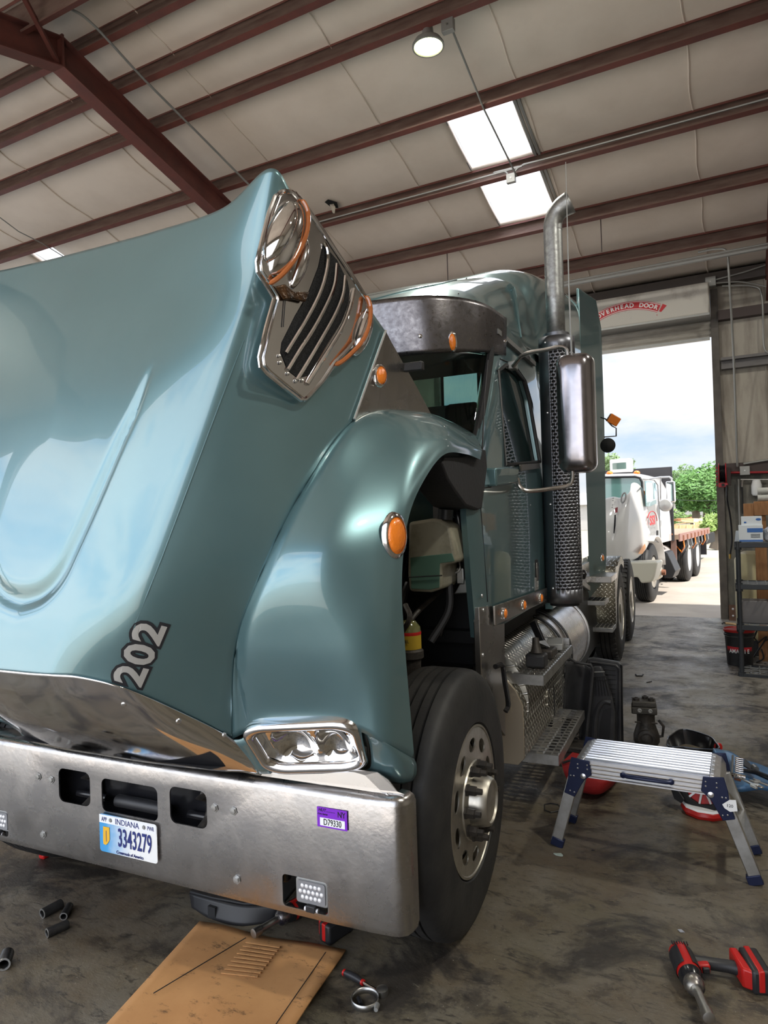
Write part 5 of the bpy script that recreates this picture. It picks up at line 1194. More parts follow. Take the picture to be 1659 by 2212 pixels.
def socket(a, b, r, label, ring=True, mat='chromec'):
    a, b = Vector(a), Vector(b); d = b-a
    o = MB().lathe((0,0,0), d, [(r*.7,.012),(r*.72,0),(r*.95,0),(r,.003),(r,d.length*.55),(r*.86,d.length*.62),(r*.86,d.length),(.0001,d.length)], 24, cap=False).build('socket', mat, angle=30)
    o.location = a; return tag(o, label, 'socket', 'sockets on the creeper')
def rack(pts, r, ln, label):
    t = thing('socket_rack', label, 'sockets', pts[0]); return t
ra, rb2 = onC(1586,1641), onC(1583,1664)
for k in range(8):
    p = onC(1588, 1637+k*4.2, CZ_+.03); q = onC(1606, 1640+k*4.2, CZ_+.03)
    socket(p, q, .0075, 'small chrome socket, number %s from the far end of the row on the blue creeper' % ['one','two','three','four','five','six','seven','eight'][k])
socket(onC(1588,1676), onC(1611,1680), .016, 'large chrome socket lying nearest on the blue creeper')
tag(MB().tube([onC(1583,1632,CZ_+.02), onC(1581,1672,CZ_+.02)], .006, 6).build('socket_rail', 'alud'), 'thin metal socket rail at the left end of the socket row', 'rail')
def wrench(a, b, w_, label, mat='chromec'):
    a, b = Vector(a), Vector(b); d = (b-a).normalized(); s_ = d.cross(V(0,0,1)).normalized(); Ln = (b-a).length
    o = thing('wrench', label, 'wrench', a)
    MB().beam(d*w_*1.3, d*(Ln-w_), w_*.62, .007).build('handle', mat, o, bevel=.002)
    h = [d*w_*1.6 + s_*w_*.5, d*w_*1.0+s_*w_*1.05, s_*w_*.95-d*w_*.6, s_*w_*.45-d*w_*.55, s_*w_*.42+d*w_*.35, -s_*w_*.42+d*w_*.35, -s_*w_*.45-d*w_*.55, -s_*w_*.95-d*w_*.6, -s_*w_*1.05+d*w_*1.0, d*w_*1.6-s_*w_*.5]
    MB().prism([p-V(0,0,.005) for p in h], (0,0,.010)).build('open_jaw', mat, o, bevel=.002)
    MB().lathe(d*Ln-V(0,0,.006), (0,0,1), [(w_*.45,0),(w_*.75,0),(w_*.75,.012),(w_*.45,.012),(w_*.45,0)], 20, cap=False).build('box_end', mat, o)
    return o
wrench(onC(1637,1700,.155), onC(1585,1674,.155), .026, 'chrome open-ended wrench with the large jaw on the blue creeper')
wrench(onC(1628,1686,.15), onC(1668,1700,.15), .022, 'dark curved wrench at the right edge of the blue creeper', 'gray')
tag(MB().tube([onC(1606,1664,.16), onC(1632,1668,.16), onC(1665,1682,.16)], [.010,.014,.016], 12).build('breaker_bar', 'blackg'), 'black ratchet handle lying across the blue creeper', 'ratchet')
tag(MB().cyl(onC(1628,1656,.17), onC(1634,1662,.17), .016, 14).build('swivel_adapter', 'alud'), 'small steel swivel adapter on the black handle', 'adapter')
tag(MB().prism([onC(1608,1640,.15), onC(1632,1664,.15), onC(1622,1666,.15), onC(1606,1656,.15)], (0,0,.01)).build('pouch', 'black', bevel=.003), 'black tool pouch flap under the sockets on the creeper', 'pouch')
tag(MB().tube([onC(1586,1682,.13), onC(1600,1686,.13)], .006, 6).build('copper_bit', M('copper', (.5,.2,.1), .4, .8)), 'short copper coloured bit on the creeper by the wrench', 'bit')
# ---------------------------------------------------------------- aluminium work platform
PX0, PX1, PYa, PYb, PZ = -.775, -.125, 3.40, 3.72, .45
t = thing('work_platform', 'folding aluminium work platform with ribbed deck and navy hinges', 'platform', (0,0,0))
t.location = (-.45, 3.56, 0); OFF = V(-.45,3.56,0)
def W_(x, y, z): return V(x, y, z)-OFF
rows = []; n_ = 120
for i in range(n_+1):
    y = PYa + (PYb-PYa)*i/n_; ph = (i/n_*9) % 1
    z = PZ + (.006 if ph < .55 else 0.0)
    rows.append([W_(PX0+.05, y, z), W_(PX1-.05, y, z)])
dk = MB().grid(rows); dk.box(*W_(PX0+.05,PYa,PZ-.085), *W_(PX1-.05,PYb,PZ-.002)); dk.build('deck', 'alu', t, smooth=False)
for z in (PZ-.02,PZ-.038,PZ-.058,PZ-.075): MB().tube([W_(PX0+.05,PYa-.001,z), W_(PX1-.05,PYa-.001,z)], .004, 6).build('side_rib', 'alu', t)
for s, x0, x1 in ((-1,PX0,PX0+.05),(1,PX1-.05,PX1)):
    prf = [(0,.0),(.012,.0),(.045,-.012),(.06,-.04),(.062,-.085),(0,-.085)]
    xb = x0+.05 if s < 0 else x1-.05
    MB().prism([W_(xb+s*a, PYa, PZ+.004+b) for a, b in prf], (0,PYb-PYa,0)).build('end_cap', 'alu', t, bevel=.004)
    for k in range(5): MB().box(*W_(xb+s*.012-.006, PYa+.03+k*.06, PZ+.003), *W_(xb+s*.012+.006, PYa+.055+k*.06, PZ+.0055)).build('cap_lug', 'alud', t)
def leg(top, bot, y0, y1, nm='leg'):
    lg = MB().beam(W_(top[0], (y0+y1)/2, top[1]), W_(bot[0], (y0+y1)/2+bot[2], bot[1]+.02), y1-y0, .055, up=(1,0,0)).build(nm, 'alud', t, bevel=.004)
    d = V(bot[0]-top[0], 0, bot[1]-top[1]).normalized(); e = W_(bot[0], (y0+y1)/2+bot[2], bot[1]+.0)
    MB().beam(e-d*.045, e+V(0,0,.002), y1-y0+.008, .062, up=(1,0,0)).build('rubber_foot', 'navy', lg, bevel=.004)
    return lg
for s in (-1, 1):
    xt = PX0+.0 if s < 0 else PX1-.0; xb = -.875 if s < 0 else .0
    f = leg((xt, PZ-.08), (xb, 0, 0), PYa-.005, PYa+.022); b = leg((xt+s*.0, PZ-.08), (xb, 0, 0), PYb-.025, PYb)
    m1 = (xt*.45+xb*.55); z1_ = .20
    MB().beam(W_(m1, PYa+.02, z1_), W_(m1-s*.0, PYb-.02, z1_), .03, .02).build('cross_brace', 'alud', t)
    MB().beam(W_(m1, PYb-.03, z1_), W_(xt+(-s)*.02, PYb-.12, PZ-.09), .02, .012).build('diagonal_brace', 'alud', t)
    for yy_, dy in ((PYa-.014, .006), (PYb+.006, .006)):
        hp_ = [(-.01,.03),(.075,.02),(.085,-.045),(.05,-.075),(.035,-.10),(-.0,-.165),(-.05,-.15),(-.03,-.08),(-.025,-.03)]
        br = MB().prism([W_(xt-s*a, yy_, PZ-.02+b) for a, b in hp_], (0,dy,0)).build('hinge_bracket', 'navy', t, bevel=.003)
        for a, b in ((.065,.0),(.065,-.02),(.02,0),(.02,-.02),(.0,-.06),(-.015,-.06),(-.02,-.135),(.0,-.14)):
            MB().lathe(W_(xt-s*a, yy_-.001, PZ-.02+b), (0,-1,0), [(.004,0),(.0001,.003)], 8).build('rivet', 'alu', br)
        MB().lathe(W_(xt-s*.045, yy_-.001, PZ-.075), (0,-1,0), [(.013,0),(.013,.003),(.007,.005),(.0001,.006)], 16).build('pivot_bolt', 'alu', br)
        if s > 0 and yy_ < 3.5:
            lbp = MB().prism([W_(xt+.03+a, yy_-.002, PZ-.11+b) for a, b in ((-.03,.0),(.0,.025),(.025,.028),(.03,-.02),(.0,-.028),(-.022,-.015))], (0,-.001,0)).build('rating_sticker', 'inkw', br, smooth=False)
            text('sticker_text', '120', W_(xt+.03, yy_-.0035, PZ-.112), X1, Z1, .018, 'ink', br)
hx0, hx1 = -.545, -.335
MB().tube([W_(hx0,PYa-.006,PZ-.045), W_(hx0+.02,PYa-.016,PZ-.047), W_(hx1-.02,PYa-.016,PZ-.047), W_(hx1,PYa-.006,PZ-.048)], .010, 10).build('carry_strap', 'navy', t)
for x in (hx0, hx1): MB().lathe(W_(x,PYa-.004,PZ-.046), (0,-1,0), [(.014,0),(.014,.006),(.008,.010),(.0001,.011)], 16).build('strap_button', 'navy', t)
# ---------------------------------------------------------------- impact wrenches
def impact(c, rz, label, sc=1.0, tilt=0.0):
    """lies on its side: body along -y (nose), handle to +x, battery at the end"""
    t = thing('impact_wrench', label, 'power tool', c, rz)
    k = sc
    b = MB().lathe((0,.09*k,.045*k), (0,-1,0), [(.0001,-.012*k),(.030*k,-.008*k),(.040*k,0),(.043*k,.03*k),(.043*k,.10*k),(.040*k,.135*k)], 22); b.build('motor_housing', 'red', t, angle=40)
    q = MB().lathe((0,.09*k,.045*k), (0,-1,0), [(.0442*k,.02*k),(.0452*k,.03*k),(.0452*k,.115*k),(.0442*k,.12*k)], 22, R(20), R(160), ref=(0,0,1)).build('rubber_overmould', 'black', t)
    q = MB().lathe((0,.09*k,.045*k), (0,-1,0), [(.0442*k,.02*k),(.0452*k,.03*k),(.0452*k,.115*k),(.0442*k,.12*k)], 22, R(200), R(340), ref=(0,0,1)).build('rubber_overmould', 'black', t)
    for i in range(7): MB().box((-.03+.009*i)*k, .072*k, .082*k, (-.026+.009*i)*k, .092*k, .0865*k).build('vent', 'ink', t)
    MB().lathe((0,-.045*k,.045*k), (0,-1,0), [(.042*k,0),(.040*k,.02*k),(.034*k,.035*k)], 22).build('gear_case', 'blackg', t)
    MB().lathe((0,-.078*k,.045*k), (0,-1,0), [(.034*k,0),(.036*k,.012*k),(.032*k,.035*k),(.022*k,.045*k)], 22).build('nose', M('worn_nose', (.45,.42,.36), .35, .9, col2=(.08,.07,.10), nscale=25) if 'nose' not in MT else MT['nose'], t)
    MB().lathe((0,-.12*k,.045*k), (0,-1,0), [(.016*k,0),(.016*k,.10*k),(.020*k,.105*k),(.020*k,.14*k),(.012*k,.142*k)], 18).build('extension_bar', 'alud', t)
    h = MB().tube([V(.03,.035,.042)*k, V(.08,.04,.040)*k, V(.15,.03,.040)*k, V(.19,.02,.040)*k], [.027*k,.022*k,.022*k,.025*k], 14).build('handle', 'black', t)
    MB().box(.035*k,-.002*k,.025*k,.085*k,.03*k,.058*k).build('grip_panel', 'red', h, bevel=.006*k)
    MB().box(.055*k,-.012*k,.030*k,.080*k,.006*k,.052*k).build('trigger', 'black', h, bevel=.004*k)
    f = MB().prism([V(.175,.085,.008)*k, V(.205,.085,.008)*k, V(.215,-.06,.008)*k, V(.180,-.04,.008)*k], (0,0,.072*k)).build('battery_shoe', 'red', t, bevel=.008*k)
    bt = MB().box(.208*k,-.065*k,.0,.275*k,.085*k,.085*k).build('battery', 'black', t, bevel=.010*k)
    MB().box(.228*k,-.067*k,-.0005+.01,.250*k,.087*k,.0865*k).build('battery_band', 'red', bt, bevel=.004*k)
    return t
MT['nose'] = M('worn_nose', (.45,.42,.36), .35, .9, col2=(.08,.07,.10), nscale=25)
a = atZ(1476, 2098, .0); b = atZ(1503, 2160, .0); d = (b-a); ang = math.atan2(d.y, d.x)+PI/2
impact(a+d*.3, ang, 'red and black cordless impact wrench lying in the lower right corner', .95)
a = atZ(672, 2008, 0)
impact(Vector((-1.70, 2.36, 0)), R(-14), 'red and black cordless tool lying under the front bumper', .9)
# black tray under the bumper
c = atZ(480, 1985, 0); t = thing('plastic_tray', 'black plastic moulded tray on the floor under the bumper', 'tray', c, R(0))
MB().grid(surf([[V(-.20,.02,.05),V(-.05,.0,.07),V(.10,.02,.07),V(.24,.10,.06)], [V(-.18,.01,.0),V(-.05,-.02,.0),V(.10,-.01,.0),V(.22,.08,.0)]], 6, 14)).build('front_wall', 'black', t, solid=.006)
MB().prism([V(-.20,.02,.05),V(-.05,.0,.068),V(.10,.02,.068),V(.24,.10,.06),V(.2,.35,.06),V(-.2,.35,.06)], (0,0,.012)).build('rim', 'black', t, bevel=.004)
MB().box(-.06,-.02,.0,-.02,.05,.05).build('notch', 'blackm', t)
# cardboard
CB = [atZ(431,1996), atZ(747,2063), atZ(570,2330), atZ(130,2330)]
MT['card'] = M('oily_cardboard', (.52,.27,.105), .8, col2=(.42,.205,.075), nscale=3)
_nt = MT['card'].node_tree; _b = _nt.nodes['Principled BSDF']; _src = _b.inputs['Base Color'].links[0].from_socket
_tc = _nt.nodes.new('ShaderNodeTexCoord'); _mp = _nt.nodes.new('ShaderNodeMapping'); _mp.inputs['Scale'].default_value = (1,2.2,1); _mp.inputs['Rotation'].default_value = (0,0,.5)
_nz = _nt.nodes.new('ShaderNodeTexNoise'); _nz.inputs['Scale'].default_value = 11; _nz.inputs['Detail'].default_value = 9; _nz.inputs['Roughness'].default_value = .78
_nt.links.new(_tc.outputs['Object'], _mp.inputs[0]); _nt.links.new(_mp.outputs[0], _nz.inputs['Vector'])
_mr = _nt.nodes.new('ShaderNodeMapRange'); _mr.inputs[1].default_value = .56; _mr.inputs[2].default_value = .66; _mr.inputs[4].default_value = .8; _nt.links.new(_nz.outputs[0], _mr.inputs[0])
_mx = _nt.nodes.new('ShaderNodeMix'); _mx.data_type = 'RGBA'; _mx.inputs[7].default_value = (.06,.035,.02,1); _nt.links.new(_src, _mx.inputs[6]); _nt.links.new(_mr.outputs[0], _mx.inputs[0]); _nt.links.new(_mx.outputs[2], _b.inputs['Base Color'])
cb = thing('cardboard_sheet', 'large oil-spotted brown cardboard sheet on the floor in front of the bumper', 'cardboard', (0,0,0))
c0 = sum(CB, V(0,0,0))/4; cb.location = c0; q = [p-c0 for p in CB]
def CQ(u, v, z=0): return (q[0]*(1-u)+q[1]*u)*(1-v) + (q[3]*(1-u)+q[2]*u)*v + V(0,0,z)
sheet = MB().grid([[CQ(u/20, v/20, .012+.006*math.sin(u*.5)*math.sin(v*.4+1)+.012*(u/20)**6) for u in range(21)] for v in range(21)])
sheet.build('sheet', 'card', cb, solid=.006)
MT['cardl'] = M('lighter_cardboard', (.60,.34,.15), .85)
for k in range(9):
    v = .10 + k*.032; MB().beam(CQ(.40, v, .0195), CQ(.62, v-.01, .0195), .010, .003).build('corrugation', 'card', cb)
MB().beam(CQ(.38,.07,.02), CQ(.12,.55,.02), .003, .002).build('crease', 'ink', cb)
MB().beam(CQ(.90,.06,.021), CQ(.90,.7,.021), .0025, .002).build('crease', 'ink', cb)
# sockets on the floor
def isock(a, b, r, label):
    a = atZ(*a, r); b = atZ(*b, r); d = b-a; l = d.length
    o = thing('impact_socket', label, 'socket', a, group='black impact sockets on the floor')
    MB().lathe((0,0,0), d, [(r*.62,.03),(r*.66,.002),(r*.74,0),(r*.96,0),(r,.003),(r,l),(r*.9,l+.002),(r*.45,l+.002),(r*.4,l-.012),(.0001,l-.012)], 28, cap=False).build('socket_body', 'impact', o, angle=30)
    MB().lathe((0,0,0), d, [(r*.72,-.0006),(r*.96,-.0006),(r*.98,.001)], 28, cap=False).build('bright_rim', 'alud', o)
    return o
MT['impact'] = M('black_oxide', (.035,.034,.034), .35, .6, col2=(.06,.058,.055), nscale=20)
isock((91,1974), (132,1952), .0205, 'black impact socket, farthest of the three near the left edge')
isock((137,1980), (150,1957), .0165, 'black impact socket pointing at the camera, middle of the three')
isock((101,2016), (146,1996), .0185, 'black impact socket, nearest of the three near the left edge')
isock((8,2084), (16,2060), .024, 'black impact socket alone at the left margin of the floor')
# ratchet and clamp
t = thing('ratchet', 'ratchet with a black and red grip lying beside the cardboard', 'ratchet', atZ(790,2126,.012))
o0 = atZ(790,2126,.012)
def RL(x, y, z): return atZ(x, y, z)-o0
MB().tube([RL(745,2101,.014), RL(757,2106,.014), RL(772,2114,.014), RL(784,2122,.014)], [.011,.013,.012,.009], 12).build('grip', 'black', t)
MB().tube([RL(743,2100,.014), RL(746,2102,.014)], .0115, 12).build('grip_end', 'red', t)
MB().tube([RL(782,2121,.014), RL(785,2123,.014)], .0105, 12).build('grip_ring', 'red', t)
MB().tube([RL(784,2122,.014), RL(800,2131,.013), RL(820,2142,.012)], [.0055,.005,.006], 10).build('shaft', 'chromec', t)
MB().lathe(RL(826,2149,.0), (0,0,1), [(.0001,0),(.019,.0),(.021,.006),(.021,.022),(.012,.026),(.0001,.026)], 20).build('ratchet_head', 'alud', t)
c = atZ(789,2166,0); t = thing('hose_clamp', 'round steel band clamp standing on edge on the floor by the ratchet', 'clamp', c)
ring = lambda r, z: [V(r*math.cos(R(a)), r*math.sin(R(a)), z) for a in range(0, 361, 8)]
MB().grid([ring(.047,0), ring(.048,.022)]).build('band', 'alud', t, solid=.0025)
MB().tube([V(.050,-.006,.012), V(.058,-.03,.012)], [.010,.007], 10).build('clamp_screw', 'gray', t)
c = atZ(777,2163,.01); tag(MB().cyl(V(-.012,.012,0)+c, V(.012,-.012,0)+c, .008, 12).build('small_socket', 'black'), 'tiny black socket inside the steel band clamp', 'socket')
# scraps on the floor
def scrap(x, y, s, label, mat='alud', cat='scrap'):
    c = atZ(x, y, 0); r_ = random.Random(x); pts = [V(s*math.cos(a)*r_.uniform(.4,1.3), s*.5*math.sin(a)*r_.uniform(.5,1.2), 0) for a in [k*PI/4 for k in range(8)]]
    o = MB().prism(pts, (0,0,.004)).build('floor_scrap', mat, smooth=False); o.location = c + V(0,0,.001); return tag(o, label, cat)
scrap(1471, 2013, .018, 'small silver foil scrap on the floor above the impact wrench', 'alu')
scrap(1210, 1848, .03, 'flat greenish strip of tape beside the left front platform foot', M('pale_tape', (.35,.42,.38), .6))
scrap(1280, 1838, .008, 'tiny dark nut on the floor right of the left front foot', 'black')
o = tag(MB().tube([atZ(1373,1457,.01), atZ(1376,1460,.008), atZ(1386,1460,.008), atZ(1389,1457,.01)], .008, 6).build('bent_clip', 'black'), 'bent black clip on the floor before the open door', 'clip')
o = tag(MB().tube([atZ(1397,1474,.005), atZ(1404,1473,.005), atZ(1408,1472,.008)], .005, 6).build('wire_bit', 'black'), 'short bit of black wire on the floor below the bent clip', 'wire')
tag(MB().tube([atZ(x, y, .004) for x, y in ((1176,1738),(1190,1735),(1206,1738),(1212,1745),(1205,1752),(1190,1755),(1177,1750))], .003, 5, closed=True).build('wire_ring', 'black'), 'thin black ring lying on the floor left of the platform', 'ring')
c = atZ(96, 1853, 0); tag(MB().box(c.x-.02,c.y-.02,0,c.x+.02,c.y+.02,.03).build('red_cap', 'red', bevel=.008), 'small bright red cap under the left part of the bumper', 'cap')
# ================================================================== AT THE DOOR WALL
SY = 7.55
def zA(px, py, Y): return atY(px, py, Y).z
t = thing('storage_shelf', 'black plastic storage shelf unit with slotted shelves at the right edge', 'shelf', (-.03, SY, 0))
MT['shelfb'] = M('shelf_plastic', (.022,.025,.030), .45)
tiers = [zA(1610, y, SY) for y in (1172,1262,1350,1450)]
tiers[3] = .03
for k, z in enumerate(tiers):
    s_ = MB().box(-.06,-.02,z-.05,.90,.0,z).box(-.06,.40,z-.05,.90,.42,z).box(-.06,-.02,z-.05,-.04,.42,z).build('shelf_board', 'shelfb', t, bevel=.004)
    g_ = MB()
    for i in range(12):
        for j in range(4):
            x0 = -.04+i*.078; y0 = .0+j*.10; g_.box(x0,y0,z-.008,x0+.012,y0+.10,z).box(x0,y0,z-.008,x0+.078,y0+.012,z)
            if (i+j) % 2: g_.beam((x0,y0,z-.006), (x0+.078,y0+.10,z-.006), .012, .004)
    g_.build('grating', M('dusty_shelf_grid', (.25,.26,.27), .6) if 'sg' not in MT else MT['sg'], s_, smooth=False)
for x, y in ((-.035,-.0),(-.035,.37)):
    MB().tube([V(x+.0,y+.01,0), V(x,y+.01,tiers[0])], .022, 12).build('post', 'shelfb', t)
    for z in tiers: MB().cyl((x,y+.01,z-.07), (x,y+.01,z+.01), .034, 14).build('post_collar', 'shelfb', t)
MT['boxw'] = M('white_carton', (.62,.66,.70), .65)
c = atY(1622, 1167, SY+.10); zt_ = tiers[0]
b = thing('parts_box', 'larger white carton with a blue band, bottom of the pair on the shelf', 'box', (c.x, SY+.10, zt_+.003))
MB().box(-.105,-.08,0,.105,.10,.165).build('carton', 'boxw', b, bevel=.002)
MB().box(-.03,-.0815,.095,.104,-.080,.135).build('blue_band', 'blueb', b, smooth=False); MB().box(-.10,-.0815,.004,.104,-.080,.022).build('blue_base_band', 'blueb', b, smooth=False)
for i in range(3): MB().box(.0,-.0815,.045+.014*i,.08,-.080,.05+.014*i).build('print_line', 'ink', b, smooth=False)
b = thing('parts_box', 'smaller white carton with a blue oval, on top of the larger carton', 'box', (c.x+.005, SY+.10, zt_+.168))
MB().box(-.085,-.06,0,.095,.09,.085).build('carton', 'boxw', b, bevel=.002)
MB().prism([V(.065+.024*math.cos(R(a)), -.0605, .055+.012*math.sin(R(a))) for a in range(0,360,20)], (0,-.001,0)).build('oval_mark', 'blueb', b, smooth=False)
MB().box(-.06,-.0615,.02,-.04,-.060,.035).build('print_block', 'blueb', b, smooth=False)
c = V(c.x-.125, SY+.16, zt_); b = MB().prism([V(-.02,-.05,0),V(.02,-.05,0),V(.02,-.05,.11),V(-.005,-.05,.11)], (0,.1,0)).build('white_packet', 'boxw', bevel=.002); b.location = c
tag(b, 'narrow white packet standing left of the cartons', 'packet')
c = atY(1655, 1165, SY+.12); bg_ = MB().ball((0,0,.07), 1, 24, (.085,.08,.085)); bg_.v = [V(0,0,.07)+(p-V(0,0,.07))*(1+.28*mnoise.noise(p*22)) for p in bg_.v]; bg_.v = [V(p.x,p.y,max(p.z,.0)) for p in bg_.v]
o = bg_.build('plastic_bag', M('crumpled_film', (.45,.46,.50), .12, .3, coat=1., bump=.9, bscale=45), angle=20); o.location = V(c.x+.06, SY+.12, zt_+.004); tag(o, 'crumpled clear plastic bag at the right end of the top shelf', 'bag')
# bucket
c = V(-.085, 8.12, 0); b = thing('oil_bucket', 'black pail with a red lid and red label, on the floor behind the shelf post', 'bucket', c)
hB = .36
MB().lathe((0,0,0), (0,0,1), [(.118,.0),(.122,.004),(.138,hB-.05),(.146,hB-.05),(.146,hB-.035),(.140,hB-.03),(.141,hB)], 40).build('pail', 'black', b)
MB().lathe((0,0,hB-.01), (0,0,1), [(.150,0),(.152,.02),(.145,.028),(.135,.026),(.13,.018),(.0001,.018)], 40).build('lid', 'red', b)
a0 = math.atan2(CAM.y-c.y, CAM.x-c.x)
MB().lathe((0,0,.03), (0,0,1), [(.1215,0),(.1325,.17)], 24, a0-R(60), a0+R(60), ref=(1,0,0)).build('label', 'inkr', b, smooth=True)
MB().lathe((0,0,.04), (0,0,1), [(.1225,0),(.1275,.075)], 24, a0-R(58), a0+R(58), ref=(1,0,0)).build('label_base', 'ink', b)
for k, ch in enumerate('AMALIE'):
    a = a0-R(38)+R(15)*k; rr_ = .1325
    text('letter', ch, (rr_*math.cos(a), rr_*math.sin(a), .155), (-math.sin(a), math.cos(a), 0), (0,0,1), .058, 'inkw', b, off=.0012, sx=.8)
MB().tube([V(.142*math.cos(R(a)), .142*math.sin(R(a)), hB-.05-.02*math.sin(R(a-200)*2.0) if False else hB-.055) for a in range(170, 380, 15)], .003, 6).build('bail', 'alud', b)
# cream tank
c = V(.0, 8.75, 0); b = thing('pressure_tank', 'tall cream yellow cylindrical tank behind the shelf', 'tank', (atY(1622,1300,8.75).x+.01, 8.75, .12))
zt2 = zA(1620, 1190, 8.75)-.12
MB().lathe((0,0,0), (0,0,1), [(.10,-.0),(.15,.05),(.165,.12),(.165,zt2-.10),(.13,zt2-.03),(.06,zt2),(.0001,zt2)], 36).build('tank_shell', M('cream_enamel', (.66,.60,.36), .4, col2=(.55,.48,.28), nscale=3), b)
MB().lathe((0,0,zt2*.62), (0,0,1), [(.1665,-.16),(.1665,.17)], 20, R(-70), R(20), ref=(1,0,0)).build('white_label', 'whitem', b)
for i in range(8): MB().lathe((0,0,zt2*.62-.12+i*.035), (0,0,1), [(.1672,0),(.1672,.008)], 12, R(-55), R(10), ref=(1,0,0)).build('label_line', 'gray', b)
MB().box(-.15,-.15,-.12,.15,.15,.06).build('base_unit', 'black', b, bevel=.01)
# timber frame with shelf of rolls
MT['wood'] = M('rough_timber', (.30,.145,.06), .7, col2=(.20,.09,.035), nscale=5, stretch=(8,8,1), bump=.2)
b = thing('timber_rack', 'rough brown timber rack post and beam behind the plastic shelf', 'rack', (.1, 8.35, 0))
def Lw(x, y, Y=8.35): return atY(x, y, Y)-V(.1,8.35,0)
zz2 = zA(1640, 1087, 8.35)
p0_ = Lw(1628,1087); MB().box(p0_.x, 0, 0, p0_.x+.11, .09, zz2).build('post', 'wood', b, bevel=.003)
MB().box(p0_.x-.10, -.02, zz2-.20, p0_.x-.0, .10, zz2).build('block', 'wood', b, bevel=.003)
MB().box(p0_.x, -.03, zz2-.13, p0_.x+.7, .0, zz2-.0).build('beam', 'wood', b, bevel=.003)
MB().box(p0_.x+.0, -.02, zz2, p0_.x+.7, .35, zz2+.02).build('top_board', 'wood', b, bevel=.003)
for k, z in enumerate((zz2+.02, zz2+.095)):
    r_ = MB().lathe((p0_.x+.04+b.location.x, 8.40, z+.036), (1,0,0), [(.015,0),(.036,0),(.036,.34),(.015,.34),(.015,0)], 20, cap=False).build('towel_roll', M('grey_paper', (.40,.40,.38), .8, bump=.3) if 'gp' not in MT else MT['gp'])
    MT['gp'] = r_.data.materials[0]; tag(r_, ('lower' if k == 0 else 'upper')+' grey wrapped roll on top of the timber rack', 'roll')
o = MB().box(-.08,-.08,0,.10,.08,.42).build('dark_case', 'blueb', bevel=.01); o.location = (.42, 8.45, zz2-.6); tag(o, 'dark blue item standing inside the timber rack at the margin', 'case')
o = MB().box(-.12,-.1,0,.12,.1,.22).build('metal_box', 'girtg', bevel=.006); o.location = V(atY(1623,1345,8.5).x+.03, 7.75, tiers[2]+.004); tag(o, 'dark grey metal box behind the shelf on the third level', 'box')
# air filter regulator and pipes on the wall
yw = YW-.10
MT['red'] = M('dark_red_enamel', (.33,.012,.02), .4)
b = thing('air_filter', 'white air line filter bowl hanging on the wall pipe', 'filter', atY(1634, 1045, yw))
def Lf(x, y): return atY(x, y, yw)-b.location
MB().lathe((0,0,0), (0,0,-1), [(.02,-.06),(.05,-.05),(.065,.0),(.07,.02),(.07,.14),(.05,.17),(.0001,.18)], 20).build('bowl', 'whitem', b)
MB().cyl(Lf(1600,1036), Lf(1659,1036), .014, 10).build('pipe', 'alud', b); MB().tube([Lf(1605,1036), Lf(1603,1042), Lf(1603,1052)], .018, 8).build('elbow', 'alud', b)
tag(MB().cyl(atY(1603,1052,yw), atY(1605,1110,yw), .012, 10).build('drop_pipe', 'black'), 'black pipe dropping from the elbow beside the filter', 'pipe')
tag(MB().cyl(atY(1577,1021,yw-.03), atY(1662,1020,yw-.03), .016, 10).build('air_pipe', 'red'), 'red air pipe running along the low wall girt', 'pipe')
tag(MB().cyl(atY(1606,1002,yw-.03), atY(1662,993,yw-.03), .016, 10).build('flex_conduit', 'gray'), 'grey flexible conduit rising right from the wall junction box', 'conduit')
# hose reel
c = atY(1565, 1030, YW-.35); b = thing('hose_reel', 'red hose reel with black hose mounted on the wall beside the door', 'reel', c)
MB().lathe((-.075,0,.05), (1,0,0), [(.15,0),(.15,.012),(.06,.012),(.06,.09),(.15,.09),(.15,.102),(.04,.102)], 36, cap=False).build('spool', 'red', b, solid=.004)
for k in range(6): MB().lathe((-.055+.013*k,0,.05), (1,0,0), [(.120,-.006),(.127,0),(.120,.006)], 30, cap=False).build('hose_turn', 'blackg', b)
MB().box(-.08,-.10,-.15,.04,.06,-.09).build('guide_box', 'red', b, bevel=.004); MB().box(-.04,-.105,-.14,.0,-.10,-.10).build('roller_slot', 'ink', b)
MB().box(.03,.10,-.12,.08,.24,.14).build('mount', 'girtd', b)
for k in range(6): MB().box(-.115,-.01,-.13+.05*k,-.09,.02,-.105+.05*k).build('frame_tooth', 'red', b, bevel=.002)
o = tag(MB().tube(spline([atY(1570,1048,YW-.46), atY(1571,1080,YW-.46), atY(1578,1120,YW-.4), atY(1581,1165,YW-.38), atY(1577,1198,YW-.38)], 40), .013, 10).build('air_hose', 'blackg'), 'black air hose hanging down from the red wall reel', 'hose')
MB().tube([atY(1577,1197,YW-.38), atY(1577,1207,YW-.38)], [.016,.012], 10).build('brass_coupling', M('brass', (.65,.42,.12), .3, 1.), o)
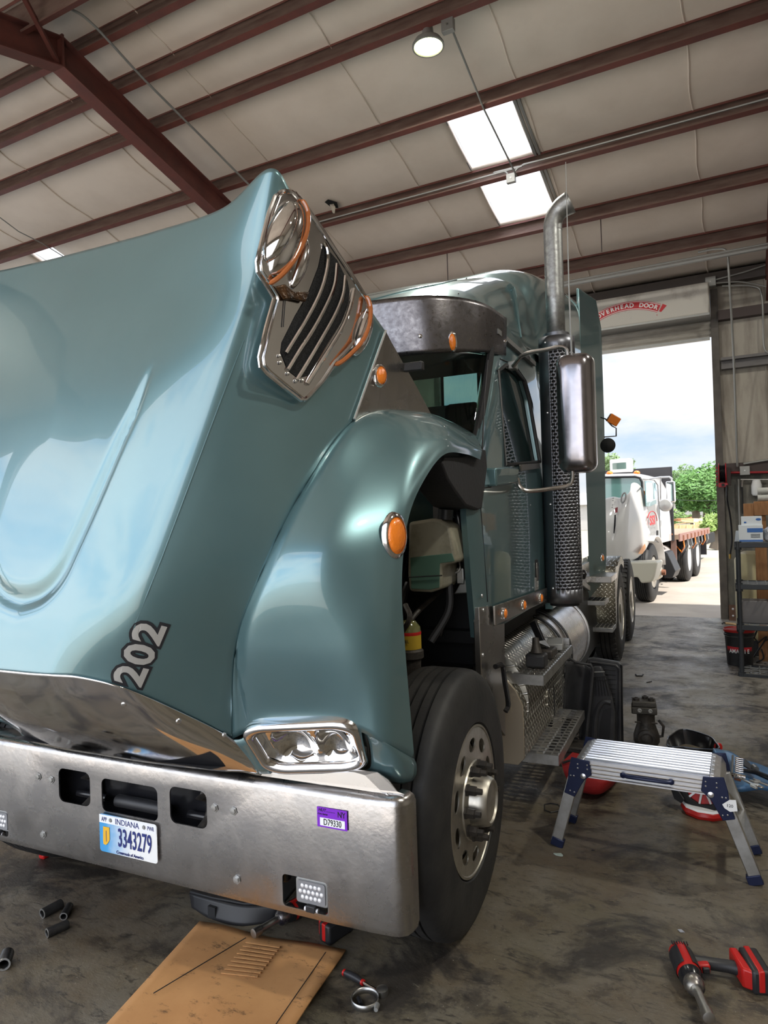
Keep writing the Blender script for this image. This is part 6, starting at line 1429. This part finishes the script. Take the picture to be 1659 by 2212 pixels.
# bits at the foot of the wall
c = atY(1584, 1337, YW-.12); b = thing('wall_foot_bracket', 'brown steel bracket with two bolts at the foot of the wall', 'bracket', (c.x, YW-.12, 0))
MB().box(-.055,-.01,0,.055,.0,.22).box(-.055,-.10,0,.055,0,.012).build('angle', M('rusty_brown', (.14,.075,.05), .7, col2=(.09,.05,.035), nscale=10), b)
for z in (.06,.16): MB().lathe((-.0,-.012,z), (0,-1,0), [(.016,0),(.014,.01),(.0001,.012)], 12).build('bolt', 'alu', b)
tag(MB().tube([atZ(1566,1346,.015), atZ(1585,1348,.015), atZ(1604,1353,.015)], [.013,.016,.016], 10).build('wooden_handle', M('pale_wood', (.55,.36,.18), .6)), 'pale wooden tool handle lying on the floor by the wall', 'handle')
tag(MB().tube([atZ(1560,1347,.01), atZ(1563,1345,.03), atZ(1567,1346,.015)], .01, 8).build('hook_head', 'black'), 'dark metal hook at the end of the wooden handle', 'hook')
m = MB(); rr3 = random.Random(5); c = atY(1640, 1400, 8.25)
for k in range(7):
    a = c + V(rr3.uniform(-.05,.1), rr3.uniform(-.05,.05), rr3.uniform(-.15,.12)); m.tube(spline([a, a+V(rr3.uniform(-.1,.1),0,rr3.uniform(-.1,.1)), a+V(rr3.uniform(-.1,.12),.03,-.15)], 10), .008, 6)
tag(m.build('cable_tangle', 'black'), 'tangle of black cables behind the lowest shelf', 'cable', kind='stuff')
# ================================================================== OUTSIDE
# white truck : x to its right as seen, y rearwards
WA = -R(4.5)
WO = V(-1.47, 13.2, -.015)
WU = Vector((math.cos(WA), math.sin(WA), 0)); WV = Vector((-math.sin(WA), math.cos(WA), 0))
def toW(p): q = p-WO; return V(q.dot(WU), q.dot(WV), q.z)
def fromW(l): return WO + WU*l[0] + WV*l[1] + V(0,0,l[2])
def wX(x, y, xl): return toW(hit(x, y, fromW((xl,0,0)), WU))
def wY(x, y, yl): return toW(hit(x, y, fromW((0,yl,0)), WV))
WT = thing('flatbed_truck', 'white flatbed truck with its hood tipped, parked outside the open door', 'truck', WO, WA)
MT['whitet'] = M('white_truck_paint', (.60,.59,.57), .3, coat=.8)
def zc(x, y, Y): return wY(1290+x/6.144, 980+y/6.144, Y)
HW = [[(20,620,-.85),(200,572,-.85),(320,580,-.82),(440,500,-.75),(468,392,-.62),(540,400,-.5),(610,470,-.35)],
      [(40,820,-.98),(190,800,-.95),(300,780,-.92),(430,720,-.82),(540,660,-.6),(610,620,-.4),(662,600,-.2)],
      [(55,1000,-1.08),(180,1000,-1.03),(270,1000,-1.0),(420,960,-.88),(560,910,-.62),(640,900,-.38),(685,950,-.15)],
      [(75,1200,-1.12),(170,1200,-1.06),(260,1200,-1.02),(420,1190,-.88),(550,1170,-.60),(640,1150,-.38),(712,1110,-.15)],
      [(100,1400,-1.05),(180,1415,-1.0),(265,1430,-.98),(380,1430,-.85),(500,1400,-.62),(580,1345,-.45),(650,1270,-.25)]]
hw = MB().grid(surf([[zc(*p) for p in r_] for r_ in HW], 40, 48)).build('tilted_hood', 'whitet', WT, solid=.02, angle=50)
MB().prism([zc(230,810,-1.02), zc(250,810,-1.02), zc(244,960,-1.08), zc(230,1060,-1.10), zc(217,1055,-1.10), zc(222,960,-1.08)], (0,-.01,0)).build('black_stripe', 'ink', hw, smooth=False)
MB().prism([zc(240,720,-1.0), zc(275,710,-1.0), zc(270,780,-1.0), zc(240,785,-1.0)], (0,-.012,0)).build('red_badge', M('dark_red_badge', (.25,.03,.04), .4), hw, smooth=False)
for k in range(5): 
    if k != 2: MB().prism([zc(205+k*-3, 585+k*30, -.97-.012*k), zc(222-k*3, 583+k*30, -.97-.012*k), zc(220-k*3, 600+k*30, -.97-.012*k), zc(205-k*3, 602+k*30, -.97-.012*k)], (0,-.01,0)).build('letter_mark', 'gray', hw, smooth=False)
MB().tube([zc(350+28*math.cos(R(a))+.22*60*math.sin(R(a)), 585-65*math.sin(R(a)), -.95) for a in range(0,360,20)], .014, 8, closed=True).build('hood_ring', 'gray', hw)
MB().prism([zc(612,485,-.42), zc(640,500,-.38), zc(662,545,-.32), zc(655,580,-.33), zc(632,545,-.40)], (0,-.02,0)).build('amber_corner', 'amber', hw)
MB().prism([zc(545,1330,-.66), zc(600,1240,-.52), zc(635,1195,-.44), zc(648,1240,-.40), zc(630,1285,-.42), zc(600,1330,-.5)], (0,-.02,0)).build('amber_turn_signal', M('faded_amber', (.75,.33,.12), .3), hw)
# cab
def sh3(x, y, Y): return zc(x, y, Y)
CY = .85
rt_ = zc(800,270,CY)
cabp = [(-2.25,1.02),(-2.30,1.3),(-2.28,2.05),(-2.15,2.33),(-1.9,2.40),(-1.2,2.43),(-.45,2.40),(-.22,2.33),(-.08,2.05),(-.03,1.3),(-.03,1.02)]
wx = zc(805,900,CY).x; zr2 = zc(500,245,CY).z
sc_ = (zr2)/(2.42)
xo = wX(1424,1120,0).x
cabp = [(x+ -0.0, z*sc_ if z > 1.5 else z) for x, z in cabp]
cab_ = MB().grid([[V(x*(1 if i else .98), CY+[0,.12,1.25][i], z if i else z*.985) for x, z in cabp] for i in range(3)])
cab_.add([V(x*.98, CY, z*.985) for x, z in cabp], [tuple(range(len(cabp)))]); cab_.add([V(x, CY+1.25, z) for x, z in cabp], [tuple(range(len(cabp)))])
cb_ = cab_.build('cab', 'whitet', WT, bevel=.04, bseg=3)
MB().prism([zc(40,318,CY-.02), zc(500,308,CY-.02), zc(565,325,CY-.02), zc(590,380,CY-.02), zc(600,700,CY-.02), zc(40,700,CY-.02)], (0,.01,0)).build('windscreen', M('green_glass', (.10,.22,.20), .05, coat=1.), cb_)
MB().tube([zc(20,316,CY-.03), zc(500,305,CY-.03), zc(567,322,CY-.03), zc(594,380,CY-.03), zc(604,700,CY-.03)], .022, 8).build('windscreen_seal', 'black', cb_)
xs_ = .0
def sx_(x, y, l=.0): p = wX(1290+x/6.144, 980+y/6.144, -.02); return V(p.x+l, p.y, p.z)
dn = [sx_(625,365), sx_(700,365), sx_(770,395), sx_(775,660), sx_(690,700), sx_(640,700)]
MB().prism([V(-.035+.02, p.y, p.z) for p in dn], (.012,0,0)).build('side_window', M('pale_glass', (.25,.45,.48), .05, coat=1.), cb_)
for pl__ in ([(600,340),(740,350),(790,420),(825,1120),(800,1180),(690,1150)],): MB().tube([V(.0, sx_(*q_).y, sx_(*q_).z) for q_ in pl__], .010, 6).build('door_seam', 'gray', cb_)
MB().prism([V(.0, sx_(*q_).y, sx_(*q_).z) for q_ in ((770,1020),(785,1020),(785,1120),(770,1120))], (.02,0,0)).build('door_handle', 'black', cb_)
dc = sx_(716,890); dirv = (sx_(756,880)-sx_(680,895)); dirv.x = 0
text('door_text', 'SSI', V(.004,dc.y,dc.z), dirv, Z1, .23, 'inkr', cb_, off=.008, sx=1.9)
for q_, s_ in (((722,945), 'Inc.'), ((722,980), 'Serving'), ((722,1060), 'DOT 14')): p = sx_(*q_); text('door_text', s_, V(.004,p.y,p.z), dirv, Z1, .07, 'gray', cb_, sx=2.2)
MB().tube([V(.002, dc.y-.42*math.cos(R(a)), dc.z+.0+.17*math.sin(R(a))) for a in range(20,200,15)], .008, 5).build('logo_arc', 'inkr', cb_)
for x, y in ((165,250),(525,245)):
    c = zc(x, y+12, CY+.15); MB().ball(c, 1, 14, (.065,.065,.05)).build('roof_marker', 'amber', cb_)
c = zc(325,235,CY+.5); MB().box(c.x-.21,c.y-.12,c.z-.02,c.x+.21,c.y+.12,c.z+.25).build('roof_beacon', 'white', cb_, bevel=.03); MB().box(c.x-.15,c.y-.125,c.z+.04,c.x+.12,c.y-.12,c.z+.17).build('beacon_lens', 'glass', cb_)
# mirrors and arms
def at_(x, y, Y): return zc(x, y, Y)
mm = MB().tube([at_(610,345,.9), at_(840,312,.9), at_(960,308,.9), at_(990,330,.9), at_(992,370,.9)], .018, 8).build('mirror_arm', 'alu', WT)
MB().tube([at_(840,312,.9), at_(842,640,.9)], .014, 8).build('mirror_strut', 'alu', mm); MB().tube([at_(625,350,.9), at_(825,645,.9)], .012, 8).build('mirror_brace', 'alu', mm); MB().tube([at_(650,650,.9), at_(1000,648,.9)], .018, 8).build('mirror_arm_low', 'alu', mm)
a, b_ = at_(912,368,.88), at_(1058,640,.88); mb_ = MB().box(a.x,.84,b_.z,b_.x-.03,.98,a.z).build('west_coast_mirror', 'chromec', WT, bevel=.02)
c = at_(905,678,.86); MB().lathe(c, (0,-1,0), [(.13,-.02),(.13,.0),(.10,.03),(.0001,.045)], 24).build('round_mirror', 'silver', WT)
# front wheel, fender, bumper end
def wtyre(x0, cy, r, name, tread=5): return tyre(x0, cy, r, .29, r, name, tread, par=WT, seg=48)
wf = wtyre(-.30, .10, .53, 'front_tyre'); MB().lathe((-.02,.10,.53), (1,0,0), [(.28,0),(.26,-.06),(.15,.02),(.13,.08),(.09,.14),(.0001,.14)], 32).build('front_wheel', 'wheel', WT)
MB().lathe((.06,.10,.53), (1,0,0), [(.06,0),(.05,.12),(.0001,.13)], 12).build('hub', M('rusty_hub', (.22,.09,.05), .8), WT)
arc = [V(x, .10-.74*math.cos(R(a)), .50+.70*math.sin(R(a))) for a in range(62, 182, 12) for x in (0,)]
MB().grid([[V(x, p.y, p.z) for p in arc] for x in (-.5, .06)]).build('cab_step_fender', 'whitet', WT, solid=.03)
bp2 = [zc(455,1440,-.8), zc(795,1432,-.8), zc(800,1460,-.8), zc(765,1625,-.8), zc(735,1690,-.8), zc(690,1712,-.8), zc(580,1720,-.8), zc(540,1640,-.8), zc(300,1640,-.8), zc(300,1440,-.8)]
MB().prism(bp2, (0,.5,0)).build('bumper_end', M('cream_bumper', (.58,.56,.47), .45), WT, bevel=.03, bseg=3)
MB().box(-2.2,-.2,.55,-.35,12.0,.85).build('chassis', 'blackm', WT)
# steps and tank behind the cab
MB().prism([zc(880,1300,1.0), zc(930,1310,1.0), zc(1040,1560,1.0), zc(1000,1650,1.0), zc(890,1650,1.0)], (0,.6,0)).build('step_box', 'black', WT, bevel=.01)
MB().lathe((-.35,1.6,.62), (0,1,0), [(.0001,0),(.30,0),(.30,.9),(.0001,.9)], 32).build('white_tank', 'whitet', WT)
# headboard, deck with side rail, dunnage chains
x1, zt3 = zc(978,175,2.4).x, zc(978,175,2.4).z
MB().box(-2.4,2.35,1.0,x1,2.42,zt3).build('headboard', M('black_headboard', (.05,.047,.05), .5), WT)
MB().tube([V(x1,2.38,1.0), V(x1,2.38,zt3)], .03, 6).build('headboard_post', 'black', WT); MB().box(x1-.5,2.33,1.12,x1,2.36,1.15).build('rust_strip', M('rust', (.35,.14,.07), .8), WT)
MB().box(-2.4,2.42,1.02,x1+.1,7.2,1.12).build('deck', M('weathered_deck', (.34,.24,.17), .8), WT); MB().box(x1+.1,2.42,.98,x1+.13,7.2,1.14).build('side_rail', M('rusty_rail', (.30,.17,.14), .7), WT)
MB().box(x1-.05,2.38,.30,x1+.05,2.46,1.02).build('rail_post', M('rust2', (.16,.09,.07), .7), WT)
for k in range(8):
    y = 2.8+k*.55; MB().tube([V(x1+.13,y,1.05), V(x1+.15,y,.85), V(x1+.05,y+.25,.72), V(x1-.1,y+.5,.85)], .016, 6).build('tie_strap', 'gray' if k % 3 else 'amber', WT)
    MB().box(x1+.09,y-.04,1.0,x1+.16,y+.04,1.10).build('stake_pocket', M('rust', (.30,.14,.09), .8) if 'rk' not in MT else MT['rk'], WT)
for cy in (4.05, 5.35):
    for x0 in (-.26, -.62): tyre(x0, cy, .53, .28, .53, 'drive_tyre', 4, par=WT, seg=44)
    MB().lathe((.01, cy, .53), (1,0,0), [(.30,0),(.27,-.02),(.26,-.12),(.0001,-.12)], 32).build('white_wheel', 'whitet', WT)
MB().box(x1-.5,6.5,.45,x1+.12,6.53,1.05).build('mud_flap', 'black', WT)
# loaded trailer, building, trees, line
def far(x, y, Y): return atY(x, y, Y)
Yd = 34.0
a, b_ = far(1440,1130,Yd), far(1532,1168,Yd); t = thing('debris_trailer', 'tan sided trailer heaped with scrap, parked in the yard behind the flatbed', 'trailer', (a.x, Yd, 0))
dx = b_.x-a.x
MT['tan'] = M('tan_boards', (.58,.44,.24), .8, col2=(.46,.32,.17), nscale=1.5)
MB().box(0,0,.25,dx,2.2,a.z-.1).build('side_boards', 'tan', t)
for q_ in (.3,.7): MB().cyl((dx*q_,.1,.28), (dx*q_,.4,.28), .30, 20).build('trailer_wheel', 'black', t)
for i in range(7): MB().box(dx*i/6-.04,-.05,.2,dx*i/6+.04,0,a.z-.1).build('stake', 'tan', t)
rq = random.Random(11)
for i in range(26):
    x, y, z = rq.uniform(.1,dx-.3), rq.uniform(.1,1.8), a.z-.15+rq.uniform(0,.28); L_ = rq.uniform(.3,1.1); an = rq.uniform(-.6,.6)
    MB().beam((x,y,z), (x+L_*math.cos(an),y+rq.uniform(-.2,.2),z+L_*math.sin(an)*.4), rq.uniform(.1,.4), rq.uniform(.04,.16)).build('scrap_piece', rq.choice(['tan','whitem','gray','tan','wood']), t)
Yb = 62.0
a, b_ = far(1440,1072,Yb), far(1640,1125,Yb); t = thing('low_building', 'long low pale grey building across the yard', 'building', (a.x-6, Yb, 0))
MT['wallb'] = M('pale_grey_siding', (.40,.385,.36), .8); MT['roofb'] = M('white_metal_roof', (.60,.60,.61), .5)
h_ = far(1500,1082,Yb).z; Lb = b_.x-a.x+24
MB().box(0,0,0,Lb,9,h_).build('wall', 'wallb', t); MB().prism([V(-.4,-.4,h_),V(-.4,4.5,h_+1.1),V(-.4,9.4,h_)], (Lb+.8,0,0)).build('roof', 'roofb', t)
# cars by the building
Yc = 50.0
for k, (x0, x1_, col) in enumerate(((1492,1515,(.75,.78,.82)), (1512,1540,(.35,.42,.55)))):
    a, b_ = far(x0, 1120, Yc+k*4), far(x1_, 1132, Yc+k*4); wd = b_.x-a.x
    t = thing('parked_car', ('pale silver' if k == 0 else 'bluish grey')+' car parked far off before the low building', 'car', (a.x, Yc+k*4, 0)); hh = a.z+.1
    MB().prism([V(0,0,.3),V(0,0,hh*.55),V(wd*.18,0,hh*.62),V(wd*.34,0,hh),V(wd*.70,0,hh),V(wd*.88,0,hh*.62),V(wd,0,hh*.55),V(wd,0,.3)], (0,1.7,0)).build('body', M('car_paint', col, .3, .3, coat=1.), t, bevel=.08)
    MB().prism([V(wd*.24,-.02,hh*.64),V(wd*.36,-.02,hh*.94),V(wd*.68,-.02,hh*.94),V(wd*.82,-.02,hh*.64)], (0,.02,0)).build('windows', 'glassd', t)
    for q_ in (.2,.8): MB().cyl((wd*q_,-.03,.32), (wd*q_,.25,.32), .32, 20).build('wheel', 'black', t)
# trees : leaf clusters on a trunk
def leafmesh(name, c, rad, n, sz, mat, seed, par):
    r_ = random.Random(seed); m = MB()
    lobes = [(V(r_.gauss(0,.42)*rad.x, r_.gauss(0,.42)*rad.y, r_.gauss(0,.40)*rad.z), r_.uniform(.35,.6)) for _ in range(22)]
    vs, fs = [], []
    for i in range(n):
        lc, ls = r_.choice(lobes); d = V(r_.gauss(0,1), r_.gauss(0,1), r_.gauss(0,1)).normalized()
        p = lc + V(d.x*rad.x, d.y*rad.y, d.z*rad.z)*ls*r_.uniform(.75,1.0)
        u = V(r_.gauss(0,1), r_.gauss(0,1), r_.gauss(0,.6)).normalized(); v = u.orthogonal().normalized()*r_.uniform(.4,.8); s = sz*r_.uniform(.6,1.3)
        k = len(vs); vs += [c+p-u*s, c+p-v*s*.6, c+p+u*s, c+p+v*s*.6]; fs.append((k,k+1,k+2,k+3))
    me = bpy.data.meshes.new(name); me.from_pydata(vs, [], fs); me.materials.append(mat)
    o = bpy.data.objects.new(name, me); COL.objects.link(o); o.parent = par; return o
def gm(col): return M('foliage', col, .6, col2=tuple(c*.6 for c in col), nscale=1.5)
def tree(px, py, Y, rx, rz, col, seed, label, n=5000, trunk=True):
    c = atY(px, py, Y); t = thing('yard_tree', label, 'tree', (c.x, Y, 0), group='trees beyond the yard')
    leafmesh('crown', V(0,0,c.z), V(rx, rx*.8, rz), n, .16, gm(col), seed, t)
    MB().tube([V(0,0,0), V(.1,0,c.z*.5), V(0,0,c.z)], [.3,.22,.1], 8).build('trunk', M('bark', (.09,.07,.05), .9), t)
tree(1522, 1052, 40, 1.55, 1.05, (.13,.27,.07), 1, 'rounded bright green tree cut off by the door jamb', 9000)
tree(1498, 1062, 44, 1.0, .85, (.12,.25,.07), 2, 'green tree lobe left of the big rounded tree', 5000)
tree(1570, 1040, 55, 2.2, 1.3, (.12,.25,.06), 3, 'green tree mostly hidden behind the door jamb', 6000)
tree(1462, 1040, 78, 2.0, 1.1, (.17,.28,.10), 4, 'pale distant tree right of the black headboard', 4000)
tree(1316, 1012, 60, 1.6, .8, (.22,.32,.14), 5, 'small distant treetop above the white cab roof', 2500)
tree(1475, 1122, 58, 1.1, .5, (.25,.38,.12), 6, 'low pale green bush in front of the low building', 2000)
tree(1547, 1132, 30, .4, .35, (.30,.42,.12), 7, 'low yellow green bush beside the door jamb', 2000)
pw = thing('power_line', 'thin wire crossing in front of the tree and building', 'wire', (0,0,0)); _a, _b2 = atY(1400,1076,38), atY(1600,1080,38)
MB().tube([_a, atY(1510,1082,38), _b2], .012, 5).build('line', 'black', pw)
for q_ in (_a, _b2): MB().cyl((q_.x,38,-.02), (q_.x,38,q_.z+.3), .1, 10).build('utility_pole', 'wood', pw)
# unseen lamps added for interior fill, same kind as the one in view
for k, (x, y) in enumerate(((2.4,6.2),(-8.6,1.6),(2.4,1.6))):
    c = V(x, y, zroof(y)-.5); t = thing('ceiling_lamp', 'unseen high bay lamp added over the %s' % ['right bay by the door side','left bay by the open side','right bay by the open side'][k], 'lamp', c)
    MB().lathe((0,0,0), (0,0,-1), [(.03,-.2),(.06,-.1),(.13,-.05),(.155,.0),(.155,.012),(.14,.012)], 32, cap=False).build('lamp_housing', 'gray', t)
    MB().lathe((0,0,0), (0,0,-1), [(.137,0),(.10,.012),(.0001,.018)], 32).build('lamp_lens', bpy.data.materials['lit_lens'], t)
    lampl(c)
